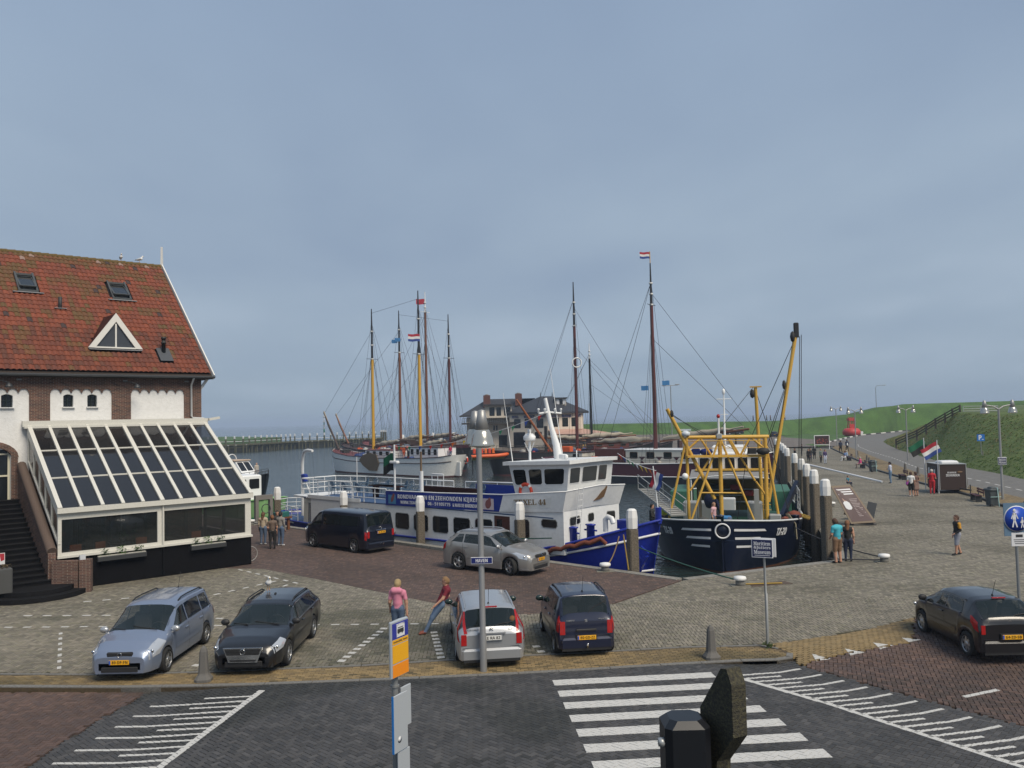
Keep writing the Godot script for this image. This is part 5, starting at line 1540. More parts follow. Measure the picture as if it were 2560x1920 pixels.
func make_passenger_boat() -> void:
	var white := noisy("boat_white", [[0.0, 0.6, 0.61, 0.61], [0.5, 0.69, 0.7, 0.7], [1.0, 0.73, 0.74, 0.74]], 0.3, 0.4, 0.03, 41)
	var blue := noisy("boat_blue", [[0.0, 0.008, 0.018, 0.2], [0.5, 0.011, 0.025, 0.26], [1.0, 0.014, 0.03, 0.31]], 0.4, 0.35, 0.03, 42)
	var rail := mat("rail_white", 0.7, 0.71, 0.71, 0.4)
	var glass := mat("boat_glass", 0.012, 0.013, 0.014, 0.05); var brown := mat("boat_brown", 0.06, 0.018, 0.012, 0.45)
	var black := mat("rubber", 0.015, 0.015, 0.016, 0.7); var signb := mat("sign_blue", 0.012, 0.032, 0.23, 0.4); var lett := mat("letter_white", 0.7, 0.7, 0.7, 0.5)
	var origin := V(-13.9,0,-51.5) + V(-.6863,0,.7275) * -.8
	var turn := -.7563
	var B := thing("passenger_boat", "white and blue excursion boat with a long blue banner, moored at the near quay", "boat", origin, turn)
	B.scale = V(1,1,.768)
	var zc := -2.8
	var S := [[-5.2,.15,.42,.05,.9],[-5.0,1.1,.4,.7,.7],[-4.4,1.9,.36,1.4,.4],[-3.2,2.5,.28,2.0,.1],[-1,2.75,.2,2.4,0],[2,2.8,.14,2.6,0],[8,2.8,.1,2.7,0],[14,2.8,.14,2.65,0],[18,2.8,.2,2.5,0],[20,2.76,.32,2.15,-.1],[21.4,2.6,.66,1.75,-.15],[22.7,2.15,1.02,1.25,-.25],[23.8,1.45,1.34,.7,-.4],[24.65,.7,1.62,.25,-.6],[25.07,.06,1.76,.03,-.7]]
	hull_band("hull", S, 0.0, 1.25, zc, blue, B, 7)
	hull_band("white_side", S.filter(func(s): return s[0] > 0.5 and s[0] < 20.5), 0.0, 1.25, zc, white, B, 5, 0.02)
	deck("deck", S, 0.25, zc, mat("deck_blue", 0.03, 0.07, 0.16, 0.6), B)
	hull_rail("rub_rail", S, 0.17, zc, 0.055, lett, B, 0.0, 17.5)
	hull_rail("rub_rail", S, 0.62, zc, 0.05, lett, B, 0.0, 19.5)
	hull_rail("rub_rail", S, 0.05, zc, 0.05, lett, B, 0.0, -6.0, 0.5)
	hull_rail("gunwale", S, 0.0, zc, 0.06, blue, B)
	var top := [[2.0,1.72],[8.5,1.74],[13.2,1.73],[17.0,1.87],[21.3,2.1]]
	var st := nb()
	var rings := []
	for u in [1.0,3.0,5.5,8.5,11.0,13.2,15.2,17.0,19.2,21.3]:
		var yb: float = .02 if u < 15.0 else .02 + (u - 15.0) * .02
		var r := PackedVector3Array()
		for q in [[-.06,yb],[-.06,lerp_tab(top,u)],[-5.54,lerp_tab(top,u)],[-5.54,yb]]: r.append(V(u,q[1],q[0]))
		r.reverse()
		rings.append(r)
	loft(st,rings,true,true)
	var fr := [V(21.3,.15,-.06),V(21.4,.3,-2.8),V(21.4,2.2,-2.8),V(21.3,2.1,-.06)]
	hexa(st,[fr[0],fr[1],V(21.4,.3,-2.81),V(21.0,.15,-2.8),fr[3],fr[2],V(21.4,2.2,-2.81),V(21.0,2.1,-2.8)])
	hexa(st,[V(21.0,.15,-2.8),V(21.4,.3,-2.79),V(21.3,.15,-5.54),V(21.0,.15,-5.5),V(21.0,2.1,-2.8),V(21.4,2.2,-2.79),V(21.3,2.1,-5.54),V(21.0,2.1,-5.5)])
	obj("superstructure", st, white, B)
	hull_rail("guard_rail", S, 0.0, zc + 0.02, 0.04, rail, B, 1.0, 1.0, 20.5)
	var side_face := [V(8,.0,-.055),V(22,.0,-.055),V(22,3.0,-.055),V(8,3.0,-.055)]
	for w in [[9.31,10.44,.52,1.34],[10.87,12.0,.52,1.34],[12.41,13.57,.54,1.35],[14.01,15.18,.58,1.38],[15.6,16.77,.6,1.42],[18.28,19.2,.72,1.58],[19.99,20.91,1.33,1.68]]:
		window_on(side_face, (w[0] - 8) / 14.0, (w[1] - 8) / 14.0, w[2] / 3.0, w[3] / 3.0, B, glass, mat("grey_frame", 0.3, 0.31, 0.31, 0.4), "window", 0.09)
	panel("door", side_face, (16.93 - 8) / 14.0, (17.95 - 8) / 14.0, 0.25 / 3.0, 1.66 / 3.0, 0.015, brown, B)
	panel("door_pane", side_face, (17.1 - 8) / 14.0, (17.45 - 8) / 14.0, 0.7 / 3.0, 1.5 / 3.0, 0.022, glass, B)
	for w in [[0.2, 0.52], [0.8, 0.985]]: window_on(fr, w[0], w[1], 0.64, 0.82, B, glass, mats["grey_frame"], "window", 0.07)
	window_on([fr[1], V(21.3, 0.15, -5.54), V(21.3, 2.1, -5.54), fr[2]], 0.5, 0.82, 0.64, 0.82, B, glass, mats["grey_frame"], "window", 0.06)
	var ban := [V(8.5,1.72,.0),V(17.3,1.86,.0),V(17.6,2.68,.02),V(8.55,2.5,.02)]
	st = nb(); hexa(st, [ban[0], ban[1], ban[1] - V(0, 0, 0.08), ban[0] - V(0, 0, 0.08), ban[3], ban[2], ban[2] - V(0, 0, 0.08), ban[3] - V(0, 0, 0.08)]); obj("banner", st, signb, B)
	var tilt := Basis(Vector3.BACK,.0175)
	text("banner_text", "RONDVAARTEN EN ZEEHONDEN KIJKEN", 0.28, lett, B, Transform3D(tilt, V(12.75, 2.27, 0.015)), 6.35, 0.006)
	text("banner_text", "WWW.TX44.NL", 0.17, lett, B, Transform3D(tilt, V(10.65, 1.96, 0.008)), 1.7, 0.006)
	text("banner_text", "06 - 51105775", 0.17, lett, B, Transform3D(tilt, V(12.95, 2.0, 0.008)), 1.75, 0.006)
	text("banner_text", "& NAAR DE MARINEHAVEN", 0.17, lett, B, Transform3D(tilt, V(15.05, 2.03, 0.008)), 2.1, 0.006)
	for q in [[8.75,9.4,false],[16.1,16.95,true]]:
		bx("picture", V((q[0] + q[1]) * 0.5, 2.15 if not q[2] else 2.25, 0.012), V(q[1] - q[0], 0.66, 0.006), mat("picture_pale", 0.5, 0.42, 0.45, 0.5) if q[2] else mat("picture_blue", 0.06, 0.2, 0.36, 0.5), B)
		st = nb(); ball(st, V((q[0] + q[1]) * 0.5 + 0.05, 2.12 if not q[2] else 2.2, 0.016), V(0.12 if not q[2] else 0.2, 0.24, 0.004), 12, Basis(Vector3.BACK, -0.5)); ball(st, V((q[0] + q[1]) * 0.5 + 0.15, 2.3 if not q[2] else 2.42, 0.016), V(0.09, 0.1, 0.004), 10); obj("picture_print", st, mat("print_brown", 0.2, 0.07, 0.07, 0.5), B)
	st = nb()
	for m in [1.0,-1.0]:
		var z0 := .0 if m > 0 else -5.6
		var q := [V(17.3,1.86,z0),V(21.3,2.08,z0),V(21.6,3.0,z0 + .1 * m),V(17.6,2.68,z0 + .02 * m)]
		var w := V(0,0,-.05 * m)
		hexa(st,[q[0],q[1],q[1] + w,q[0] + w,q[3],q[2],q[2] + w,q[3] + w])
		var p := [q[1],V(21.45,2.18,-2.8),V(21.8,3.14,-2.8),q[2]]
		var v := V(-.06,0,0)
		hexa(st,[p[0],p[1],p[1] + v,p[0] + v,p[3],p[2],p[2] + v,p[3] + v])
	box(st,V(12,1.72,-5.6),V(18,.06,.05))
	obj("bulwark", st, white, B)
	tb("cap_rail", [V(8.55, 2.52, 0.0), V(13, 2.58, 0.0), V(17.6, 2.7, 0.02), V(21.6, 3.02, 0.1), V(21.8, 3.16, -2.8), V(21.6, 3.02, -5.7)], 0.03, rail, B, 6)
	var name_face := [V(17.3,1.86,.0),V(21.3,2.08,.0),V(21.6,3.0,.1),V(17.6,2.68,.02)]
	panel("name_board", name_face, 0.19, 0.8, 0.22, 0.75, 0.012, mat("board_white", 0.62, 0.63, 0.62, 0.4), B)
	text("boat_name", "TEXEL 44", 0.25, mat("gold_letter", 0.16, 0.1, 0.035, 0.45), B, Transform3D(Basis(Vector3.BACK, 0.06), V(19.35, 2.43, 0.06)), 2.0, 0.008, "Droid Serif", true)
	st = nb()
	var seal := PackedVector2Array([Vector2(0,0),Vector2(.3,.16),Vector2(.6,.42),Vector2(.85,.55),Vector2(.95,.68),Vector2(1.04,.6),Vector2(1.0,.4),Vector2(.92,.12),Vector2(.5,.02)])
	var ff := [V(21.3,2.08,.0),V(21.45,2.18,-2.8),V(21.8,3.14,-2.8),V(21.6,3.0,.1)]
	var fx: Vector3 = (ff[1] - ff[0]).normalized(); var fz: Vector3 = fx.cross(ff[3] - ff[0]).normalized(); var fy := fz.cross(fx)
	prism(st, seal, 0.0, 0.012, Transform3D(Basis(fx, fy, fz), on_face(ff, 0.9, 0.28) + fz * 0.02)); obj("painted_seal", st, mat("seal_brown", 0.17, 0.1, 0.05, 0.5), B)
	st = nb()
	var la := on_face(ff,.36,.98) + V(.15,.1,0); var lb := on_face(fr,.33,.1) + V(.12,0,0)
	for k in [-.2,.2]: tube(st,[la + fx * k,lb + fx * k],.02,5)
	for k in 9: tube(st,[la.lerp(lb,(k + 1) / 10.0) - fx * .2,la.lerp(lb,(k + 1) / 10.0) + fx * .2],.014,5)
	obj("ladder", st, rail, B)
	bx("upper_deck", V(10.4, 1.76, zc), V(20.6, 0.05, 5.5), mat("deck_blue", 0.03, 0.07, 0.16, 0.6), B)
	var wb := [V(18.4,2.0,-.3),V(21.3,2.2,-.3),V(21.4,2.2,-2.8),V(21.2,2.2,-4.7),V(18.4,2.0,-4.7)]
	var wt := [V(17.95,4.1,-.1),V(21.68,4.24,-.1),V(21.75,4.28,-2.8),V(21.45,4.24,-4.8),V(17.95,4.1,-4.8)]
	st = nb(); loft(st, [PackedVector3Array(wb), PackedVector3Array(wt)], true, true); obj("wheelhouse", st, white, B)
	st = nb()
	var ov := [V(17.7,4.1,.12),V(21.85,4.24,.12),V(21.95,4.28,-2.8),V(21.6,4.24,-5.0),V(17.7,4.1,-5.0)]
	var ov2 := []
	for v in ov: ov2.append(v + V(0,.17,0))
	loft(st, [PackedVector3Array(ov), PackedVector3Array(ov2)], true, true); obj("wheelhouse_roof", st, white, B)
	var sf := [wb[0],wb[1],wt[1],wt[0]]
	for w in [[0.05, 0.27], [0.33, 0.55], [0.6, 0.93]]: window_on(sf, w[0], w[1], 0.56, 0.9, B, glass, rail, "window", 0.07)
	var f1 := [wb[1],wb[2],wt[2],wt[1]]
	for w in [[0.06, 0.38], [0.48, 0.97]]: window_on(f1, w[0], w[1], 0.57, 0.9, B, mat("front_glass", 0.05, 0.055, 0.058, 0.05), rail, "window", 0.05)
	window_on([wb[2], wb[3], wt[3], wt[2]], 0.08, 0.6, 0.57, 0.9, B, mats["front_glass"], rail, "window", 0.05)
	lifebuoy(B,V(18.95,2.88,-.18),Basis.IDENTITY,.36)
	st = nb(); tube(st,[V(19.35,4.2,-2.8),V(19.2,5.0,-2.8),V(18.9,5.9,-2.8),V(18.55,7.3,-2.8)],[.24,.2,.13,.1],10); tube(st,[V(18.85,6.55,-3.9),V(18.72,6.62,-2.8),V(18.85,6.55,-1.7)],.045,6)
	for z in [-3.9,-3.3,-2.3,-1.7]: lathe(st,[[.05,.0],[.05,.14],[.08,.16],[.05,.22]],8,V(18.84,6.58,z))
	obj("mast", st, rail, B)
	st = nb(); tube(st,[V(18.0,4.2,-2.0),V(18.0,5.2,-2.0)],.07,8)
	for a in 3: tube(st,[V(18.0 + .3 * cos(a * 2.1),5.15,-2.0 + .3 * sin(a * 2.1)),V(18,4.6,-2.0)],.025,5)
	lathe(st, [[0.3, 5.25], [0.34, 5.33], [0.34, 5.45], [0.2, 5.58], [0.0, 5.6]], 16, V(18, 0, -2)); box(st, V(18, 5.74, -2), V(0.1, 0.1, 1.2), Basis(Vector3.UP, 0.7)); lathe(st, [[0.1, 5.55], [0.08, 5.72]], 8, V(18, 0, -2)); obj("radar", st, rail, B)
	for q in [[17.85,-.6,-.55,3.4],[19.1,-3.6,-.7,4.6]]:
		tb("aerial", [V(q[0], 4.2, q[1]), V(q[0] + q[2], 4.2 + q[3], q[1])], [0.03, 0.012], rail, B, 5)
	st = nb(); rbox(st, V(20.2, 4.5, -1.8), V(0.3, 0.22, 0.25), 0.03); lathe(st, [[0.12, 4.4], [0.12, 4.58], [0.0, 4.65]], 10, V(20.8, 0, -1.2)); lathe(st, [[0.03, 4.4], [0.03, 4.8]], 6, V(21.2, 0, -1.6)); obj("roof_box", st, rail, B)
	for q in [[21.4,.95,-.75],[22.2,1.1,-1.1]]:
		st = nb(); lathe(st, [[0.2, -0.3], [0.2, 0.35], [0.26, 0.37], [0.26, 0.42], [0.0, 0.44]], 12, V(q[0], q[1], q[2])); tube(st, [V(q[0] - 0.35, q[1] + 0.15, q[2]), V(q[0] + 0.35, q[1] + 0.15, q[2])], 0.04, 6); obj("mooring_bitt", st, blue, B)
	tb("ventilator", [V(22.4, 1.1, -2.2), V(22.4, 1.65, -2.2), V(22.55, 1.78, -2.2), V(22.75, 1.72, -2.2), V(22.85, 1.5, -2.2)], 0.13, rail, B, 10)
	bx("windlass", V(23.3, 1.45, -2.8), V(0.8, 0.4, 0.7), blue, B)
	tb("stem_post", [V(24.95, 1.6, -2.8), V(24.95, 2.3, -2.8)], 0.16, blue, B, 8)
	tb("flag_staff", [V(24.95, 2.2, -2.8), V(24.75, 4.1, -2.8)], 0.03, rail, B, 6)
	var fr_r := mat("flag_red", 0.32, 0.015, 0.03, 0.8); var fr_w := mat("flag_white", 0.6, 0.6, 0.6, 0.8); var fr_b := mat("flag_blue", 0.02, 0.05, 0.22, 0.8)
	flag_mesh(.75,.55,[fr_r,fr_w,fr_b],B,Transform3D(Basis(Vector3.BACK,1.25),V(24.77,3.9,-2.8)))
	st = nb(); var an := V(24.3,.2,-2.0)
	bar(st, an + V(-0.5, 0.55, 0.1), an + V(0.3, -0.35, 0.12), 0.14, 0.14); bar(st, an + V(0.45, 0.05, 0.1), an + V(0.05, -0.65, 0.15), 0.34, 0.12); bar(st, an + V(0.55, 0.15, 0.12), an + V(0.2, 0.45, 0.2), 0.2, 0.1); obj("anchor", st, blue, B)
	st = nb()
	var pts := []
	for k in 14:
		var u := 20.2 + k / 13.0 * 3.0
		for i in S.size() - 1:
			if u >= S[i][0] and u < S[i + 1][0]: pts.append(hull_at(S[i],1.0,.06,zc,.12).lerp(hull_at(S[i + 1],1.0,.06,zc,.12),(u - S[i][0]) / (S[i + 1][0] - S[i][0])) - V(0,.25 if k == 0 or k == 13 else .05 * sin(k * 2.0),0))
	tube(st, pts, 0.1, 8); obj("rope_fender", st, mat("rope_brown", 0.16, 0.045, 0.025, 0.9), B)
	st = nb()
	for q in [[.1,.55],[2.2,3.1]]: hexa(st,[V(q[0],.1,-.1),V(q[1],.1,-.1),V(q[1],.1,-.14),V(q[0],.1,-.14),V(q[0] + .1,1.75,-.1),V(q[1] + .1,1.75,-.1),V(q[1] + .1,1.75,-.14),V(q[0] + .1,1.75,-.14)])
	box(st,V(1.8,1.6,-.11),V(3.2,.3,.05)); box(st,V(.2,1.0,zc),V(.06,1.6,5.0))
	obj("canopy", st, mat("canvas", 0.5, 0.49, 0.44, 0.9), B)
	bx("clear_screen", V(1.4, 0.9, -0.12), V(1.7, 1.3, 0.015), pane("clear_screen", 0.3, 0.32, 0.33, 0.45), B)
	st = nb(); hexa(st, [V(-1.5, 1.7, -5.2), V(-1.5, 1.7, -0.5), V(0.6, 1.72, -0.02), V(0.6, 1.72, -5.58), V(-1.5, 1.8, -5.2), V(-1.5, 1.8, -0.5), V(0.6, 1.82, -0.02), V(0.6, 1.82, -5.58)]); box(st, V(3.4, 1.84, -0.04), V(5.4, 0.22, 0.06)); obj("stern_roof", st, white, B)
	railing("stern_rail", [V(-0.6, 0.2, -0.15), V(-3, 0.28, -0.35), V(-4.3, 0.36, -1.0), V(-5.0, 0.4, -2.0), V(-5.15, 0.42, -2.8), V(-5.0, 0.4, -3.6), V(-4.3, 0.36, -4.6), V(-1.0, 0.2, -5.4)], 0.85, 3, 0.9, 0.025, rail, B)
	railing("upper_rail", [V(8.5, 1.75, -0.05), V(4.4, 1.78, -0.05)], 0.85, 3, 1.1, 0.028, rail, B)
	railing("upper_rail", [V(4.4, 1.78, -0.9), V(0.8, 1.8, -0.9), V(-1.4, 1.82, -1.2), V(-1.4, 1.82, -4.6), V(1.0, 1.8, -5.5), V(9.5, 1.78, -5.5)], 1.0, 3, 1.25, 0.028, rail, B)
	railing("upper_rail", [V(10.5, 1.78, -5.5), V(18.2, 1.9, -5.5)], 1.0, 3, 1.3, 0.028, rail, B)
	bx("weather_cloth", V(14.6, 2.35, -5.45), V(6.4, 0.7, 0.04), signb, B)
	bx("brown_cloth", V(16.0, 2.5, -5.41), V(3.0, 0.62, 0.03), brown, B)
	st = nb(); tube(st, [V(-3.1, 0.2, -2.7), V(-3.1, 3.6, -2.7), V(-3.0, 4.2, -2.7), V(-2.7, 4.5, -2.6), V(-2.2, 4.58, -2.5), V(-1.4, 4.55, -2.3)], [0.14, 0.13, 0.12, 0.11, 0.1, 0.09], 10); tube(st, [V(-3.1, 3.0, -2.7), V(-2.2, 1.75, -2.7)], 0.05, 6); obj("davit", st, rail, B)
	rb("davit_cover", V(-2.75, 2.75, -2.6), V(0.45, 0.5, 0.4), 0.06, signb, B)
	tb("davit_wire", [V(-1.4, 4.5, -2.3), V(-1.1, 1.8, -2.3)], 0.012, black, B, 4)
	st = nb(); rbox(st, V(12.9, 2.55, -1.2), V(4.4, 0.5, 0.1), 0.02); rbox(st, V(12.9, 2.2, -1.5), V(4.4, 0.06, 0.5), 0.02); for u in [10.9, 14.9]: box(st, V(u, 2.1, -1.35), V(0.08, 0.7, 0.4)); obj("deck_bench", st, brown, B)
	st = nb(); rbox(st, V(5.6, 2.5, -3.0), V(2.6, 0.06, 0.9), 0.02); for u in [4.6, 6.6]: box(st, V(u, 2.13, -3.0), V(0.1, 0.72, 0.5)); obj("deck_table", st, brown, B)
	st = nb(); tube(st, [V(7.4, 1.75, -2.0), V(7.4, 5.0, -2.0)], 0.07, 8); rbox(st, V(7.4, 4.0, -2.0), V(0.7, 0.14, 0.3), 0.04); obj("light_mast", st, rail, B)
	flag_mesh(0.9, 1.0, [mat("flag_green", 0.0, 0.09, 0.04, 0.8), mat("flag_black", 0.01, 0.01, 0.01, 0.8)], B, Transform3D(Basis.IDENTITY, V(7.3, 4.5, -2.0)), 0.4)
	tb("vent_post", [V(9.4, 1.75, -2.4), V(9.4, 3.5, -2.4)], 0.14, rail, B, 10)
	tb("wooden_top", [V(9.4, 3.5, -2.4), V(9.4, 4.6, -2.4)], 0.07, mat("old_wood", 0.16, 0.11, 0.07, 0.85), B, 8)
	tb("flag_pole", [V(2.9, 1.75, -2.8), V(2.9, 4.2, -2.8)], 0.03, rail, B, 6)
	rb("deck_locker", V(-2.6, 0.6, -4.2), V(0.9, 0.6, 0.6), 0.05, mat("locker_green", 0.01, 0.1, 0.09, 0.6), B)
	railing("stern_gate", [V(8.9, 1.75, -4.0), V(9.9, 1.75, -4.0)], 1.5, 4, 0.5, 0.03, rail, B)
	st = nb(); tube(st, [V(8.3, -0.1, 0.35), V(8.3, 0.85, 0.35), V(8.45, 0.95, 0.35), V(9.1, 0.92, 0.3), V(9.1, 0.1, 0.3)], 0.03, 6); hexa(st, [V(8.0, -0.02, 1.1), V(9.3, -0.02, 1.1), V(9.3, 0.3, -0.1), V(8.0, 0.3, -0.1), V(8.0, 0.04, 1.1), V(9.3, 0.04, 1.1), V(9.3, 0.36, -0.1), V(8.0, 0.36, -0.1)]); obj("boarding_plank", st, mat("alu", 0.4, 0.41, 0.41, 0.4, 0.5), B)
	var rot := Basis(Vector3.UP,turn)
	var chairm := mat("chair_blue", 0.035, 0.075, 0.13, 0.5)
	var k := 0
	var words := ["nearest the davit", "second from the davit", "third from the davit", "fourth from the davit", "fifth from the davit", "sixth from the davit", "seventh from the davit", "eighth from the davit"]
	for q in [[.2,-4.9],[1.3,-4.95],[2.3,-4.95],[3.5,-4.9],[4.5,-4.5],[5.6,-4.6],[6.4,-4.4],[7.2,-4.6]]:
		plastic_chair(origin + rot * V(q[0], 1.8, q[1] * 0.768), turn + (0.2 if k % 2 == 0 else -0.35) + (0.9 if k == 4 else 0.0), "blue plastic chair by the far rail of the excursion boat, " + words[k], chairm); k += 1
	for q in [[0.9, -2.6, "left"], [2.6, -2.2, "middle"], [4.3, -1.9, "right"]]:
		plastic_chair(origin + rot * V(q[0], 1.8, q[1] * 0.768), turn + 3.0, "blue plastic chair with its back to the quay on the excursion boat, %s of three" % q[2], chairm)
	for q in [[11.2, -5.0, "left"], [12.0, -5.0, "right"]]:
		plastic_chair(origin + rot * V(q[0], 1.8, q[1] * 0.768), turn, "blue plastic chair behind the brown deck bench, %s of the pair" % q[2], chairm)
func rigging(M: Vector3,top: float,S: Array,zc: float,sp: float,m: Material,parent: Node,stays: Array) -> void:
	var st := nb()
	for side in [1.0,-1.0]:
		for k in 4:
			var x: float = M.x + (k - 1.2) * .55
			var hb := .0
			for i in S.size() - 1:
				if x >= S[i][0] and x <= S[i + 1][0]: hb = lerpf(S[i][1],S[i + 1][1],(x - S[i][0]) / (S[i + 1][0] - S[i][0]))
			tube(st,[V(x,M.y + .2,zc + side * hb * sp),V(M.x,M.y + top * (.72 if k < 3 else .93),zc)],.022,3,false)
		for k in 2: tube(st,[V(M.x + .3,M.y + .5,zc + side * .25 * (k + 1)),V(M.x,M.y + top * .75,zc + side * .1)],.018,3,false)
	for s in stays: tube(st,[s[0],s[1]],.026,3,false)
	var o := obj("rigging", st, m, parent)
	o.set_meta("kind", "stuff")
func mast(parent: Node,at: Vector3,h: float,lower: Material,upper: Material,split: float,r := .2) -> void:
	var mt := sub("mast", parent)
	var st := nb(); tube(st, [at, at + V(0, h * split, 0)], [r, r * 0.85], 8); obj("lower_mast", st, lower, mt)
	tb("topmast", [at + V(0, h * split - 0.4, 0), at + V(0, h * 0.9, 0), at + V(0, h, 0)], [r * 0.8, r * 0.5, r * 0.3], upper, mt, 8)
	st = nb()
	for k in 3: lathe(st,[[r * .98,-.1],[r * .98,.1]],8,at + V(0,h * (split + (.97 - split) * k * .3),0))
	obj("mast_band", st, mat("band_white", 0.6, 0.6, 0.58, 0.6), mt)
	tb("crosstree", [at + V(0, h * split, -1.1), at + V(0, h * split, 1.1)], 0.04, upper, mt, 5)
func boom(parent: Node,a: Vector3,b: Vector3,sail: Material,wood: Material) -> void:
	var st := nb(); tube(st, [a, b], 0.13, 8); obj("boom", st, wood, parent)
	st = nb()
	var pts := []; var rs := []
	for k in 13:
		var u := k / 12.0
		pts.append(a.lerp(b,.04 + .9 * u) + V(0,.3 + .08 * sin(k * 2.3),.05 * sin(k * 3.1))); rs.append(.12 + .26 * sin(PI * minf(u * 1.1 + .05,1.0)) + .04 * sin(k * 5.0))
	tube(st, pts, rs, 8); obj("furled_sail", st, sail, parent)
func sailing_barge(called: String,label: String,at: Vector3,turn: float,L: float,beam: float,fb: float,o: Dictionary) -> Node3D:
	var B := thing(called, label, "sailing ship", at, turn, "sailing barges moored at the far quay")
	var hb := beam * .5
	var S := [[.0,hb * .5,fb + .5,hb * .1,.9],[.6,hb * .75,fb + .38,hb * .4,.5],[2.0,hb * .92,fb + .2,hb * .8,.0],[L * .2,hb,fb,hb * .95,.0],[L * .5,hb,fb - .12,hb * .98,.0],[L * .75,hb,fb + .1,hb * .94,.0],[L * .88,hb * .9,fb + .5,hb * .75,.0],[L * .95,hb * .62,fb + .85,hb * .42,-.1],[L * .99,hb * .22,fb + 1.15,hb * .12,-.3],[L,.05,fb + 1.25,.03,-.5]]
	hull_band("hull", S, 0.0, o.get("t1", 0.93), 0.0, o.hull, B, 5)
	hull_band("waterline_band", S, o.get("t1", 0.93), 1.25, 0.0, o.get("boot", mat("boot_red", 0.07, 0.02, 0.02, 0.7)), B, 3)
	hull_rail("rub_rail", S, o.get("stripe_t", 0.28), 0.0, 0.06, o.get("stripe", mat("stripe_dark", 0.03, 0.012, 0.014, 0.6)), B)
	hull_rail("gunwale", S, 0.0, 0.0, 0.06, o.get("stripe", mats["stripe_dark"]), B)
	deck("deck", S, 0.2, 0.0, o.deckm, B)
	var sail := noisy("sail_cloth", [[0.0, 0.22, 0.19, 0.14], [0.5, 0.34, 0.3, 0.24], [1.0, 0.42, 0.39, 0.33]], 0.5, 0.95, 0.05, 51, 0.4)
	var rope_m := mat("rope_dark", 0.035, 0.035, 0.038, 0.9)
	for h in o.get("houses", []):
		var st := nb(); rbox(st, V((h[0] + h[1]) * 0.5, fb - 0.2 + h[3] * 0.5, 0), V(h[1] - h[0], h[3], h[2] * 2), 0.05); var hs := obj("deckhouse", st, h[4], B)
		rb("deckhouse_roof", V((h[0] + h[1]) * 0.5, fb - 0.2 + h[3] + 0.04, 0), V(h[1] - h[0] + 0.2, 0.1, h[2] * 2 + 0.16), 0.03, h[5], hs)
		for sd in [1.0,-1.0]:
			var c := [V(h[0],fb - .2,h[2]),V(h[1],fb - .2,h[2]),V(h[1],fb - .2 + h[3],h[2]),V(h[0],fb - .2 + h[3],h[2])]
			if sd < 0:
				for k in 4: c[k].z = -h[2]
				c = [c[1],c[0],c[3],c[2]]
			var n: int = h[6]
			for k in n: window_on(c, (k + 0.28) / n, (k + 0.72) / n, 0.42, 0.85, hs, mat("boat_glass", 0.012, 0.013, 0.014, 0.05), mat("varnish", 0.14, 0.05, 0.02, 0.4))
	var y0: float = fb - .2
	var tops := []
	for m in o.masts: tops.append([V(m[0],y0,0),m[1]])
	for k in o.masts.size():
		var m: Array = o.masts[k]
		mast(B,V(m[0],y0,0),m[1],m[2],m[3],m[4],m[5] if m.size() > 5 else .2)
		var stays := []
		if k == 0:
			stays.append([V(m[0], y0 + m[1] * 0.85, 0), V(L + o.get("sprit", 0.0) * 0.5, fb + 1.2 + o.get("sprit", 0.0) * 0.85, 0)])
			stays.append([V(m[0],y0 + m[1] * .62,0),V(L - .3,fb + 1.2,0)])
		if k > 0: stays.append([V(m[0],y0 + m[1] * .95,0),V(tops[0][0].x,y0 + tops[0][1] * .97,0)])
		stays.append([V(m[0],y0 + m[1] * .9,0),V(maxf(m[0] - 8.0,.6),fb + .4,hb * .6)])
		stays.append([V(m[0],y0 + m[1] * .9,0),V(maxf(m[0] - 8.0,.6),fb + .4,-hb * .6)])
		rigging(V(m[0],y0,0),m[1],S,.0,.96,rope_m,B,stays)
		if o.get("booms", true): boom(B, V(m[0] - 0.3, y0 + 1.7, 0), V(maxf(m[0] - (8.5 if k == 0 else 6.0), -0.8), y0 + 2.5, 0.2), sail, o.get("wood", mat("spar", 0.14, 0.055, 0.025, 0.5)))
	if o.has("sprit"):
		var st := nb(); tube(st, [V(L - 1.2, fb + 1.0, 0), V(L + o.sprit * 0.52, fb + 1.2 + o.sprit * 0.88, 0)], [0.18, 0.1], 8); obj("bowsprit", st, o.get("spritm", mat("spar_dark", 0.05, 0.03, 0.022, 0.6)), B)
		tb("furled_jib", [V(L - 0.6, fb + 1.35, 0.15), V(L + o.sprit * 0.34, fb + 1.6 + o.sprit * 0.5, 0.2), V(L + o.sprit * 0.52, fb + 1.4 + o.sprit * 0.88, 0.05)], [0.12, 0.2, 0.12], sail, B, 8)
	if o.get("leeboard", false):
		var pl := PackedVector2Array([Vector2(-.4,0),Vector2(.6,.75),Vector2(2.4,1.2),Vector2(4.4,.9),Vector2(5.0,-.4),Vector2(4.4,-1.6),Vector2(2.4,-1.6),Vector2(.6,-.8)])
		for sd in [1.0,-1.0]:
			var st := nb(); prism(st, pl, -0.06, 0.06, Transform3D(Basis(Vector3.UP, PI), V(L * 0.63, fb - 0.5, sd * (hb + 0.12)))); obj("leeboard", st, noisy("leeboard_wood", [[0.0, 0.07, 0.05, 0.03], [1.0, 0.14, 0.1, 0.06]], 0.5, 0.8, 0.04, 52), B)
	railing("deck_rail", [V(L * 0.88, fb + 0.45, hb * 0.88), V(L * 0.75, fb + 0.1, hb * 0.97), V(L * 0.5, fb - 0.1, hb * 0.97), V(L * 0.2, fb, hb * 0.97), V(1.8, fb + 0.22, hb * 0.9)], 0.7, 2, 1.8, 0.025, mat("rail_dark", 0.04, 0.04, 0.04, 0.5), B)
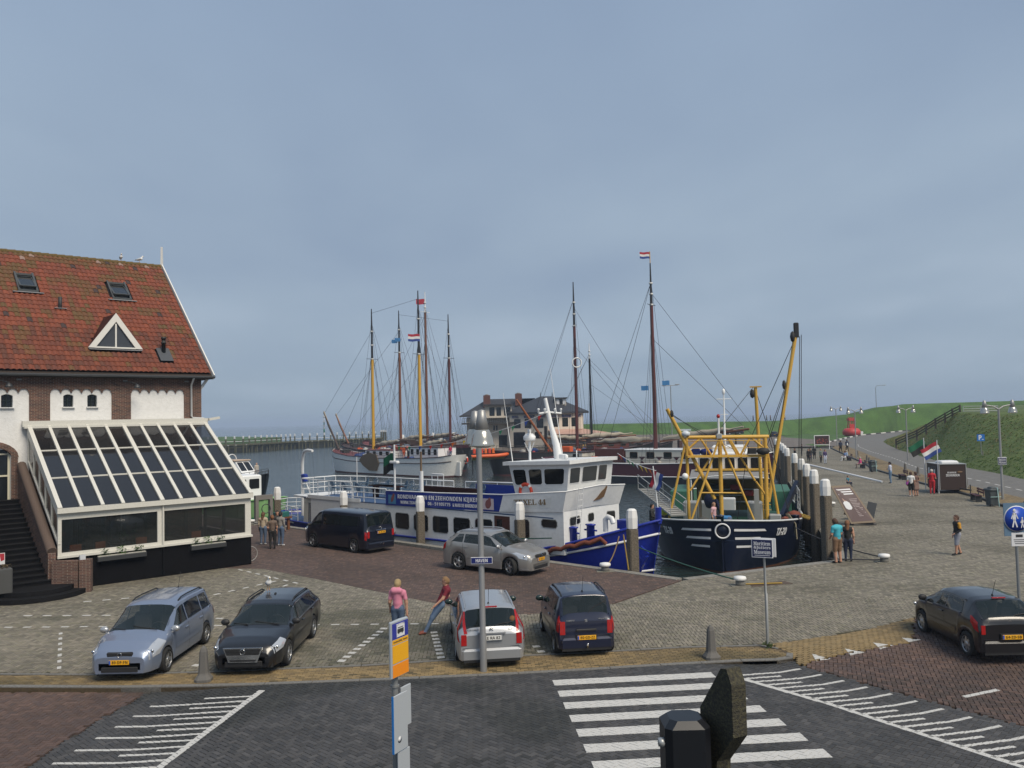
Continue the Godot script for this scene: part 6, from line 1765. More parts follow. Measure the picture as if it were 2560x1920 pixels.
	railing("deck_rail", [V(L * 0.88, fb + 0.45, -hb * 0.88), V(L * 0.5, fb - 0.1, -hb * 0.97), V(1.8, fb + 0.22, -hb * 0.9)], 0.7, 2, 1.8, 0.025, mats["rail_dark"], B)
	var st := nb()
	rbox(st,V(L * .9,fb + .7,0),V(.6,.7,1.2),.08); tube(st,[V(L * .9,fb + .8,-1.0),V(L * .9,fb + .8,1.0)],.2,10)
	obj("windlass", st, mats["rail_dark"], B)
	rng.seed = int(L * 100)
	var gear := [mat("gear_red", 0.3, 0.03, 0.02, 0.7), mat("gear_orange", 0.55, 0.09, 0.02, 0.7), mat("gear_blue", 0.02, 0.05, 0.18, 0.7), mat("gear_grey", 0.3, 0.29, 0.27, 0.8), mat("gear_white", 0.55, 0.55, 0.52, 0.7)]
	for k in 16:
		st = nb(); var gs := rng.randf_range(.3,.8)
		ball(st, V(rng.randf_range(L * 0.12, L * 0.86), fb + gs * 0.3 - 0.15, rng.randf_range(-hb * 0.75, hb * 0.75)), V(gs, gs * 0.55, gs * 0.7), 7, Basis(Vector3.UP, rng.randf() * 3.0)); obj("deck_gear", st, gear[rng.randi() % 5], B)
	for q in o.get("flags", []): flag_mesh(q[1], q[1] * 0.62, q[2], B, Transform3D(Basis(Vector3.UP, q[3]), q[0]))
	return B
func pennants(called: String,label: String,a: Vector3,b: Vector3,sag: float,n: int) -> void:
	var t := thing(called, label, "bunting")
	rope("line", a, b, sag, 0.012, mat("rail_white", 0.7, 0.71, 0.71, 0.4), t)
	var cols := [mat("pen_red", 0.5, 0.03, 0.02, 0.8), mat("pen_orange", 0.6, 0.13, 0.02, 0.8), mat("pen_yellow", 0.65, 0.45, 0.03, 0.8), mat("letter_white", 0.7, 0.7, 0.7, 0.5), mat("pen_green", 0.02, 0.2, 0.09, 0.8), mat("pen_blue", 0.03, 0.07, 0.3, 0.8)]
	var d := (b - a).normalized()
	for k in n:
		var u := (k + .5) / n
		var p := a.lerp(b,u) - V(0,sag * 4.0 * u * (1 - u),0)
		var st := nb()
		tri(st,p - d * .13,p + d * .13,p + d * .12 + V(.05,-.24,.06)); tri(st,p - d * .13 + V(0,0,-.006),p + d * .12 + V(.05,-.24,.054),p + d * .13 + V(0,0,-.006))
		obj("pennant", st, cols[(k * 5 + k / 3) % 6], t)
func make_trawler() -> void:
	var hullm := noisy("trawler_blue", [[0.0, 0.004, 0.007, 0.02], [0.5, 0.006, 0.01, 0.028], [1.0, 0.009, 0.015, 0.036]], 0.4, 0.35, 0.03, 44)
	var yel := noisy("gantry_yellow", [[0.0, 0.42, 0.24, 0.03], [0.5, 0.56, 0.33, 0.05], [1.0, 0.62, 0.38, 0.08]], 0.7, 0.5, 0.04, 45)
	var green := noisy("deck_green", [[0.0, 0.006, 0.05, 0.025], [1.0, 0.012, 0.085, 0.045]], 0.5, 0.7, 0.04, 46)
	var white := mat("letter_white", 0.7, 0.7, 0.7, 0.5); var paint_w := mat("rail_white", 0.7, 0.71, 0.71, 0.4)
	var black := mat("rubber", 0.015, 0.015, 0.016, 0.7); var grey := mat("deck_grey", 0.3, 0.31, 0.31, 0.6); var glass := mat("boat_glass", 0.012, 0.013, 0.014, 0.05)
	var rust := noisy("boot_rust", [[0.0, 0.05, 0.02, 0.012], [0.6, 0.13, 0.045, 0.02], [1.0, 0.2, 0.08, 0.03]], 0.6, 0.85, 0.05, 48)
	var T := thing("fishing_trawler", "dark blue fishing trawler with yellow gantry, bow towards the camera", "boat", V(10.55, 0, -42.5), -1.8483)
	var S := [[-26.0,2.6,.3,1.6,.8],[-25.0,3.6,.25,2.8,.3],[-22,4.1,.2,3.7,0],[-14,4.3,.2,4.1,0],[-8,4.3,.3,4.0,0],[-6,4.22,.38,3.75,0],[-4.2,4.02,.5,3.3,0],[-2.8,3.6,.62,2.6,0],[-1.7,2.95,.7,1.75,-.02],[-1.0,2.3,.76,1.15,-.05],[-.5,1.6,.81,.68,-.05],[-.16,.85,.85,.3,-.05],[.0,.06,.87,.04,-.05]]
	hull_band("hull", S, 0.0, 0.96, 0.0, hullm, T, 7)
	hull_band("waterline_band", S, 0.96, 1.25, 0.0, rust, T, 3)
	hull_band("knuckle", S, 0.36, 0.39, 0.0, mat("knuckle_blue", 0.012, 0.02, 0.045, 0.4), T, 1, 0.03)
	hull_rail("cap_rail", S, -0.01, 0.0, 0.05, mat("cap_white", 0.5, 0.52, 0.53, 0.5), T)
	deck("deck", S, 0.95, 0.0, green, T, 0.12)
	var inner := []
	for s in S: inner.append([s[0] - (.12 if s[0] > -3 else .0),maxf(s[1] - .14,.02),s[2] - .03,maxf(s[3] - .14,.01),s[4]])
	hull_band("inner_bulwark", inner, 0.0, 0.42, 0.0, green, T, 2)
	for side in [1.0,-1.0]:
		for row in [[.17,.095,2.35,.52],[.33,.095,2.1,.56],[.49,.09,1.85,.62]]:
			var st0 := nb()
			for k in 20:
				var q := []
				for e in [[k,-1],[k + 1,-1],[k + 1,1],[k,1]]:
					var dist := lerpf(row[3],row[2] - (.12 if e[1] < 0 else .0),e[0] / 20.0)
					q.append(bow_point(S,side,dist,row[0] + e[1] * row[1] * .24,.012))
				if side > 0: quad(st0,q[0],q[1],q[2],q[3])
				else: quad(st0,q[0],q[3],q[2],q[1])
			obj("bow_wing", st0, white, T)
		var p := bow_point(S,side,3.5,.22,.02); var p2 := bow_point(S,side,3.6,.22,.02); var pu := bow_point(S,side,3.5,.1,.02)
		var tx := (p2 - p).normalized() * (1.0 if side < 0 else -1.0); var ty := (pu - p).normalized(); var tz := tx.cross(ty).normalized()
		text("registration", "TX-20", 0.4, white, T, Transform3D(Basis(tx, tz.cross(tx), tz), p), 0.95, 0.02)
	var st := nb(); torus(st,V(.06,.37,.0),.36,.045,Basis(Vector3.UP,PI / 2),28,6)
	var rg := obj("bow_ring", st, white, T)
	lt("bow_boss", [[0.36, 0.0], [0.34, 0.05], [0.0, 0.06]], V(-0.03, 0.37, 0), hullm, T, 28, Basis(Vector3.BACK, -PI / 2))
	var G := [[[-6.2, 4.9, 0.2], [-6.17, -0.5, 0.23], 0.14, "centre_post"], [[-5.68, 5.0, 2.05], [-6.95, 4.95, -2.55], 0.13, "top_beam"], [[-5.65, 5.0, 2.07], [-5.66, -0.5, 2.05], 0.11, "gantry_leg"], [[-6.91, 4.9, -2.35], [-6.9, -0.5, -2.31], 0.14, "gantry_leg"], [[-5.62, 4.5, 2.18], [-5.31, -0.2, 3.3], 0.085, "gantry_leg"], [[-6.91, 4.4, -2.4], [-7.09, -0.4, -3.05], 0.095, "gantry_leg"], [[-6.17, 4.8, 0.26], [-5.0, -0.3, 2.1], 0.075, "brace"], [[-6.2, 4.8, 0.13], [-6.0, -0.3, -1.75], 0.075, "brace"], [[-5.75, 1.78, 1.45], [-6.3, 1.72, -1.0], 0.055, "tie_bar"], [[-5.36, 6.7, 3.1], [-6.1, 1.4, 0.6], 0.13, "derrick_boom"], [[-6.0, 3.7, 0.82], [-5.7, 1.9, 1.95], 0.07, "brace"], [[-6.35, 4.8, -0.39], [-6.72, 2.4, -1.7], 0.075, "brace"], [[-6.72, 2.35, -1.75], [-6.9, 1.5, -2.3], 0.07, "brace"], [[-5.68, 4.3, 2.0], [-5.87, 4.95, 1.3], 0.075, "brace"], [[-5.87, 4.95, 1.29], [-6.02, 3.95, 0.7], 0.075, "brace"], [[-6.32, 4.9, -0.27], [-6.44, 3.92, -0.75], 0.075, "brace"], [[-6.51, 3.92, -0.95], [-6.67, 4.9, -1.5], 0.075, "brace"], [[-6.69, 4.9, -1.57], [-6.87, 4.3, -2.25], 0.075, "brace"], [[-9.05, 11.0, -4.38], [-8.51, 1.0, -2.45], 0.13, "derrick_boom"], [[-12.52, 8.0, -1.96], [-12.57, -0.5, -2.16], 0.13, "aft_mast"]]
	for q in G:
		tb(q[3],[V(q[0][0],q[0][1],q[0][2]),V(q[1][0],q[1][1],q[1][2])],q[2] * .86,yel,T,10)
	st = nb(); bar(st, V(-5.66, 3.9, 2.1), V(-6.9, 3.85, -2.3), 0.7, 0.12); obj("walkway", st, yel, T)
	railing("walkway_rail", [V(-5.4, 3.95, 2.0), V(-6.55, 3.9, -2.2)], 0.85, 2, 1.05, 0.02, yel, T)
	st = nb()
	for k in 13: tube(st,[V(-6.86,4.3 - k * .3,-2.05),V(-6.86,4.3 - k * .3,-2.55)],.018,5)
	obj("leg_rungs", st, yel, T)
	st = nb(); rbox(st, V(-9.08, 11.3, -4.42), V(0.3, 0.9, 0.3), 0.05); ball(st, V(-9.0, 10.9, -4.2), V(0.2, 0.35, 0.16), 8); ball(st, V(-8.9, 8.0, -3.6), V(0.14, 0.3, 0.12), 8); ball(st, V(-12.5, 7.6, -1.75), V(0.16, 0.3, 0.16), 8); ball(st, V(-5.4, 6.4, 2.85), V(0.14, 0.24, 0.12), 8); obj("pulley_block", st, black, T)
	st = nb(); bar(st, V(-12.52, 8.05, -1.6), V(-12.52, 8.05, -2.35), 0.3, 0.08); obj("mast_cap", st, yel, T)
	st = nb()
	for q in [[[-9.0,11.0,-4.4],[-8.6,4.9,-3.1]],[[-9.0,10.9,-4.6],[-9.2,1.0,-4.2]],[[-9.05,11.0,-4.7],[-10.2,1.2,-4.4]],[[-8.95,8.0,-3.7],[-7.2,4.9,-2.5]],[[-8.95,8.0,-3.75],[-12.0,3.2,-2.2]],[[-12.5,8.0,-1.8],[-6.3,5.3,.3]],[[-12.5,7.7,-2.0],[-14,3.5,-3.2]],[[-5.4,6.5,3.0],[-6.3,5.0,1.0]],[[-5.4,6.4,3.0],[-8,4.2,-.5]],[[-9.05,10.8,-4.35],[-13.5,3.5,-1.0]],[[-6.6,4.4,-1.4],[-6.3,.0,-.6]],[[-9.1,11.2,-4.3],[-11.5,5.5,-3.4]],[[-6.9,4.8,-2.6],[-7.0,.2,-3.6]]]:
		tube(st,[V(q[0][0],q[0][1],q[0][2]),V(q[1][0],q[1][1],q[1][2])],.02,4,false)
	obj("wires", st, black, T).set_meta("kind", "stuff")
	st = nb(); lathe(st, [[0.22, 0.0], [0.26, 0.08], [0.26, 0.2], [0.1, 0.3]], 14, V(-5.63, 5.1, 2.1)); box(st, V(-5.63, 5.45, 2.1), V(0.1, 0.1, 0.62)); obj("radar", st, mat("radar_pale", 0.5, 0.55, 0.6, 0.4), T)
	tb("lamp_staff", [V(-6.3, 5.0, 0.24), V(-6.3, 6.1, 0.24)], 0.06, paint_w, T, 8)
	st = nb(); ball(st, V(-6.3, 6.2, 0.24), V(0.11, 0.13, 0.11), 10); obj("red_lamp", st, mat("lamp_red", 0.33, 0.012, 0.012, 0.12), T)
	rb("winch_lamp", V(-6.12, 5.05, 0.22), V(0.3, 0.28, 0.32), 0.04, grey, T)
	st = nb(); ball(st, V(-5.5, 2.75, 2.2), V(0.2, 0.2, 0.2), 10); obj("deck_lamp", st, paint_w, T)
	for z in [1.6,-1.6]:
		st = nb(); rbox(st, V(-6.4, 4.15, z), V(0.4, 0.35, 0.5), 0.06); ball(st, V(-6.4, 4.12, z - 0.6), V(0.3, 0.22, 0.4), 8); obj("floodlight", st, black if z < 0 else mat("tarp_blue", 0.01, 0.03, 0.2, 0.7), T)
	rb("wheelhouse", V(-17.8, 2.0, -0.1), V(4.0, 2.9, 4.3), 0.12, paint_w, T)
	st = nb(); rbox(st, V(-17.8, 3.55, -0.1), V(4.3, 0.22, 4.6), 0.08); rbox(st, V(-17.3, 3.85, -0.1), V(2.4, 0.5, 2.4), 0.08); obj("wheelhouse_roof", st, paint_w, T)
	var wf := [V(-15.79,.6,2.05),V(-15.79,.6,-2.25),V(-15.79,3.45,-2.25),V(-15.79,3.45,2.05)]
	for k in 5: window_on(wf,(k + .12) / 5.0,(k + .88) / 5.0,.68,.94,T,glass,paint_w)
	bx("yellow_ledge", V(-15.3, 2.5, -0.1), V(0.8, 0.1, 4.6), yel, T)
	st = nb(); hexa(st, [V(-15.6, 2.1, 2.5), V(-13.2, 2.0, 2.5), V(-13.2, 2.0, -2.6), V(-15.6, 2.1, -2.6), V(-15.6, 2.5, 2.5), V(-13.2, 2.06, 2.5), V(-13.2, 2.06, -2.6), V(-15.6, 2.5, -2.6)]); obj("shelter_roof", st, mat("tarp_grey", 0.2, 0.2, 0.2, 0.8), T)
	st = nb()
	for z in [2.4,-2.5]: tube(st,[V(-13.2,-.6,z),V(-13.2,2.05,z)],.05,6)
	tube(st, [V(-13.15, 2.05, 2.5), V(-13.1, 2.3, -0.1), V(-13.15, 2.05, -2.6)], 0.035, 6); obj("shelter_frame", st, paint_w, T)
	bx("shelter_back", V(-15.7, 0.9, -0.1), V(0.1, 2.4, 4.6), mat("dull_yellow", 0.13, 0.09, 0.02, 0.7), T)
	st = nb()
	for y in [.3,.75,1.15]: box(st,V(-15.4,y,-.2),V(.4,.05,3.4))
	obj("shelf", st, grey, T)
	for q in [[-15.35,1.35,.9],[-15.35,1.3,-.4],[-15.35,.9,-1.3]]:
		rb("crate", V(q[0], q[1], q[2]), V(0.4, 0.34, 0.6), 0.04, black if q[2] > 0 else mat("crate_red", 0.25, 0.02, 0.02, 0.6), T)
	for z in [3.1,-3.3]:
		rb("side_casing", V(-14.5, 0.7, z), V(5.0, 1.3, 1.2), 0.06, mat("casing_green", 0.03, 0.12, 0.08, 0.6), T)
	st = nb(); tube(st, [V(-20.2, 3.6, 0.3), V(-20.2, 7.9, 0.28)], [0.09, 0.05], 8); tube(st, [V(-20.06, 7.45, 0.8), V(-20.33, 7.45, -0.25)], 0.03, 5); ball(st, V(-20.2, 8.0, 0.28), V(0.13, 0.24, 0.13), 10); tube(st, [V(-20.1, 6.3, 0.55), V(-20.3, 6.3, 0.0)], 0.025, 5); obj("signal_mast", st, paint_w, T)
	tb("exhaust", [V(-19.5, 3.7, -0.5), V(-19.5, 5.0, -0.5)], 0.06, black, T, 8)
	for q in [[-7.4,1.5,.16],[-8.3,-1.76,.28]]:
		bx("deck_post", V(q[0], 0.6, q[1]), V(q[2], 2.3, q[2]), mat("post_brown", 0.2, 0.16, 0.11, 0.8) if q[1] > 0 else grey, T)
	for z in [1.35,-1.65,2.2]:
		rb("winch_casing", V(-9.2, 0.35, z), V(1.0, 1.2, 0.9), 0.08, grey, T)
	rb("white_locker", V(-8.8, 0.85, -0.1), V(0.8, 0.7, 0.85), 0.05, paint_w, T)
	lt("bow_bitt", [[0.2, -0.7], [0.2, 0.42], [0.22, 0.43], [0.22, 0.5], [0.0, 0.51]], V(-2.6, 0.35, 0.2), hullm, T, 14)
	rb("deck_box", V(-6.9, 0.1, -2.75), V(0.6, 0.7, 0.65), 0.05, grey, T)
	st = nb(); ball(st, V(-3.0, 0.3, 1.1), V(0.5, 0.45, 0.4), 9); obj("net_heap", st, mat("net_dark", 0.06, 0.06, 0.055, 0.95), T)
	st = nb(); ball(st, V(-7.4, 1.15, 0.95), V(0.6, 0.45, 0.35), 9, Basis(Vector3.BACK, 0.5)); tube(st, [V(-7.5, 1.2, 0.6), V(-7.0, 0.3, 0.2)], 0.12, 8); obj("folded_tarp", st, mat("tarp_navy", 0.008, 0.014, 0.05, 0.85), T)
	lt("red_bucket", [[0.16, 0.0], [0.2, 0.5], [0.17, 0.5]], V(-4.8, -0.2, -1.3), mats["crate_red"], T, 12)
	for q in [[-5.3,.15,-3.35],[-4.4,.3,-3.4]]:
		st = nb(); rbox(st, V(q[0], q[1], q[2]), V(0.4, 0.6, 0.6), 0.05); ball(st, V(q[0] - 0.1, q[1] + 0.35, q[2] - 0.3), V(0.3, 0.3, 0.4), 8); obj("net_bin", st, mat("rusty_red", 0.2, 0.05, 0.025, 0.8), T)
	lt("bow_bitt", [[0.22, 0.0], [0.22, 0.4], [0.26, 0.44], [0.0, 0.47]], V(-3.6, 0.35, -3.7), hullm, T, 12)
	st = nb(); for k in 4: tube(st, [V(-3.2, 0.9, -3.2 - 0.05 * k), V(-3.05 + 0.05 * k, 0.4, -3.62 - 0.02 * k), V(-3.0 + 0.04 * k, -0.1 - 0.1 * k, -3.6 - 0.04 * k)], 0.03, 5); obj("hanging_rope", st, mat("rope_pale", 0.25, 0.22, 0.15, 0.9), T)
	st = nb(); for k in 5: torus(st, V(-5.0 - 0.3 * k, 0.5, -4.15), 0.35 + 0.05 * k, 0.035, Basis(Vector3.RIGHT, 1.3), 14, 5); obj("rope_coil", st, mat("rope_yellow", 0.3, 0.2, 0.04, 0.9), T)
	st = nb(); bar(st, V(-9.5, 0.0, -3.2), V(-12.0, 1.9, -4.3), 0.25, 0.3); bar(st, V(-12.0, 2.0, -4.3), V(-12.2, -0.2, -4.2), 0.2, 0.2); obj("beam_shoe", st, hullm, T)
	railing("quay_rail", [V(-8, 0.3, -4.2), V(-16, 0.3, -4.25)], 1.4, 3, 1.6, 0.03, grey, T)
	var gw := thing("gangway", "grey ribbed gangway with rails lying on the trawler's rail", "gangway", V(10.55, 0, -42.5), -1.8483)
	var a := V(-4.4,.62,2.55); var b := V(-8.6,1.75,4.9)
	st = nb(); bar(st, a, b, 0.95, 0.1); obj("walkway", st, mat("gang_grey", 0.27, 0.27, 0.26, 0.7), gw)
	var side_d := (b - a).cross(Vector3.UP).normalized()
	for k in 15:
		st = nb(); var p := a.lerp(b, (k + 0.5) / 15.0) + V(0, 0.07, 0); bar(st, p - side_d * 0.42, p + side_d * 0.42, 0.06, 0.03); obj("cleat", st, mat("gang_dark", 0.13, 0.13, 0.125, 0.7), gw)
	for sd in [-1, 1]: railing("hand_rail", [a + side_d * 0.48 * sd, b + side_d * 0.48 * sd], 0.9, 2, 1.5, 0.025, grey, gw)
func bow_point(S: Array,side: float,dist: float,t: float,out: float) -> Vector3:
	var last := hull_at(S[-1],side,t,.0)
	var run := .0
	for i in range(S.size() - 2,-1,-1):
		var p := hull_at(S[i],side,t,.0)
		var d := p.distance_to(last)
		if run + d >= dist:
			var q := last.lerp(p,(dist - run) / d)
			var n := (p - last).cross(Vector3.UP).normalized() * side
			if n.x < .0: n = -n
			return q + n * (out + .012)
		run += d; last = p
	return last
func make_fleet() -> void:
	var whiteh := noisy("barge_white", [[0.0, 0.5, 0.51, 0.5], [0.5, 0.62, 0.63, 0.62], [1.0, 0.68, 0.68, 0.67]], 0.2, 0.5, 0.03, 55)
	var maroon := noisy("barge_maroon", [[0.0, 0.05, 0.012, 0.02], [1.0, 0.085, 0.02, 0.032]], 0.3, 0.4, 0.03, 56)
	var darkh := mat("barge_dark", 0.012, 0.013, 0.016, 0.5)
	var yel := mat("mast_yellow", 0.55, 0.31, 0.03, 0.45); var blackm := mat("mast_black", 0.012, 0.012, 0.014, 0.5); var wood := mat("mast_wood", 0.16, 0.062, 0.03, 0.45); var redw := mat("mast_red", 0.10, 0.022, 0.018, 0.45)
	var deckr := mat("deck_red", 0.13, 0.035, 0.035, 0.7); var cream := mat("house_cream", 0.55, 0.53, 0.47, 0.5); var roofd := mat("roof_dark", 0.05, 0.03, 0.028, 0.6); var white := mat("rail_white", 0.7, 0.71, 0.71, 0.4)
	var fr := mat("flag_red", 0.32, 0.015, 0.03, 0.8); var fw := mat("flag_white", 0.6, 0.6, 0.6, 0.8); var fb := mat("flag_blue", 0.02, 0.05, 0.22, 0.8)
	var NL := [fr, fw, fb]; var blu := [mat("pen_sky", 0.03, 0.15, 0.35, 0.8)]
	var t1 := PI - atan2(.7218,.692)
	var B := sailing_barge("sailing_barge", "white two-masted sailing barge with yellow masts and brown leeboard, bow to the left", V(-7.9, 0, -119.4), t1, 33.0, 5.6, 0.9, {"hull": whiteh, "deckm": deckr, "sprit": 7.0, "leeboard": true, "masts": [[21.4, 24.2, yel, blackm, 0.66, 0.26], [8.9, 25.6, yel, blackm, 0.62, 0.26]], "houses": [[2.6, 9.5, 1.7, 1.75, white, roofd, 5], [14.5, 21.5, 1.6, 1.2, white, deckr, 4]], "flags": [[V(8.6, 19.6, 0), 1.8, NL, -2.1]]})
	lifebuoy(B,V(1.6,.5,2.6),Basis.IDENTITY,.5)
	var st := nb(); ball(st, V(2.9, 0.2, 2.8), V(0.7, 0.75, 0.7), 14); obj("round_fender", st, mat("fender_yellow", 0.6, 0.33, 0.02, 0.5), B)
	st = nb(); prism(st, PackedVector2Array([Vector2(-2.2, 0), Vector2(2.4, 0.7), Vector2(3.0, 2.1), Vector2(-1.2, 1.9), Vector2(-3.4, 0.3)]), -0.02, 0.02, Transform3D(Basis(Vector3.RIGHT, -0.9), V(11.5, 2.4, 1.4))); obj("awning", st, mat("awning_cloth", 0.4, 0.34, 0.27, 0.9), B)
	st = nb(); rbox(st, V(10.0, 1.7, 0.8), V(4.6, 1.7, 0.25), 0.05); rbox(st, V(15.5, 1.6, 0.6), V(1.4, 1.5, 0.4), 0.05); obj("orange_cover", st, mat("cover_orange", 0.55, 0.09, 0.02, 0.8), B)
	rb("rudder", V(0.2, -0.6, 0), V(1.2, 2.0, 0.3), 0.05, whiteh, B)
	sailing_barge("sailing_barge", "dark hulled barge with two brown masts lying behind the white barge", V(-8.0, 0, -131.0), t1, 34.0, 6.0, 1.5, {"hull": darkh, "deckm": roofd, "sprit": 6.0, "spritm": wood, "masts": [[16.4, 24.3, wood, blackm, 0.7, 0.24], [3.0, 22.2, redw, blackm, 0.68, 0.22]], "houses": [[5.0, 11.5, 1.8, 1.5, roofd, blackm, 4]], "flags": [[V(16.0, 20.8, 0), 1.0, blu, -2.1], [V(16.9, 20.6, 0), 1.0, blu, -2.4]]})
	sailing_barge("sailing_barge", "third barge of the raft, one tall brown mast with a red pennant", V(-8.6, 0, -143.0), t1, 30.0, 6.0, 1.6, {"hull": maroon, "deckm": deckr, "masts": [[10.0, 28.5, wood, white, 0.87, 0.24]], "houses": [[4.0, 9.0, 1.8, 1.4, mat("house_brown", 0.12, 0.05, 0.02, 0.5), roofd, 3]], "flags": [[V(10.0, 28.6, 0), 1.6, [fr], -2.2]]})
	B = sailing_barge("sailing_barge", "dark barge with a leaning brown spar and an orange rubber boat at its stern", V(-3.8, 0, -121.0), 0.2, 26.0, 5.8, 1.5, {"hull": darkh, "deckm": roofd, "booms": false, "masts": [[13.6, 25.4, redw, blackm, 0.74, 0.25]], "houses": [[15.5, 21.0, 1.9, 1.7, redw, roofd, 3]], "flags": []})
	tb("leaning_spar", [V(9.6, 1.4, 0.0), V(4.3, 9.2, 0.8)], [0.22, 0.15], mat("spar_orange", 0.26, 0.085, 0.03, 0.45), B, 8)
	tb("mast_stump", [V(8.8, 1.3, 0.0), V(8.8, 5.2, 0.0)], 0.24, blackm, B, 8)
	boom(B, V(14.0, 3.2, 0), V(22.7, 3.5, 0.3), mats["sail_cloth"], mats["spar"])
	st = nb(); torus(st, V(13.6, 14.5, 0.9), 0.7, 0.09, Basis.IDENTITY, 20, 6); obj("radar_hoop", st, white, B)
	var R := thing("rubber_boat", "orange inflatable boat with life jackets hung at the dark barge's stern", "boat", V(-3.6, 0.15, -118.6), 0.15)
	tb("tube", [V(-2.4, 1.0, 0.6), V(1.2, 1.05, 0.62), V(2.4, 1.15, 0.35), V(2.9, 1.25, 0.0), V(2.4, 1.15, -0.35), V(1.2, 1.05, -0.62), V(-2.4, 1.0, -0.6)], [0.22, 0.27, 0.27, 0.24, 0.27, 0.27, 0.22], mat("rib_orange", 0.6, 0.1, 0.02, 0.5), R, 10)
	st = nb(); hexa(st, [V(-2.4, 0.45, 0.3), V(2.2, 0.6, 0.2), V(2.2, 0.6, -0.2), V(-2.4, 0.45, -0.3), V(-2.4, 0.95, 0.6), V(2.4, 1.05, 0.4), V(2.4, 1.05, -0.4), V(-2.4, 0.95, -0.6)]); obj("floor", st, mat("rib_olive", 0.16, 0.16, 0.04, 0.7), R)
	for k in 6:
		rb("life_jacket", V(-2.0 + k * 0.55, 1.75, -0.3), V(0.4, 0.7, 0.25), 0.08, mat("jacket_red", 0.5, 0.05, 0.02, 0.8) if k % 2 == 0 else mat("jacket_orange", 0.6, 0.13, 0.02, 0.8), R)
	st = nb(); tube(st, [V(-2.3, -1.6, 0), V(-2.3, 1.0, 0)], 0.08, 6); tube(st, [V(2.0, 0.7, 0.0), V(3.6, 1.3, 0.0)], 0.05, 6); obj("davit_strut", st, blackm, R)
	B = sailing_barge("sailing_barge", "maroon barge with white deckhouse and red diamonds on the panels between its windows", V(4.5, 0, -110.0), -0.62, 30.0, 5.6, 0.75, {"hull": maroon, "t1": 0.62, "boot": mat("barge_black", 0.012, 0.014, 0.022, 0.5), "stripe": white, "stripe_t": 0.62, "deckm": roofd, "booms": false, "masts": [[15.7, 24.5, redw, blackm, 0.79, 0.25]], "houses": [[12.6, 21.5, 2.0, 1.7, cream, white, 4], [2.5, 6.4, 1.8, 1.35, cream, roofd, 2]], "flags": [[V(15.7, 26.4, 0), 1.3, NL, 0.75], [V(15.2, 10.0, 0.5), 0.9, blu, 0.7], [V(18.0, 10.5, 0.5), 0.9, blu, 0.7]]})
	st = nb()
	for k in 3:
		var x := 12.6 + (k + 1) * 8.9 / 4.0
		for q in [[[-.42,1.42],[.42,1.42],[.0,.98]],[[-.42,.5],[.42,.5],[.0,.92]]]:
			prism(st,PackedVector2Array([Vector2(x + q[0][0],.55 + q[0][1] - .5),Vector2(x + q[1][0],.55 + q[1][1] - .5),Vector2(x + q[2][0],.55 + q[2][1] - .5)]),2.0,2.02)
	obj("diamond_panel", st, maroon, B)
	tb("flag_staff", [V(15.7, 24.0, 0), V(15.7, 26.5, 0)], 0.05, yel, B, 6)
	boom(B, V(15.3, 3.3, 0), V(6.5, 2.9, 0.6), mats["sail_cloth"], mats["spar"]); boom(B, V(16.3, 3.2, 0), V(27.5, 4.6, 0.4), mats["sail_cloth"], mats["spar"])
	bx("brown_cabin", V(9.4, 1.5, -0.6), V(4.0, 1.6, 2.0), mat("cabin_brown", 0.09, 0.025, 0.018, 0.5), B)
	st = nb(); rbox(st, V(3.6, 2.3, 0.8), V(1.3, 0.7, 0.8), 0.08); rbox(st, V(8.2, 1.0, 1.9), V(0.9, 0.9, 0.5), 0.08); obj("life_rafts", st, mats["cover_orange"], B)
	text("sail_number", "LX 21", 0.45, mat("sail_letter", 0.5, 0.3, 0.35, 0.8), B, Transform3D(Basis.IDENTITY, V(20.6, 3.35, 0.95)), 2.0, 0.02)
	sailing_barge("sailing_barge", "low barge with a thin black mast behind the maroon barge, near the hotel terrace", V(2.0, 0, -134.0), 0.05, 24.0, 5.0, 1.0, {"hull": darkh, "deckm": roofd, "masts": [[10.7, 17.6, blackm, white, 0.86, 0.18]], "houses": [[4.0, 9.0, 1.6, 1.3, mats["house_brown"], roofd, 3]], "flags": []})
	var M := thing("motor_yacht", "white and black motor yacht seen bow-on behind the annex", "boat", V(-27.6, 0, -93.0), -0.62)
	var S := [[-9.0,1.4,.0,1.2,0],[-5,1.75,.05,1.6,0],[-2.5,1.6,.3,1.2,0],[-1.0,1.05,.6,.6,-.2],[-.3,.5,.8,.2,-.6],[0,.08,.9,.03,-.9]]
	hull_band("hull", S, 0.0, 1.2, 0.0, mat("yacht_black", 0.01, 0.012, 0.015, 0.25), M)
	deck("deck", S, 0.02, 0.0, white, M, 0.02)
	st = nb(); loft(st, [PackedVector3Array([V(-7.5, 0.1, 1.2), V(-2.6, 0.3, 1.0), V(-2.6, 0.3, -1.0), V(-7.5, 0.1, -1.2)]), PackedVector3Array([V(-7.3, 1.0, 1.15), V(-3.4, 1.05, 0.95), V(-3.4, 1.05, -0.95), V(-7.3, 1.0, -1.15)]), PackedVector3Array([V(-7.1, 2.2, 1.05), V(-4.6, 2.25, 0.9), V(-4.6, 2.25, -0.9), V(-7.1, 2.2, -1.05)])], true, true); obj("cabin", st, white, M)
	var wf := [V(-3.4,1.05,.95),V(-3.4,1.05,-.95),V(-4.6,2.25,-.9),V(-4.6,2.25,.9)]
	for q in [[0.06, 0.47], [0.53, 0.94]]: window_on(wf, q[0], q[1], 0.08, 0.88, M, mat("boat_glass", 0.012, 0.013, 0.014, 0.05), white)
	var sw := [V(-7.3,1.0,1.16),V(-3.5,1.05,.97),V(-4.7,2.25,.92),V(-7.1,2.2,1.06)]
	window_on(sw, 0.1, 0.9, 0.1, 0.85, M, mats["boat_glass"], white)
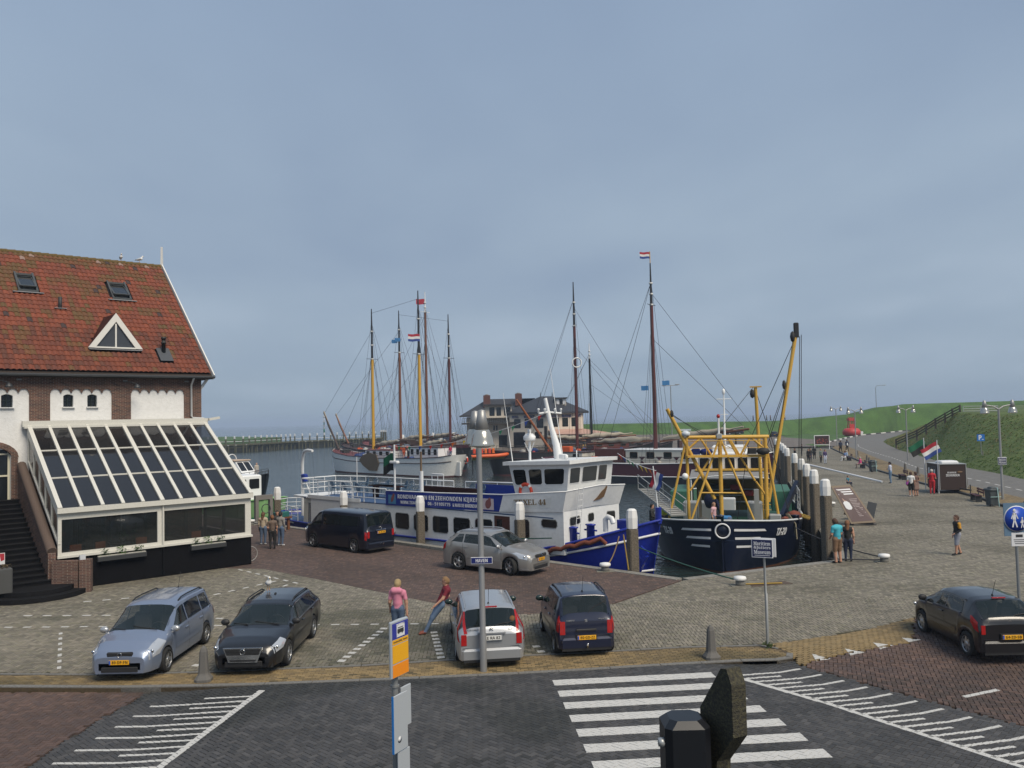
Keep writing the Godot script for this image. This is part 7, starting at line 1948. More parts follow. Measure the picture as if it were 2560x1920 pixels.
	rb("roof", V(-5.9, 2.33, 0), V(3.0, 0.12, 2.3), 0.04, mat("yacht_tan", 0.4, 0.3, 0.22, 0.6), M)
	st = nb(); torus(st, V(-6.4, 2.4, 0), 0.6, 0.05, Basis(Vector3.UP, PI / 2), 12, 6, 0.0, PI); obj("radar_arch", st, white, M)
	railing("pulpit", [V(-3.2, 0.35, 1.4), V(-1.0, 0.62, 0.95), V(0.1, 0.9, 0.0), V(-1.0, 0.62, -0.95), V(-3.2, 0.35, -1.4)], 0.55, 2, 0.8, 0.025, mat("rail_dark", 0.04, 0.04, 0.04, 0.5), M)
	var W := thing("workboat", "pale green workboat with darker green band moored beside the annex", "boat", V(-18.3, 0, -64.0), -0.72)
	S = [[-14.0,2.0,.4,1.6,0],[-8,2.3,.3,2.1,0],[-3,2.2,.4,1.9,0],[-1.2,1.7,.55,1.2,0],[-.3,.9,.68,.5,-.1],[0,.1,.72,.05,-.2]]
	hull_band("hull", S, 0.0, 0.55, 0.0, mat("pale_green", 0.22, 0.42, 0.17, 0.5), W)
	hull_band("lower_hull", S, 0.55, 1.2, 0.0, mat("deep_green", 0.01, 0.16, 0.07, 0.5), W)
	deck("deck", S, 0.05, 0.0, mat("pale_deck", 0.35, 0.4, 0.33, 0.7), W)
	hull_rail("gunwale", S, 0.0, 0.0, 0.07, mat("pale_green", 0.22, 0.42, 0.17, 0.5), W)
	rb("wheelhouse", V(-5.4, 1.3, 0), V(2.6, 2.0, 2.6), 0.1, white, W)
	var c := [V(-6.7,.3,1.3),V(-4.1,.3,1.3),V(-4.1,2.3,1.3),V(-6.7,2.3,1.3)]
	for q in [[0.1, 0.45], [0.55, 0.9]]: window_on(c, q[0], q[1], 0.5, 0.85, W, mats["boat_glass"], white)
	c = [V(-4.1,.3,1.3),V(-4.1,.3,-1.3),V(-4.1,2.3,-1.3),V(-4.1,2.3,1.3)]
	for q in [[0.1, 0.45], [0.55, 0.9]]: window_on(c, q[0], q[1], 0.45, 0.85, W, mats["boat_glass"], white)
	for x in [-2.0,-3.6]:
		st = nb(); torus(st, V(x, -0.1, 2.05), 0.13, 0.03, Basis.IDENTITY, 14, 6); obj("porthole", st, mat("old_wood", 0.16, 0.11, 0.07, 0.85), W)
	pennants("bunting", "string of coloured pennants from the excursion boat's roof down to its bow", V(5.0, 4.55, -40.0), V(6.25, 3.9, -36.6), 0.1, 9)
	pennants("bunting", "string of coloured pennants between the excursion boat's mast and its aft light mast", V(1.66, 6.6, -40.9), V(-6.9, 4.9, -48.1), 0.5, 13)
func tb(n: String,pts: Array,r,m: Material,p: Node,k := 8) -> MeshInstance3D:
	var st := nb(); tube(st,pts,r,k); return obj(n,st,m,p)
func bx(n: String,c: Vector3,s: Vector3,m: Material,p: Node,b := Basis.IDENTITY) -> MeshInstance3D:
	var st := nb(); box(st,c,s,b); return obj(n,st,m,p)
func rb(n: String,c: Vector3,s: Vector3,r: float,m: Material,p: Node,b := Basis.IDENTITY) -> MeshInstance3D:
	var st := nb(); rbox(st,c,s,r,b); return obj(n,st,m,p)
func lt(n: String,prof: Array,c: Vector3,m: Material,p: Node,k := 12,b := Basis.IDENTITY) -> MeshInstance3D:
	var st := nb(); lathe(st,prof,k,c,b); return obj(n,st,m,p)
func twin_lamp(label: String,at: Vector3,turn: float,h := 5.75) -> Node3D:
	var t := thing("street_lamp", label, "street lamp", at, turn, "twin street lamps with bell shades")
	var steel := mat("lamp_steel", 0.3, 0.3, 0.3, 0.45, 0.5); var bell := mat("lamp_bell", 0.45, 0.44, 0.4, 0.22, 0.7)
	tb("pole", [V(0, 0, 0), V(0, 0.9, 0), V(0, 0.95, 0), V(0, h + 0.25, 0)], [0.088, 0.088, 0.076, 0.07], steel, t, 12)
	for s in [-1.0,1.0]:
		tb("arm", [V(0, h + 0.2, 0), V(0.35 * s, h + 0.42, 0), V(0.95 * s, h + 0.52, 0)], [0.06, 0.045, 0.035], steel, t)
		lt("lamp_cap", [[0.17, 0.36], [0.085, 0.82], [0.0, 0.84]], V(0.95 * s, h, 0), steel, t, 16)
		lt("lamp_bell", [[0.3, -0.06], [0.315, -0.04], [0.275, 0.02], [0.26, 0.12], [0.215, 0.26], [0.155, 0.37]], V(0.95 * s, h, 0), bell, t, 20)
		lt("lamp_lens", [[0.0, -0.1], [0.15, -0.09], [0.27, -0.04]], V(0.95 * s, h, 0), mat("lens", 0.5, 0.5, 0.46, 0.15), t, 16)
	return t
func stone_bollard(label: String,at: Vector3,turn := .0) -> void:
	var t := thing("stone_bollard", label, "bollard", at, turn, "grey stone bollards")
	var m := noisy("bollard_stone", [[0.0, 0.085, 0.08, 0.075], [1.0, 0.15, 0.145, 0.135]], 1.5, 0.9, 0.05, 61, 0.4)
	var st := nb()
	var rings := []
	for q in [[.2,.0],[.2,.06],[.13,.16],[.115,.2],[.085,.72],[.06,.8],[.02,.85]]:
		var r := PackedVector3Array()
		for k in [[-1,.6],[-.6,1],[.6,1],[1,.6],[1,-.6],[.6,-1],[-.6,-1],[-1,-.6]]: r.append(V(k[0] * q[0],q[1],k[1] * q[0]))
		rings.append(r)
	loft(st, rings.slice(3), true, true); obj("shaft", st, m, t)
	st = nb(); loft(st, rings.slice(0, 4), true, true); obj("foot", st, m, t)
func post(called: String, label: String, at: Vector3, top: float, w: float, wood: Material, cap := 0.75, group := "white capped mooring posts", bottom := -2.4) -> void:
	var t := thing(called, label, "post", at, 0.35, group)
	rb("shaft", V(0, (top - cap + bottom) * 0.5, 0), V(w, top - cap - bottom, w), w * 0.12, wood, t)
	var st := nb(); var rings := []
	for q in [[w * .56,top - cap],[w * .6,top - cap * .45],[w * .5,top - .06],[w * .3,top]]:
		var r := PackedVector3Array()
		for k in 8: r.append(V(cos(TAU * (k + .5) / 8) * q[0],q[1],-sin(TAU * (k + .5) / 8) * q[0]))
		rings.append(r)
	loft(st, rings, true, true); obj("cap", st, noisy("cap_paint", [[0.0, 0.5, 0.5, 0.48], [0.3, 0.66, 0.66, 0.65], [1.0, 0.72, 0.72, 0.71]], 0.9, 0.6, 0.05, 62), t)
func white_bollard(label: String,at: Vector3,turn := .0) -> void:
	var t := thing("mooring_bollard", label, "bollard", at, turn, "white mushroom mooring bollards")
	lt("shaft", [[0.17, 0.0], [0.16, 0.2]], V(0, 0, 0), mat("bollard_grey", 0.16, 0.155, 0.14, 0.8), t, 16)
	lt("cap", [[0.15, 0.19], [0.22, 0.21], [0.235, 0.27], [0.21, 0.33], [0.0, 0.36]], V(0, 0, 0), mats["cap_paint"], t, 18)
	bx("base_plate", V(0, 0.004, 0), V(0.7, 0.02, 0.5), mat("quay_plate", 0.17, 0.16, 0.13, 0.9), t)
func museum_sign(t: Node3D,c: Vector3,turn: float) -> void:
	var b := Basis(Vector3.UP, turn); var blue := mat("museum_blue", 0.012, 0.017, 0.07, 0.4); var w := mat("sign_paint", 0.62, 0.63, 0.65, 0.5)
	var s := sub("sign_board", t); s.transform = Transform3D(b, c)
	rb("edge", V(0, 0, 0), V(0.56, 0.5, 0.03), 0.01, w, s); bx("face", V(0, 0, 0.016), V(0.52, 0.46, 0.004), blue, s)
	rb("edge", V(0.06, 0.01, -0.14), V(0.56, 0.5, 0.03), 0.01, w, s)
	for q in [["Maritiem", 0.13], ["&Jutters", 0.01], ["Museum", -0.1]]: text("sign_text", q[0], 0.1, w, s, Transform3D(Basis.IDENTITY, V(0.0, q[1], 0.018)), 0.44, 0.003, "Droid Serif")
	bx("arrow", V(0, -0.19, 0.02), V(0.4, 0.012, 0.003), w, s)
func make_street() -> void:
	var steel := mat("sign_steel", 0.28, 0.29, 0.29, 0.5, 0.5); var w := mat("sign_paint", 0.62, 0.63, 0.65, 0.5); var navy := mat("sign_navy", 0.01, 0.018, 0.12, 0.4); var iron := mat("iron", 0.03, 0.032, 0.034, 0.5); var black := mat("rubber", 0.015, 0.015, 0.016, 0.7)
	var t := twin_lamp("grey twin street lamp with a blue HAVEN name plate, behind it the silver estate", V(-0.88, 0, -21.08), -PI / 2 + 0.13, 5.72)
	var sg := Node3D.new(); sg.name = "name_plate"; t.add_child(sg); sg.transform = Transform3D(Basis(Vector3.UP, PI / 2 - 0.13), V(0.11, 2.78, 0.0))
	rb("edge", V(0, 0, 0), V(0.54, 0.165, 0.02), 0.005, w, sg); bx("face", V(0, 0, 0.011), V(0.52, 0.145, 0.003), navy, sg)
	text("name_text", "HAVEN", 0.085, w, sg, Transform3D(Basis.IDENTITY, V(0, 0, 0.012)), 0.3, 0.003)
	t = twin_lamp("twin street lamp by the quay road with a museum sign on its pole", V(33.1, 0.1, -56.5), 0.0, 5.9)
	museum_sign(t,V(.0,2.6,.14),-.1)
	twin_lamp("twin street lamp standing behind the dark kiosk and its flags", V(48.3, 0.1, -101.9), 0.1, 5.95)
	twin_lamp("twin street lamp right of the red buoy on the lawn", V(45.1, 0.1, -109.4), 0.2, 5.95)
	twin_lamp("farthest twin street lamp, left of the red buoy", V(57.8, 0.1, -148.3), 0.2, 6.4)
	var L := thing("road_lamp", "tall thin single road lamp on the bend by the dike", "street lamp", V(107.5, 0, -245))
	tb("pole", [V(0, 0, 0), V(0, 13.2, 0)], [0.14, 0.08], steel, L); tb("arm", [V(0, 13.1, 0), V(0.3, 13.7, 0), V(2.6, 13.9, 0)], 0.06, steel, L); rb("lamp_head", V(2.5, 13.85, 0), V(1.0, 0.18, 0.35), 0.05, steel, L)
	L = thing("road_lamp", "road lamp with a short cross arm on the far car park behind the maroon barge", "street lamp", V(33.2, 0.2, -173.5))
	tb("pole", [V(0, 0, 0), V(0, 12.4, 0)], [0.13, 0.08], steel, L); tb("arm", [V(-1.6, 12.35, 0), V(1.6, 12.5, 0)], 0.07, steel, L); rb("lamp_head", V(1.4, 12.6, 0), V(0.9, 0.2, 0.35), 0.05, steel, L); rb("lamp_head", V(-1.4, 12.45, 0), V(0.9, 0.2, 0.35), 0.05, steel, L)
	t = thing("road_sign", "blue Maritiem & Jutters Museum sign on a grey pole at the end of the footway", "sign", V(6.72, 0, -22.58))
	tb("pole", [V(0, 0, 0), V(0, 1.45, 0), V(-0.01, 1.46, 0), V(-0.02, 2.75, 0)], [0.042, 0.042, 0.034, 0.034], steel, t)
	museum_sign(t,V(-.08,2.67,.06),-.45)
	var st := nb(); leaves(st, V(0.0, 0.08, 0.05), V(0.16, 0.1, 0.1), 40, 0.12, 3); obj("weed", st, mat("weed", 0.05, 0.075, 0.02, 0.8), t)
	t = thing("road_sign", "round blue pedestrian sign with a white plate below, at the right edge", "sign", V(13.19, 0, -22.0))
	tb("pole", [V(0, 0, 0), V(0, 3.75, 0)], 0.04, steel, t)
	bx("backing", V(0.0, 3.36, 0.04), V(0.66, 0.86, 0.02), mat("backing_blue", 0.1, 0.17, 0.25, 0.5), t); lt("disc", [[0.34, 0.0], [0.34, 0.02], [0.0, 0.021]], V(0, 3.38, 0.055), w, t, 28, Basis(Vector3.RIGHT, PI / 2)); lt("disc_face", [[0.32, 0.0], [0.32, 0.006], [0.0, 0.007]], V(0, 3.38, 0.075), mat("disc_blue", 0.01, 0.06, 0.4, 0.35), t, 28, Basis(Vector3.RIGHT, PI / 2))
	st = nb()
	for f in [[-.07,1.0,.0],[.13,.58,-.12]]:
		var k: float = f[1]; var o := V(f[0],3.4 + f[2],.088)
		ball(st,o + V(0,.2 * k,0),V(.038,.042,.006) * k,10)
		for q in [[0,.14,-.01,-.04,.085],[-.01,-.04,-.06,-.24,.035],[.0,-.04,.06,-.24,.035],[.03,.12,.09,-.02,.025],[-.03,.12,-.085,-.02,.025]]: bar(st,o + V(q[0],q[1],0) * k,o + V(q[2],q[3],0) * k,.006,q[4] * k)
	obj("walking_figures", st, w, t)
	rb("plate", V(0.1, 2.84, 0.045), V(0.52, 0.36, 0.015), 0.01, w, t); bx("lorry", V(0.05, 2.93, 0.056), V(0.18, 0.07, 0.004), iron, t)
	for k in 3: bx("text_line", V(0.1, 2.83 - k * 0.05, 0.056), V(0.4 - 0.03 * k, 0.018, 0.003), mat("print_grey", 0.12, 0.12, 0.13, 0.6), t)
	t = thing("bus_stop", "yellow and blue bus stop sign with timetable boards on a grey pole", "sign", V(-1.85, 0, -13.0), 1.08)
	tb("pole", [V(0, 0, -0.09), V(0, 2.6, -0.09)], 0.05, steel, t)
	rb("frame", V(0, 2.82, 0), V(0.46, 0.86, 0.06), 0.02, mat("stop_frame", 0.42, 0.46, 0.5, 0.35, 0.3), t)
	for q in [[3.09, 0.24, mat("stop_blue", 0.03, 0.04, 0.28, 0.35)], [2.925, 0.07, mat("stop_yellow", 0.72, 0.36, 0.01, 0.4)], [2.74, 0.27, mats["stop_yellow"]], [2.49, 0.19, mat("stop_orange", 0.75, 0.24, 0.008, 0.4)]]: bx("field", V(0.0, q[0], 0.032), V(0.41, q[1], 0.004), q[2], t)
	rb("bus_icon", V(0, 3.09, 0.036), V(0.2, 0.2, 0.004), 0.01, w, t); st = nb(); box(st, V(0, 3.08, 0.04), V(0.16, 0.06, 0.003)); box(st, V(0, 3.13, 0.04), V(0.14, 0.012, 0.003)); ball(st, V(-0.045, 3.05, 0.04), V(0.018, 0.018, 0.003), 8); ball(st, V(0.045, 3.05, 0.04), V(0.018, 0.018, 0.003), 8); obj("bus_print", st, iron, t)
	text("stop_name", "Oudeschild, Haven", 0.035, iron, t, Transform3D(Basis.IDENTITY, V(0, 2.925, 0.034)), 0.36, 0.002)
	rb("timetable", V(-0.16, 1.75, 0.12), V(0.36, 0.85, 0.03), 0.01, mat("table_grey", 0.36, 0.39, 0.42, 0.4), t); rb("timetable", V(0.24, 1.85, -0.06), V(0.26, 0.62, 0.03), 0.01, mats["table_grey"], t); rb("timetable", V(-0.06, 0.85, 0.1), V(0.3, 0.9, 0.03), 0.01, mats["table_grey"], t)
	tb("clamp", [V(0, 2.2, -0.09), V(0, 2.23, -0.09)], 0.07, steel, t); bx("blue_edge", V(-0.345, 1.75, 0.12), V(0.012, 0.85, 0.032), mat("edge_blue", 0.02, 0.17, 0.5, 0.4), t); lt("seal_spot", [[0.05, 0.0], [0.0, 0.002]], V(-0.2, 1.5, 0.138), w, t, 14, Basis(Vector3.RIGHT, PI / 2))
	t = thing("balcony_post", "black round-topped post with a weathered plank bolted on, close up at the bottom", "post", V(0.46, 0, -2.36))
	rb("post", V(0, 2.73, 0), V(0.125, 5.46, 0.125), 0.018, mat("post_black", 0.006, 0.007, 0.01, 0.4), t)
	lt("bolt", [[0.014, 0.0], [0.012, 0.016]], V(-0.063, 5.4, 0.03), mat("alu", 0.4, 0.41, 0.41, 0.4, 0.5), t, 8, Basis(Vector3.BACK, PI / 2))
	var old := noisy("weathered", [[0.0, 0.012, 0.012, 0.011], [0.4, 0.03, 0.028, 0.022], [0.7, 0.06, 0.055, 0.03], [1.0, 0.11, 0.1, 0.06]], 3.5, 0.9, 0.05, 63, 0.8)
	st = nb(); prism(st, P([[-0.07, 5.14], [-0.07, 5.46], [0.03, 5.595], [0.055, 5.6], [0.075, 5.56], [0.075, 5.42], [0.0, 5.33], [-0.02, 5.14]]), -0.024, 0.024, Transform3D(Basis(Vector3.UP, -PI / 2 + 0.42), V(0.11, 0.0, -0.01))); obj("plank", st, old, t)
	stone_bollard("grey stone bollard on the footway between the silver blue and the black car", V(-7.83, 0, -20.87), 0.1)
	stone_bollard("grey stone bollard on the footway near its rounded end", V(5.0, 0, -21.75), 0.2)
	var wd := ["beside the nearer grey litter bin", "behind the kiosk", "first beyond the kiosk", "second beyond the kiosk", "right of the far litter bin", "behind the pink sitter", "behind the blue sitters"]
	var bp := [[33.2,-54.0],[35.6,-65.6],[38.2,-78.7],[39.6,-84.2],[41.5,-97.1],[43.2,-101.7],[47.0,-113.6]]
	for i in 7: stone_bollard("grey stone bollard along the quay road, " + wd[i], V(bp[i][0], 0.1, bp[i][1]))
	var oak := noisy("post_oak", [[0.0, 0.05, 0.042, 0.03], [0.5, 0.12, 0.1, 0.075], [1.0, 0.19, 0.165, 0.13]], 0.6, 0.9, 0.04, 64, 0.6)
	var qd := V(.7275,0,.6863); var qn := V(-.6863,0,.7275); var q0 := V(-13.9,0,-51.5)
	var names := ["left of the excursion boat's stern by the green workboat", "behind the navy van", "in front of the banner of the excursion boat", "behind the silver crossover", "before the excursion boat's blue bow"]
	var us := [-2.0,5.2,12.0,19.1,25.4]
	for i in 5: post("mooring_post", "white capped wooden mooring post " + names[i], q0 + qd * us[i] - qn * 0.32, 2.35 + 0.04 * i, 0.4, oak, 0.8)
	white_bollard("white mushroom bollard near the blue bow of the excursion boat", V(3.64, 0, -34.25))
	white_bollard("white mushroom bollard in front of the trawler's bow", V(8.21, 0, -30.75))
	white_bollard("white mushroom bollard on the right quay with black ropes", V(15.32, 0, -34.78))
	white_bollard("white mushroom bollard on the right quay beside the notice board", V(21.0, 0, -55.2))
	white_bollard("white mushroom bollard beside the green workboat", V(-16.75, 0, -52.9))
	var rp2 := [[14.3,-38.3],[16.3,-45.25],[17.9,-50.9],[19.8,-57.3],[22.2,-65.7],[25.3,-76.9],[27.2,-83.5],[29.1,-90.0],[30.9,-96.5],[32.8,-103.0],[34.6,-109.5]]
	var ord := ["nearest", "second", "third", "fourth", "fifth", "sixth", "seventh", "eighth", "ninth", "tenth", "farthest"]
	for i in 11: post("quay_post", "white capped post of the row along the trawler's quay, %s of eleven" % ord[i], V(rp2[i][0], 0, rp2[i][1]), 3.22 - 0.03 * i, 0.42, oak, 0.75, "white capped posts along the right quay")
	var pile := mat("pile_brown", 0.06, 0.025, 0.018, 0.8)
	var fp := [[21.6,-151.6],[30.4,-151.6],[15.8,-151.6],[-28.5,-214.0],[-24.0,-214.0],[-17.5,-200.0],[-23.2,-240.0],[-17.0,-236.0],[-11.6,-236.0],[-6.5,-190.0],[-10.3,-205.0]]
	for i in 11: post("fender_pile", "brown pile with pale top at the far quay, %s in the row from the right" % ord[[1, 0, 2, 10, 9, 7, 8, 6, 5, 3, 4][i]], V(fp[i][0], 0, fp[i][1]), 3.0, 0.75, pile, 1.2, "brown fender piles at the far quay")
	var rg := mat("rope_green", 0.02, 0.075, 0.06, 0.9); var rdk := mat("rope_dark", 0.035, 0.035, 0.038, 0.9)
	for q in [["green mooring rope from the blue bow to the bollard by the trawler", V(4.6, 0.85, -37.4), V(8.1, 0.2, -30.8), 0.12, rg], ["dark mooring rope from the trawler to the right quay bollard", V(14.4, 0.4, -43.0), V(15.25, 0.2, -34.9), 0.15, rdk], ["second dark rope lying to the right quay bollard", V(13.2, 0.1, -35.4), V(15.2, 0.12, -34.7), 0.02, rdk], ["tan rope hanging from the mooring post to the near bollard", V(4.25, 1.4, -34.3), V(3.6, 0.2, -34.3), 0.3, mat("rope_tan", 0.3, 0.2, 0.1, 0.9)], ["yellow rope hanging down the mooring post by the blue bow", V(4.4, 1.5, -34.05), V(4.55, 0.1, -33.9), 0.02, mat("rope_yellow", 0.3, 0.2, 0.04, 0.9)], ["green rope from the excursion boat's bitts along its side", V(1.6, 1.0, -37.0), V(-2.0, 0.7, -40.0), 0.04, rg], ["yellow rope on the paving behind the trawler bollard", V(8.4, 0.06, -30.7), V(9.8, 0.03, -30.9), 0.0, mats["rope_yellow"]]]:
		tag(rope("mooring_rope", q[1], q[2], q[3], 0.028, q[4]), q[0], "rope")
	t = thing("kiosk_trailer", "dark brown ticket kiosk on a trailer with white roof hatch and lettering", "kiosk", V(32.9, 0, -63.4), -0.12)
	var kb := mat("kiosk_brown", 0.035, 0.02, 0.016, 0.5); var alu := mat("alu", 0.4, 0.41, 0.41, 0.4, 0.5)
	bx("body", V(0.02, 1.22, 0), V(1.86, 1.9, 2.5), kb, t)
	for x in [-0.94, 0.96]: bx("corner_trim", V(x, 1.22, 1.26), V(0.05, 1.94, 0.05), alu, t)
	bx("roof_trim", V(0.01, 2.19, 0), V(1.96, 0.05, 2.6), alu, t); rb("roof_hatch", V(0.05, 2.3, 0.1), V(1.3, 0.2, 1.2), 0.09, w, t)
	bx("hatch_opening", V(-0.92, 1.55, -0.1), V(0.04, 0.85, 1.7), iron, t); bx("counter", V(-1.05, 1.1, -0.1), V(0.3, 0.04, 1.8), alu, t)
	for q in [[-0.75, 1.6], [0.35, 1.5]]: bx("poster", V(-0.955, q[1], q[0]), V(0.01, 0.5, 0.25), w, t)
	text("kiosk_text", "EN NAAR DE", 0.12, w, t, Transform3D(Basis.IDENTITY, V(-0.05, 1.56, 1.252)), 0.62, 0.005); text("kiosk_text", "ZEEHONDEN", 0.17, w, t, Transform3D(Basis.IDENTITY, V(0.0, 1.36, 1.252)), 0.95, 0.005)
	st = nb(); ball(st, V(0.52, 1.6, 1.255), V(0.2, 0.06, 0.006), 10); obj("seal_print", st, mat("seal_brown", 0.17, 0.1, 0.05, 0.5), t)
	for x in [-0.8, 0.8]: lt("wheel", [[0.28, -0.09], [0.3, 0.0], [0.28, 0.09]], V(x, 0.3, -0.1), mat("tyre", 0.012, 0.012, 0.012, 0.85), t, 18, Basis(Vector3.BACK, PI / 2))
	st = nb(); bar(st, V(0.5, 0.35, 1.0), V(0.75, 0.35, 2.5), 0.1, 0.1); tube(st, [V(0.75, 0.0, 2.4), V(0.75, 0.75, 2.4)], 0.04, 6); tube(st, [V(0.4, 0.03, 2.5), V(1.6, 0.03, 2.3)], 0.03, 5); obj("draw_bar", st, iron, t)
	for q in [[-1.0, 1.2, 4.0, [mat("flag_red", 0.32, 0.015, 0.03, 0.8), mat("flag_white", 0.6, 0.6, 0.6, 0.8), mat("flag_blue", 0.02, 0.05, 0.22, 0.8)], "red white and blue flag on a pole at the kiosk's near corner"], [-1.05, -1.3, 4.1, [mat("flag_green", 0.0, 0.09, 0.04, 0.8), mat("flag_black", 0.01, 0.01, 0.01, 0.8)], "green and black flag on a pole at the kiosk's far corner"]]:
		var F := thing("flag_pole", q[4], "flag", V(32.9, 0, -63.4) + Basis(Vector3.UP, -0.12) * V(q[0], 0.0, q[1]), -0.12, "flags at the kiosk")
		tb("pole", [V(0, 0.02, 0), V(0, q[2], 0)], 0.035, w, F); flag_mesh(1.35, 0.85, q[3], F, Transform3D(Basis(Vector3.BACK, 0.45), V(-0.03, q[2] - 0.1, 0)), 0.05)
	t = thing("notice_board", "brown seal trip notice board leaning back on the right quay", "sign", V(0, 0, 0))
	var nf := [V(18.55,.08,-46.1),V(19.85,.16,-45.9),V(18.95,2.15,-47.0),V(17.85,2.1,-47.0)]
	panel("board_frame", nf, 0, 1, 0, 1, 0.06, mat("board_wood", 0.2, 0.155, 0.11, 0.8), t); panel("print", nf, 0.08, 0.92, 0.05, 0.95, 0.066, mat("board_print", 0.09, 0.055, 0.055, 0.6), t)
	for k in 3: panel("headline", nf, 0.15, 0.85, 0.87 - k * 0.06, 0.9 - k * 0.06, 0.07, w, t)
	for k in 12: panel("text_line", nf, 0.5, 0.86 - 0.05 * (k % 3), 0.62 - k * 0.04, 0.635 - k * 0.04, 0.07, mat("print_pale", 0.3, 0.25, 0.25, 0.6), t)
	panel("portrait", nf, 0.14, 0.42, 0.36, 0.58, 0.07, w, t, 0.1); panel("portrait", nf, 0.2, 0.4, 0.58, 0.68, 0.07, mat("skin_print", 0.35, 0.22, 0.17, 0.6), t, 0.06)
	tb("prop", [V(18.6, 1.6, -46.9), V(19.5, 0.0, -48.0)], 0.04, mats["board_wood"], t); rb("stone_foot", V(19.3, 0.06, -46.3), V(1.3, 0.12, 0.6), 0.04, mat("stone_dark", 0.08, 0.075, 0.07, 0.9), t); bx("back_panel", V(20.5, 0.6, -48.0), V(0.5, 0.9, 0.05), mat("slate_plate", 0.055, 0.06, 0.068, 0.6), t, Basis(Vector3.BACK, -0.25)); rb("timber", V(19.9, 0.35, -49.0), V(1.4, 0.14, 0.3), 0.03, mats["board_wood"], t, Basis(Vector3.UP, 0.5))
	for q in [[30.7, -53.6, "grey wheeled litter bin by the bench near the museum sign lamp"], [37.1, -86.0, "grey wheeled litter bin farther along the quay footway"]]:
		t = thing("litter_bin", q[2], "litter bin", V(q[0], 0, q[1]), 0.1, "grey litter bins")
		st = nb(); loft(st, [PackedVector3Array([V(-0.24, 0.05, 0.24), V(0.24, 0.05, 0.24), V(0.24, 0.05, -0.24), V(-0.24, 0.05, -0.24)]), PackedVector3Array([V(-0.3, 1.02, 0.3), V(0.3, 1.02, 0.3), V(0.3, 1.02, -0.3), V(-0.3, 1.02, -0.3)])], true, true); obj("body", st, mat("bin_grey", 0.045, 0.055, 0.06, 0.6), t)
		rb("lid", V(0, 1.08, 0), V(0.72, 0.12, 0.7), 0.05, mats["bin_grey"], t); rb("dome", V(0, 1.18, 0), V(0.4, 0.14, 0.4), 0.06, mats["bin_grey"], t)
		tb("frame", [V(0.16, 0.0, 0.45), V(0.16, 1.2, 0.34), V(0.16, 1.2, -0.1)], 0.025, mat("bin_frame", 0.25, 0.4, 0.4, 0.5), t); tb("frame", [V(-0.35, 0.62, 0.36), V(0.38, 0.62, 0.36)], 0.02, mats["bin_frame"], t)
		bx("wheel", V(-0.2, 0.08, 0.18), V(0.1, 0.16, 0.16), black, t)
	for q in [[31.5, -56.8, 1.3, "dark red slatted bench beside the kiosk's draw bar"], [35.4, -75.8, 1.35, "dark bench along the kerb behind the couple"], [38.7, -92.2, 1.3, "dark bench with the pink sitter"], [43.2, -107.0, 1.3, "dark bench with the two blue sitters"]]:
		t = thing("bench", q[3], "bench", V(q[0], 0, q[1]), q[2] + PI, "benches along the quay footway")
		for k in 3: rb("seat_slat", V(0, 0.43, -0.1 + k * 0.14), V(1.7, 0.04, 0.11), 0.01, mat("bench_red", 0.07, 0.016, 0.02, 0.6), t)
		for k in 2: rb("back_slat", V(0, 0.62 + k * 0.17, -0.24), V(1.7, 0.12, 0.04), 0.01, mats["bench_red"], t)
		for x in [-.65,.65]:
			bx("leg", V(x, 0.2, 0.04), V(0.1, 0.42, 0.38), iron, t); bx("back_support", V(x, 0.62, -0.27), V(0.07, 0.5, 0.04), iron, t)
	t = thing("parking_sign", "blue P parking sign on a thin pole on the grass slope", "sign", V(51.2, 0.35, -91.0))
	tb("pole", [V(0, -0.2, 0), V(0, 2.4, 0)], 0.04, steel, t); rb("face", V(0, 2.75, 0.03), V(0.85, 0.75, 0.03), 0.03, mat("parking_blue", 0.015, 0.13, 0.45, 0.4), t); text("letter", "P", 0.52, w, t, Transform3D(Basis.IDENTITY, V(-0.08, 2.76, 0.046)), 0.32, 0.005); bx("dash", V(0.2, 2.55, 0.05), V(0.2, 0.06, 0.005), w, t)
	var fw := mat("fence_wood", 0.06, 0.05, 0.037, 0.9)
	t = thing("wooden_fence", "weathered wooden rail fence climbing the edge of the grass mound", "fence", V(0, 0, 0))
	var fp3 := [V(62.2,.6,-135),V(62.5,1.4,-132),V(62.7,2.1,-129),V(63.2,3.0,-127),V(63.9,3.9,-125.5),V(64.6,4.7,-124),V(65.2,5.3,-123),V(65.8,5.8,-122)]
	for i in fp3.size():
		bx("fence_post", fp3[i] + V(0, 0.3, 0), V(0.2, 1.6, 0.2), fw, t)
		if i > 0:
			for k in 3:
				st = nb(); bar(st, fp3[i - 1] + V(0, 0.2 + 0.38 * k, 0.1), fp3[i] + V(0, 0.2 + 0.38 * k, 0.1), 0.07, 0.16); obj("fence_rail", st, fw, t)
	t = thing("gate", "pale metal tube gate on top of the grass mound", "gate", V(66.0, 5.7, -121.5), 0.1)
	for k in 3: tb("bar", [V(0, 0.25 + k * 0.35, 0), V(5.4, 0.2 + k * 0.35, 0)], 0.05, mat("gate_grey", 0.3, 0.32, 0.33, 0.6), t)
	for x in [0.0, 2.7, 5.4]: tb("upright", [V(x, -0.6, 0), V(x, 1.0, 0)], 0.06, mats["gate_grey"], t)
	var fo := [[46.5,-72],[48.2,-78],[49.2,-84],[50.8,-90],[52.6,-96],[54.6,-102]]
	for i in 6: tag(tb("pasture_post", [V(fo[i][0], 0.0, fo[i][1]), V(fo[i][0], 1.7, fo[i][1])], 0.06, mat("pale_post", 0.2, 0.19, 0.17, 0.9), self, 6), "thin pasture fence post at the foot of the slope, %s of six" % ord[i], "post", "pasture fence posts")
	t = thing("billboard", "framed poster board with dark red print at the far end of the quay", "billboard", V(52.0, 0, -140))
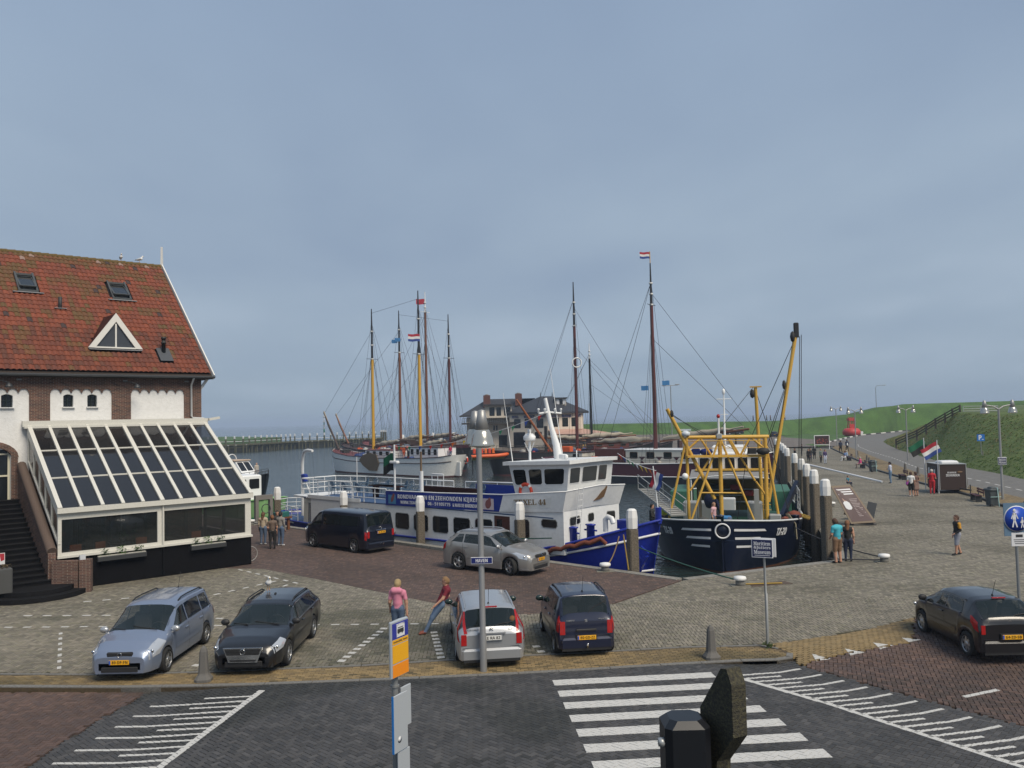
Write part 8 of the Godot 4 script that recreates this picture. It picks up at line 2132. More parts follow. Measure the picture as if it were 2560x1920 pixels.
	for x in [-1.25, 1.25]: bx("upright", V(x, 1.15, 0), V(0.1, 2.3, 0.1), w, t)
	rb("frame", V(0, 1.6, 0), V(2.6, 1.6, 0.08), 0.03, w, t); bx("poster", V(0, 1.6, 0.045), V(2.4, 1.42, 0.01), mat("poster_dark", 0.03, 0.012, 0.012, 0.5), t); st = nb(); rng.seed = 5
	for k in 14: box(st,V(rng.randf_range(-1.1,1.0),rng.randf_range(1.0,1.9),.053),V(rng.randf_range(.1,.3),rng.randf_range(.1,.3),.006))
	obj("poster_print", st, mat("poster_red", 0.22, 0.05, 0.04, 0.5), t)
	t = thing("red_buoy", "large red sea buoy standing on the lawn as a monument", "buoy", V(86.4, 0.0, -212.0)); t.scale = Vector3.ONE * 0.86; var rb_m := mat("buoy_red", 0.42, 0.035, 0.03, 0.5)
	lt("float", [[1.6, 0.0], [2.5, 0.5], [2.55, 1.5], [2.0, 2.2], [1.2, 2.4]], V(0, 0, 0), rb_m, t, 20)
	for k in 4: tb("strut", [V(1.1 * cos(k * PI / 2 + 0.7), 2.2, 1.1 * sin(k * PI / 2 + 0.7)), V(0.7 * cos(k * PI / 2 + 0.7), 5.6, 0.7 * sin(k * PI / 2 + 0.7))], 0.16, rb_m, t)
	bx("cage", V(0, 4.9, 0), V(1.9, 0.7, 1.9), rb_m, t); bx("plate", V(0, 3.0, 0.7), V(1.8, 1.2, 0.1), rb_m, t); bx("white_plate", V(2.4, 1.0, 1.6), V(0.7, 0.8, 0.1), w, t)
	t = thing("barrier_pole", "long white pole lying on the quay behind the posts", "pole", V(0, 0, 0)); tb("pole", [V(28.6, 1.25, -81.5), V(32.0, 0.12, -72.4)], 0.09, w, t)
	t = thing("bicycle", "bicycle with only its front wheel showing past the annex corner", "bicycle", V(-12.35, 0, -38.85), 0.75)
	st = nb(); torus(st, V(0, 0.34, 0), 0.33, 0.018, Basis.IDENTITY, 24, 6); torus(st, V(-1.05, 0.34, 0), 0.33, 0.018, Basis.IDENTITY, 24, 6); obj("tyre", st, mat("tyre_pale", 0.3, 0.3, 0.29, 0.7), t)
	st = nb(); for k in 12: tube(st, [V(0, 0.34, 0), V(cos(k * TAU / 12) * 0.32, 0.34 + sin(k * TAU / 12) * 0.32, 0)], 0.003, 3); obj("spokes", st, alu, t)
	tb("frame", [V(0, 0.34, 0.05), V(-0.15, 0.9, 0), V(-0.65, 0.75, 0), V(-0.5, 0.3, 0), V(-0.2, 0.78, 0)], 0.018, iron, t); tb("chain_stay", [V(-1.05, 0.34, 0.04), V(-0.5, 0.3, 0), V(-0.7, 0.95, 0)], 0.016, iron, t); rb("saddle", V(-0.7, 0.98, 0), V(0.26, 0.06, 0.15), 0.02, black, t); tb("handlebar", [V(-0.3, 1.05, -0.28), V(-0.15, 1.05, 0), V(-0.3, 1.05, 0.28)], 0.015, alu, t)
	t = thing("timber_stand", "low brown timber stand on the quay by the excursion boat's stern", "stand", V(-14.0, 0, -49.9), 0.75)
	for x in [-0.45, 0.45]: bx("leg", V(x, 0.35, 0), V(0.14, 0.7, 0.14), mat("spar", 0.14, 0.055, 0.025, 0.5), t)
	bx("top", V(0, 0.74, 0), V(1.2, 0.1, 0.4), mats["spar"], t); rb("green_crate", V(0, 0.95, 0), V(0.9, 0.3, 0.4), 0.04, mats["locker_green"], t)
	t = thing("pump_frame", "grey arched frame with a hose beside the workboat", "frame", V(-16.6, 0, -55.0), 0.75)
	for x in [-0.5, 0.5]: bx("upright", V(x, 0.8, 0), V(0.22, 1.6, 0.25), mat("frame_grey", 0.16, 0.15, 0.14, 0.8), t)
	bx("lintel", V(0, 1.55, 0.002), V(1.22, 0.3, 0.25), mats["frame_grey"], t); st = nb(); torus(st, V(0.1, 0.8, 0.16), 0.3, 0.03, Basis.IDENTITY, 16, 5); obj("hose", st, iron, t)
	bx("black_box", V(-9.9, 0.14, -46.3), V(0.9, 0.28, 0.5), black, self, Basis(Vector3.UP, -0.7)); tag(get_node("black_box"), "low black box on the quay left of the navy van", "box")
func make_hotel() -> void:
	var cream := noisy("hotel_cream", [[0.0, 0.5, 0.44, 0.36], [1.0, 0.62, 0.55, 0.46]], 0.1, 0.8, 0.03, 71); var slate := noisy("hotel_slate", [[0.0, 0.018, 0.019, 0.024], [1.0, 0.035, 0.037, 0.045]], 0.25, 0.6, 0.05, 72); var dk := mat("hotel_dark", 0.03, 0.028, 0.026, 0.6); var glass := mat("boat_glass", 0.012, 0.013, 0.014, 0.05); var w := mat("sign_paint", 0.62, 0.63, 0.65, 0.5); var blue := mat("hotel_blue", 0.012, 0.03, 0.16, 0.5)
	var t := thing("hotel", "cream two-storey harbour hotel with slate hipped roofs and brick chimneys", "hotel", V(0, 0, 0))
	var c0 := V(-.7,0,-177.5); var c1 := V(7.3,0,-172.5); var c2 := V(15.0,0,-176.5); var c3 := V(13,0,-190); var c4 := V(-2,0,-190); var up := V(0,7.35,0)
	var st := nb(); loft(st, [PackedVector3Array([c0, c1, c2, c3, c4]), PackedVector3Array([c0 + up, c1 + up, c2 + up, c3 + up, c4 + up])], true, true); obj("wall", st, cream, t)
	st = nb(); var e := []
	for q in [V(-1.9,7.3,-178),V(7.3,7.3,-171.2),V(16.2,7.3,-176.6),V(14,7.3,-191),V(-3,7.3,-191)]: e.append(q)
	var r0 := V(6.2,11.2,-181.5); var r1 := V(8.8,11.2,-182.5)
	loft(st,[PackedVector3Array(e),PackedVector3Array([e[0] + V(0,.4,0),e[1] + V(0,.4,0),e[2] + V(0,.4,0),e[3] + V(0,.4,0),e[4] + V(0,.4,0)])],true,false)
	for i in 5: e[i] += V(0,.4,0)
	tri(st, e[0], r0, e[1]); tri(st, e[1], r0, r1); tri(st, e[1], r1, e[2]); tri(st, e[2], r1, e[3]); quad(st, e[3], r1, r0, e[4]); tri(st, e[4], r0, e[0]); obj("roof", st, slate, t)
	for q in [[6.2, -181.5], [8.8, -182.5]]: tb("finial", [V(q[0], 11.1, q[1]), V(q[0], 12.1, q[1])], [0.12, 0.04], dk, t, 6)
	var dm := Node3D.new(); dm.name = "dormer"; t.add_child(dm); bx("dormer_wall", V(10.4, 9.8, -179.2), V(2.2, 1.5, 3), cream, dm); bx("dormer_roof", V(10.4, 10.65, -179), V(2.7, 0.22, 3.6), slate, dm)
	for x in [9.75, 11.1]: bx("dormer_window", V(x, 9.85, -177.66), V(0.6, 1.1, 0.08), w, dm)
	bx("dormer_pane", V(10.4, 9.85, -177.65), V(0.7, 1.1, 0.06), glass, dm)
	var f1 := [c0,c1,c1 + up,c0 + up]; var f2 := [c1,c2,c2 + up,c1 + up]
	for q in [[.12,.29],[.4,.57],[.71,.88]]: window_on(f1,q[0],q[1],.6,.86,t,glass,dk)
	window_on(f1, 0.1, 0.4, 0.04, 0.48, t, glass, dk, "double_door"); window_on(f1, 0.66, 0.83, 0.3, 0.48, t, glass, dk)
	for q in [[.12,.3],[.4,.56],[.66,.8]]: window_on(f2,q[0],q[1],.62,.87,t,glass,dk)
	panel("plinth", f1, 0, 1, 0, 0.05, 0.05, dk, t)
	for q in [[f1, ["HOTEL", "BRASSERIE", "CAFE"]], [f2, ["HOTEL", "BRASSERIE", "CAFE"]]]:
		var f: Array = q[0]; var bxs: Vector3 = (f[1] - f[0]).normalized(); var bz := bxs.cross(Vector3.UP)
		for k in 3: text("hotel_sign", q[1][k], 0.5, blue, t, Transform3D(Basis(bxs, Vector3.UP, bz), on_face(f, [0.16, 0.52, 0.86][k], 0.925) + bz * 0.06), [1.6, 2.6, 1.3][k] * (1.0 if f == f1 else 0.9), 0.06, "Droid Serif")
	for u in [.1,.9]:
		st = nb(); var p := on_face(f2, u, 0.46); torus(st, p + V(0.1, 0, 0.12), 0.4, 0.1, Basis(Vector3.UP, -0.45), 16, 6); obj("roundel", st, mat("roundel_brown", 0.14, 0.06, 0.04, 0.6), t)
	bx("wing_wall", V(-5.2, 3.5, -184), V(9.6, 7.0, 9), cream, t)
	st = nb(); for q in [[V(-11.4,7.3,-178.5),V(-.5,7.3,-178.5),V(2.3,10.9,-184),V(-5.6,10.9,-184)],[V(-11.4,7.3,-190),V(-11.4,7.3,-178.5),V(-5.6,10.9,-184),V(-5.6,10.9,-184.5)],[V(5,7.3,-190),V(-11.4,7.3,-190),V(-5.6,10.9,-184),V(5,10.9,-184)]]: quad(st,q[0],q[3],q[2],q[1])
	obj("wing_roof", st, slate, t); bx("wing_eaves", V(-6, 7.2, -178.7), V(11, 0.3, 0.6), dk, t)
	bx("upper_front", V(-3.1, 8.0, -178.3), V(5.8, 2.7, 1.0), cream, t); bx("upper_roof", V(-3.1, 9.5, -178.0), V(6.6, 0.3, 2.2), slate, t)
	var f3 := [V(-10.0,0,-179.48),V(-.4,0,-179.48),V(-.4,7,-179.48),V(-10.0,7,-179.48)]; var f4 := [V(-6,6.65,-177.79),V(-.2,6.65,-177.79),V(-.2,9.35,-177.79),V(-6,9.35,-177.79)]
	for q in [[.18,.36],[.44,.6],[.72,.95]]: window_on(f4,q[0],q[1],.2,.85,t,glass,dk)
	for q in [[0.35, 0.38], [0.42, 0.45], [0.6, 0.63], [0.66, 0.69]]: window_on(f3, q[0], q[1], 0.58, 0.72, t, glass, dk, "slit_window", 0.0)
	window_on(f3, 0.72, 0.9, 0.05, 0.42, t, glass, dk, "wing_door"); window_on(f3, 0.1, 0.26, 0.1, 0.45, t, glass, dk)
	bx("balcony_slab", V(-5.3, 5.6, -178.0), V(11.2, 0.35, 3.0), dk, t); railing("balcony_rail", [V(-10.8, 5.75, -176.6), V(-0.9, 5.75, -176.6)], 0.95, 3, 0.45, 0.035, dk, t)
	for q in [[-5.6, 10.4], [1.35, 10.6]]: bx("chimney", V(q[0], q[1], -181.5), V(1.5, 2.6, 1.2), mat("hotel_brick", 0.1, 0.04, 0.032, 0.85), t); lt("chimney_cap", [[0.5, 0], [0.35, 0.2], [0, 0.25]], V(q[0], q[1] + 1.3, -181.5), mat("frame_grey", 0.16, 0.15, 0.14, 0.8), t, 8)
	t = thing("terrace_awning", "pale pink terrace awning with dark glass screens beside the hotel", "awning", V(0, 0, 0))
	st = nb(); hexa(st, [V(7.9, 3.0, -170.5), V(19.5, 2.85, -168), V(20.6, 2.95, -175), V(14.9, 3.9, -177), V(7.9, 3.1, -170.5), V(19.5, 2.95, -168), V(20.6, 3.05, -175), V(14.9, 4.0, -177)]); hexa(st, [V(7.3, 3.9, -172.3), V(7.9, 3.0, -170.5), V(14.9, 3.9, -176.4), V(14.8, 3.92, -176.5), V(7.3, 4.0, -172.3), V(7.9, 3.1, -170.5), V(14.9, 4.0, -176.4), V(14.8, 4.02, -176.5)]); obj("awning_cloth", st, mat("awning_pink", 0.4, 0.25, 0.2, 0.85), t)
	for k in 8: bx("screen_post", V(8.2 + k * 1.62, 1.5, -170.4 + k * 0.33), V(0.12, 3.0, 0.12), dk, t)
	for k in 7: bx("screen_pane", V(9.0 + k * 1.62, 1.3, -170.25 + k * 0.33), V(1.45, 2.4, 0.05), pane("terrace_glass", 0.04, 0.04, 0.04, 0.7), t, Basis(Vector3.UP, -0.2))
	rng.seed = 12; st = nb()
	for k in 26:
		var c := V(rng.randf_range(13.5,20),0,rng.randf_range(-166,-160)); box(st,c + V(0,.45,0),V(.5,.06,.5)); box(st,c + V(0,.75,-.22),V(.5,.5,.05),Basis(Vector3.UP,rng.randf()))
		for q in [[-.2,-.2],[.2,.2]]: box(st,c + V(q[0],.22,q[1]),V(.05,.44,.05))
	var ch := obj("terrace_chairs", st, mat("wicker", 0.36, 0.22, 0.07, 0.8)); ch.set_meta("kind", "stuff"); tag(ch, "crowd of yellow wicker terrace chairs outside the hotel", "chairs")
func make_pier() -> void:
	var wood := noisy("pier_wood", [[0.0, 0.03, 0.035, 0.015], [0.5, 0.07, 0.07, 0.035], [1.0, 0.12, 0.11, 0.07]], 0.3, 0.9, 0.04, 81); var dark := mat("pier_dark", 0.012, 0.014, 0.012, 0.9); var w := mat("cap_white", 0.5, 0.52, 0.53, 0.5)
	var t := thing("harbour_pier", "long wooden pier with white capped piles across the harbour mouth", "pier", V(0, 0, 0))
	var pl := [V(-120,0,-243),V(-92,0,-250),V(-83,0,-255),V(-79,0,-266),V(-74,0,-281),V(-66,0,-290),V(-59,0,-299),V(-49,0,-308)]
	for i in pl.size() - 1:
		var a: Vector3 = pl[i]; var b: Vector3 = pl[i + 1]; var n := int(a.distance_to(b) / 2.5)
		var st := nb(); bar(st, a + V(0, 0.5, -1.2), b + V(0, 0.5, -1.2), 2.6, 0.5); obj("deck", st, wood, t)
		st = nb(); bar(st, a + V(0, -1.0, -0.6), b + V(0, -1.0, -0.6), 0.3, 2.5); obj("breast_wall", st, dark, t)
		st = nb(); bar(st, a + V(0, -0.1, -0.4), b + V(0, -0.1, -0.4), 0.2, 0.9); obj("waling", st, wood, t)
		tb("rail", [a + V(0, 1.5, -0.3), b + V(0, 1.5, -0.3)], 0.09, w, t, 6)
		for k in n:
			var p := a.lerp(b,float(k) / n)
			rb("pile", p + V(0, -0.1, 0), V(0.4, 5.0, 0.4), 0.05, wood, t); rb("pile_cap", p + V(0, 2.75, 0), V(0.52, 0.8, 0.52), 0.12, w, t)
			rb("low_pile", p.lerp(pl[i + 1], 0.5 / n) + V(0.3, -0.9, 0.6), V(0.35, 2.6, 0.35), 0.04, wood, t); bx("low_cap", p.lerp(pl[i + 1], 0.5 / n) + V(0.3, 0.45, 0.6), V(0.42, 0.12, 0.42), w, t)
	for k in 6: rb("pile", V(-49 + (k % 3) * 0.8, 0, -308 - (k / 3) * 0.8), V(0.5, 5.6, 0.5), 0.05, wood, t); rb("pile_cap", V(-49 + (k % 3) * 0.8, 3.1, -308 - (k / 3) * 0.8), V(0.6, 0.7, 0.6), 0.1, w, t)
	t = thing("pier_beacon", "slim green and white striped beacon on the pier", "beacon", V(-66.5, 0.6, -292))
	for k in 6: lt("band", [[0.34 - 0.035 * k, k * 1.3], [0.3 - 0.035 * k, (k + 1) * 1.3]], V(0, 0, 0), w if k % 2 == 1 else mat("beacon_green", 0.01, 0.13, 0.07, 0.5), t, 10)
	for y in [5.2, 6.4]: bx("platform", V(0, y, 0), V(1.2, 0.12, 1.0), w, t)
	lt("lantern", [[0.25, 7.8], [0.25, 8.5], [0.0, 8.8]], V(0, 0, 0), w, t, 10)
	var st := nb(); slab(st, [[-260, -300], [-150, -300], [-118, -330], [-112, -400], [-160, -470], [-330, -520]], -4.0, 0.35); struct("spit", st, mats["grass"])
func skin(bones: Array,cell: float,k: float) -> ArrayMesh:
	var lo := V(1e9,1e9,1e9); var hi := -lo
	for b in bones:
		var r: float = maxf(b[2],b[3]) + cell * 2.0
		for p in [b[0],b[1]]:
			lo = lo.min(p - Vector3.ONE * r); hi = hi.max(p + Vector3.ONE * r)
	var n := Vector3i((hi - lo) / cell) + Vector3i(2,2,2)
	var sy := n.x; var sz := n.x * n.y
	var f := PackedFloat32Array(); f.resize(sz * n.z); f.fill(1.0)
	var near := PackedFloat32Array(); near.resize(sz * n.z); near.fill(1e9)
	var who := PackedInt32Array(); who.resize(sz * n.z)
	for bi in bones.size():
		var b: Array = bones[bi]
		var A: Vector3 = b[0]; var D: Vector3 = b[1] - b[0]; var dd := maxf(D.length_squared(),1e-9); var ra: float = b[2]; var rb2: float = b[3]
		var m := Vector3.ONE * (maxf(ra,rb2) + k + cell * 1.5)
		var i0 := Vector3i((A.min(b[1]) - m - lo) / cell).clamp(Vector3i.ZERO,n - Vector3i.ONE); var i1 := Vector3i((A.max(b[1]) + m - lo) / cell).clamp(Vector3i.ZERO,n - Vector3i.ONE)
		for z in range(i0.z,i1.z + 1):
			for y in range(i0.y,i1.y + 1):
				var at := z * sz + y * sy
				for x in range(i0.x,i1.x + 1):
					var q := lo + V(x,y,z) * cell - A
					var t := clampf(q.dot(D) / dd,.0,1.0)
					var d := (q - D * t).length() - lerpf(ra,rb2,t)
					var o := f[at + x]
					var h := maxf(k - absf(o - d),.0)
					f[at + x] = minf(o,d) - h * h * .25 / k
					if d < near[at + x]: near[at + x] = d; who[at + x] = bi
	var idx := {}
	var pos := PackedVector3Array(); var col := PackedColorArray(); var nor := PackedVector3Array()
	var off := [0,1,sy,sy + 1,sz,sz + 1,sz + sy,sz + sy + 1]
	var cor := [V(0,0,0),V(1,0,0),V(0,1,0),V(1,1,0),V(0,0,1),V(1,0,1),V(0,1,1),V(1,1,1)]
	for z in n.z - 1:
		for y in n.y - 1:
			for x in n.x - 1:
				var at := z * sz + y * sy + x
				var neg := 0
				for c in 8:
					if f[at + off[c]] < .0: neg += 1
				if neg == 0 or neg == 8: continue
				var s := Vector3.ZERO; var cnt := 0
				for e in [[0,1],[2,3],[4,5],[6,7],[0,2],[1,3],[4,6],[5,7],[0,4],[1,5],[2,6],[3,7]]:
					var a := f[at + off[e[0]]]; var b := f[at + off[e[1]]]
					if (a < .0) != (b < .0):
						s += (cor[e[0]] as Vector3).lerp(cor[e[1]],a / (a - b)); cnt += 1
				idx[at] = pos.size()
				pos.append(lo + (V(x,y,z) + s / cnt) * cell)
				var best := 0
				for c in 8:
					if near[at + off[c]] < near[at + off[best]]: best = c
				col.append(bones[who[at + off[best]]][4])
				nor.append(V(f[at + 1] - f[at] + f[at + 1 + sy + sz] - f[at + sy + sz],f[at + sy] - f[at] + f[at + 1 + sy + sz] - f[at + 1 + sz],f[at + sz] - f[at] + f[at + 1 + sy + sz] - f[at + 1 + sy]).normalized())
	var ind := PackedInt32Array()
	for at in idx:
		for ax in [[1,sy,sz],[sy,sz,1],[sz,1,sy]]:
			var b: int = at + ax[0]
			if b >= f.size() or (f[at] < .0) == (f[b] < .0): continue
			var q := [at,at - ax[1],at - ax[1] - ax[2],at - ax[2]]
			if not (idx.has(q[1]) and idx.has(q[2]) and idx.has(q[3])): continue
			if f[at] < .0: q.reverse()
			for c in [0,1,2,0,2,3]: ind.append(idx[q[c]])
	var arr := []; arr.resize(Mesh.ARRAY_MAX)
	arr[Mesh.ARRAY_VERTEX] = pos; arr[Mesh.ARRAY_NORMAL] = nor; arr[Mesh.ARRAY_COLOR] = col; arr[Mesh.ARRAY_INDEX] = ind
	var mesh := ArrayMesh.new(); mesh.add_surface_from_arrays(Mesh.PRIMITIVE_TRIANGLES,arr)
	return mesh
func person(label: String, at: Vector3, turn: float, h: float, c: Array, j := {}, o := {}, cell := 0.045, group := "") -> Node3D:
	var J := {"hip": V(0, 0.53, 0), "chest": V(0, 0.77, 0), "neck": V(0, 0.85, 0.005), "head": V(0, 0.925, 0.015), "ls": V(0.108, 0.795, 0), "le": V(0.135, 0.635, -0.015), "lw": V(0.135, 0.495, 0.03), "lh": V(0.055, 0.51, 0), "lk": V(0.06, 0.285, 0.012), "la": V(0.062, 0.045, -0.015), "lt": V(0.068, 0.018, 0.085)}
	for k in ["ls", "le", "lw", "lh", "lk", "la", "lt"]: J["r" + k.substr(1)] = J[k] * V(-1, 1, 1)
	J["rl"] = J["rh"]
	for k in j: J[k] = j[k]
	var sk: Color = c[0]; var hr: Color = c[1]; var tp: Color = c[2]; var tr: Color = c[3]; var sh: Color = c[4]
	var hd: Vector3 = J.head; var nk: Vector3 = J.neck; var ch: Vector3 = J.chest; var hp: Vector3 = J.hip
	var fw: Vector3 = j.get("look", V(0, 0, 1)); var sd := Vector3.UP.cross(fw)
	var belly := hp.lerp(ch,.4)
	var B := [[hp + V(.042,0,0),hp - V(.042,0,0),.07,.07,tr],[hp + V(0,.03,0),belly,.072,.075,tp],[belly,ch,.076,.082,tp],[ch + (J.ls - ch) * .62,ch + (J.rs - ch) * .62,.066,.066,tp],[ch,nk,.05,.034,tp],[nk,hd - V(0,.02,0),.031,.03,sk],
		[hd - V(0,.028,0) + fw * .006,hd + V(0,.022,0),.044,.055,sk],[hd - V(0,.045,0) + fw * .03,hd - V(0,.03,0),.02,.03,sk],[hd + fw * .058 - V(0,.012,0),hd + fw * .05,.01,.007,sk],[hd + sd * .056,hd + sd * .056 - V(0,.015,0),.009,.007,sk],[hd - sd * .056,hd - sd * .056 - V(0,.015,0),.009,.007,sk],
		[hd + V(0,.035,0) - fw * .005,hd + V(0,.006,0) - fw * .032,.056,.054,hr]]
	if o.get("long", false): B.append([hd - fw * 0.03, ch - fw * 0.055 + V(0, 0.02, 0), 0.05, 0.035, hr])
	var fore: Color = sk if o.get("bare_arms", true) else tp; var up: Color = sk if o.get("sleeveless", false) else o.get("uparm", tp); var calf: Color = sk if o.get("bare_legs", false) else tr
	for s in ["l", "r"]:
		var e: Vector3 = J[s + "e"]; var w: Vector3 = J[s + "w"]; var k: Vector3 = J[s + "k"]; var a: Vector3 = J[s + "a"]; var d := (w - e).normalized()
		B.append([J[s + "s"], J[s + "s"].lerp(e, 0.6), 0.041, 0.034, up]); B.append([J[s + "s"].lerp(e, 0.6), e, 0.031, 0.027, fore]); B.append([e, w, 0.027, 0.019, fore]); B.append([w, w + d * 0.045, 0.018, 0.02, sk])
		B.append([J[s + "h"], k, 0.066, 0.045 if not o.get("bare_legs", false) else 0.047, tr]); B.append([k, a, 0.04, 0.027, calf]); B.append([a - V(0, 0.012, 0), J[s + "t"], 0.027, 0.021, sh])
		if o.get("bare_legs", false): B.append([k.lerp(J[s + "h"], 0.25), k, 0.05, 0.04, tr])
	if o.get("skirt", false):
		for x in [-.05,.0,.05]: B.append([hp + V(x,.0,0),hp + V(x * 1.6,-.22,0),.07,.075,tr])
	if o.has("bag"): B.append([o.bag[0], o.bag[1], 0.05, 0.06, o.bag[2]])
	for b in B:
		b[0] *= h; b[1] *= h; b[2] *= h; b[3] *= h
	var t := thing("person", label, "person", at, turn, group)
	var m := mat("person_tint", 1, 1, 1, 0.8); m.vertex_color_use_as_albedo = true
	put("body", skin(B, cell, 0.02 * h), m, t)
	var st := nb(); var st2 := nb()
	for s in ["l", "r"]:
		var w: Vector3 = J[s + "w"]; var e: Vector3 = J[s + "e"]; var d := (w - e).normalized(); var x := d.cross(V(0, 0, 1) if absf(d.z) < 0.8 else Vector3.UP).normalized(); var q := w + d * 0.05; var pz := x.cross(d)
		for k in 4: tube(st,[(q + x * (k - 1.5) * .0105) * h,(q + x * (k - 1.5) * .012 + d * .022) * h,(q + x * (k - 1.5) * .012 + d * (.042 - absf(k - 1.4) * .004) + pz * .008) * h],[.0058 * h,.0052 * h,.0042 * h],5)
		var side := 1.0 if s == "l" else -1.0
		tube(st,[(w + d * .015) * h,(w + d * .035 + x * .02 * side) * h,(w + d * .052 + x * .024 * side) * h],[.0075 * h,.006 * h,.005 * h],5)
	for s in [-1.0,1.0]: ball(st2,(hd + fw * .05 + sd * .021 * s + V(0,.006,0)) * h,V(1,1,1) * .006 * h,6)
	obj("hands", st, mat("hand_%.2f" % sk.r, sk.r, sk.g, sk.b, 0.6), t); obj("eyes", st2, mat("eye_dark", 0.02, 0.016, 0.014, 0.3), t)
	return t
func make_people() -> void:
	var s := Color(.42,.23,.155); var s2 := Color(.33,.165,.105)
	var blond := Color(.33,.24,.12); var brown := Color(.06,.03,.017); var ginger := Color(.16,.07,.03); var grey := Color(.35,.33,.3)
	var jean := Color(.07,.105,.17); var blk := Color(.012,.012,.014); var navy := Color(.015,.02,.05); var wht := Color(.6,.6,.6)
	var sit := {"hip": V(0, 0.275, 0), "chest": V(0, 0.51, 0.01), "neck": V(0, 0.59, 0.015), "head": V(0, 0.665, 0.03), "ls": V(0.108, 0.535, 0.01), "rs": V(-0.108, 0.535, 0.01), "le": V(0.14, 0.38, 0.04), "re": V(-0.14, 0.38, 0.04), "lw": V(0.09, 0.31, 0.16), "rw": V(-0.09, 0.31, 0.16), "lh": V(0.055, 0.265, 0.02), "rh": V(-0.055, 0.265, 0.02), "lk": V(0.07, 0.275, 0.25), "rk": V(-0.07, 0.275, 0.25), "la": V(0.07, 0.045, 0.23), "ra": V(-0.07, 0.045, 0.23), "lt": V(0.075, 0.018, 0.33), "rt": V(-0.075, 0.018, 0.33)}
	var walk := {"lk": V(0.06, 0.29, 0.07), "la": V(0.06, 0.05, 0.1), "lt": V(0.065, 0.025, 0.2), "rk": V(-0.06, 0.285, 0.0), "ra": V(-0.06, 0.07, -0.14), "rt": V(-0.065, 0.018, -0.05), "lw": V(0.14, 0.5, -0.05), "rw": V(-0.14, 0.51, 0.09)}
	person("person in a pink hoodie and jeans standing with back turned by the bay line", V(-3.45, 0, -24.2), PI - 0.15, 1.74, [s, blond, Color(0.62, 0.22, 0.31), jean, blk], {"rw": V(-0.16, 0.47, -0.02), "re": V(-0.145, 0.63, 0.0), "lw": V(0.15, 0.5, 0.06)}, {"bag": [V(-0.05, 0.83, -0.05), V(0.05, 0.83, -0.05), Color(0.62, 0.22, 0.31)]}, 0.03)
	person("person in a dark red T-shirt and rolled jeans leaning back against the silver estate", V(-2.72, 0, -24.95), -PI / 2 + 0.25, 1.72, [s, Color(0.2, 0.12, 0.055), Color(0.14, 0.008, 0.02), Color(0.1, 0.155, 0.25), Color(0.2, 0.06, 0.04)], {"hip": V(0, 0.49, -0.26), "chest": V(0, 0.71, -0.36), "neck": V(0, 0.79, -0.37), "head": V(0, 0.865, -0.345), "ls": V(0.108, 0.735, -0.36), "rs": V(-0.108, 0.735, -0.36), "le": V(0.15, 0.6, -0.27), "lw": V(0.155, 0.5, -0.14), "re": V(-0.15, 0.58, -0.42), "rw": V(-0.1, 0.53, -0.28), "lh": V(0.055, 0.47, -0.25), "rh": V(-0.055, 0.47, -0.25), "lk": V(0.06, 0.27, -0.1), "rk": V(-0.06, 0.26, -0.12), "la": V(0.062, 0.045, 0.03), "ra": V(-0.02, 0.045, 0.0), "lt": V(0.068, 0.02, 0.13), "rt": V(-0.03, 0.02, 0.1)}, {}, 0.03)
	person("person in a turquoise T-shirt and brown shorts looking down at the quay edge", V(13.42, 0, -34.85), PI + 0.35, 1.86, [s, brown, Color(0.05, 0.36, 0.45), Color(0.17, 0.1, 0.055), blk], {"head": V(0, 0.905, 0.06), "neck": V(0, 0.845, 0.02), "le": V(0.13, 0.64, 0.02), "lw": V(0.09, 0.56, 0.12), "re": V(-0.13, 0.64, 0.02), "rw": V(-0.08, 0.56, 0.12)}, {"bare_legs": true}, 0.03)
	person("person with long ginger hair, black top and blue trousers beside the turquoise T-shirt", V(14.0, 0, -35.2), PI - 0.4, 1.7, [s, ginger, blk, navy, blk], {"lw": V(0.1, 0.53, 0.13)}, {"long": true, "sleeveless": true, "bag": [V(0.13, 0.7, -0.05), V(0.15, 0.5, -0.05), Color(0.04, 0.045, 0.06)]}, 0.03)
	person("person in a black jacket with yellow shoulders and grey shorts walking on the quay", V(19.1, 0, -36.1), -PI / 2, 1.7, [s, brown, Color(0.014, 0.013, 0.014), Color(0.23, 0.24, 0.29), blk], {"lk": V(0.06, 0.285, 0.06), "la": V(0.06, 0.05, 0.08), "lt": V(0.065, 0.02, 0.18), "rk": V(-0.06, 0.285, -0.02), "ra": V(-0.06, 0.05, -0.1), "rt": V(-0.065, 0.018, -0.01), "lw": V(0.1, 0.56, 0.1)}, {"bare_legs": true, "bare_arms": false, "uparm": Color(0.5, 0.24, 0.02)}, 0.03)
	person("person with long brown hair in a beige cardigan beside the annex", V(-13.33, 0, -44.06), PI, 1.7, [s, Color(0.1, 0.05, 0.025), Color(0.38, 0.31, 0.23), jean, wht], {}, {"long": true, "bare_arms": false}, 0.036)
	person("person in a brown vest and black trousers in the group by the annex", V(-12.4, 0, -42.53), PI + 0.4, 1.7, [s, ginger, Color(0.12, 0.085, 0.065), blk, blk], {"lw": V(0.1, 0.56, 0.13)}, {"long": false}, 0.036)
	person("person in a black and white striped shirt and jeans in the group by the annex", V(-12.25, 0, -43.5), PI - 0.3, 1.76, [s, blk, Color(0.2, 0.19, 0.18), jean, wht], {}, {"bare_arms": false}, 0.036)
	person("person in dark clothes half hidden behind the striped shirt", V(-12.6, 0, -44.15), 0.3, 1.76, [s, blk, Color(0.03, 0.028, 0.03), Color(0.03, 0.04, 0.07), blk], {}, {"bare_arms": false}, 0.04)
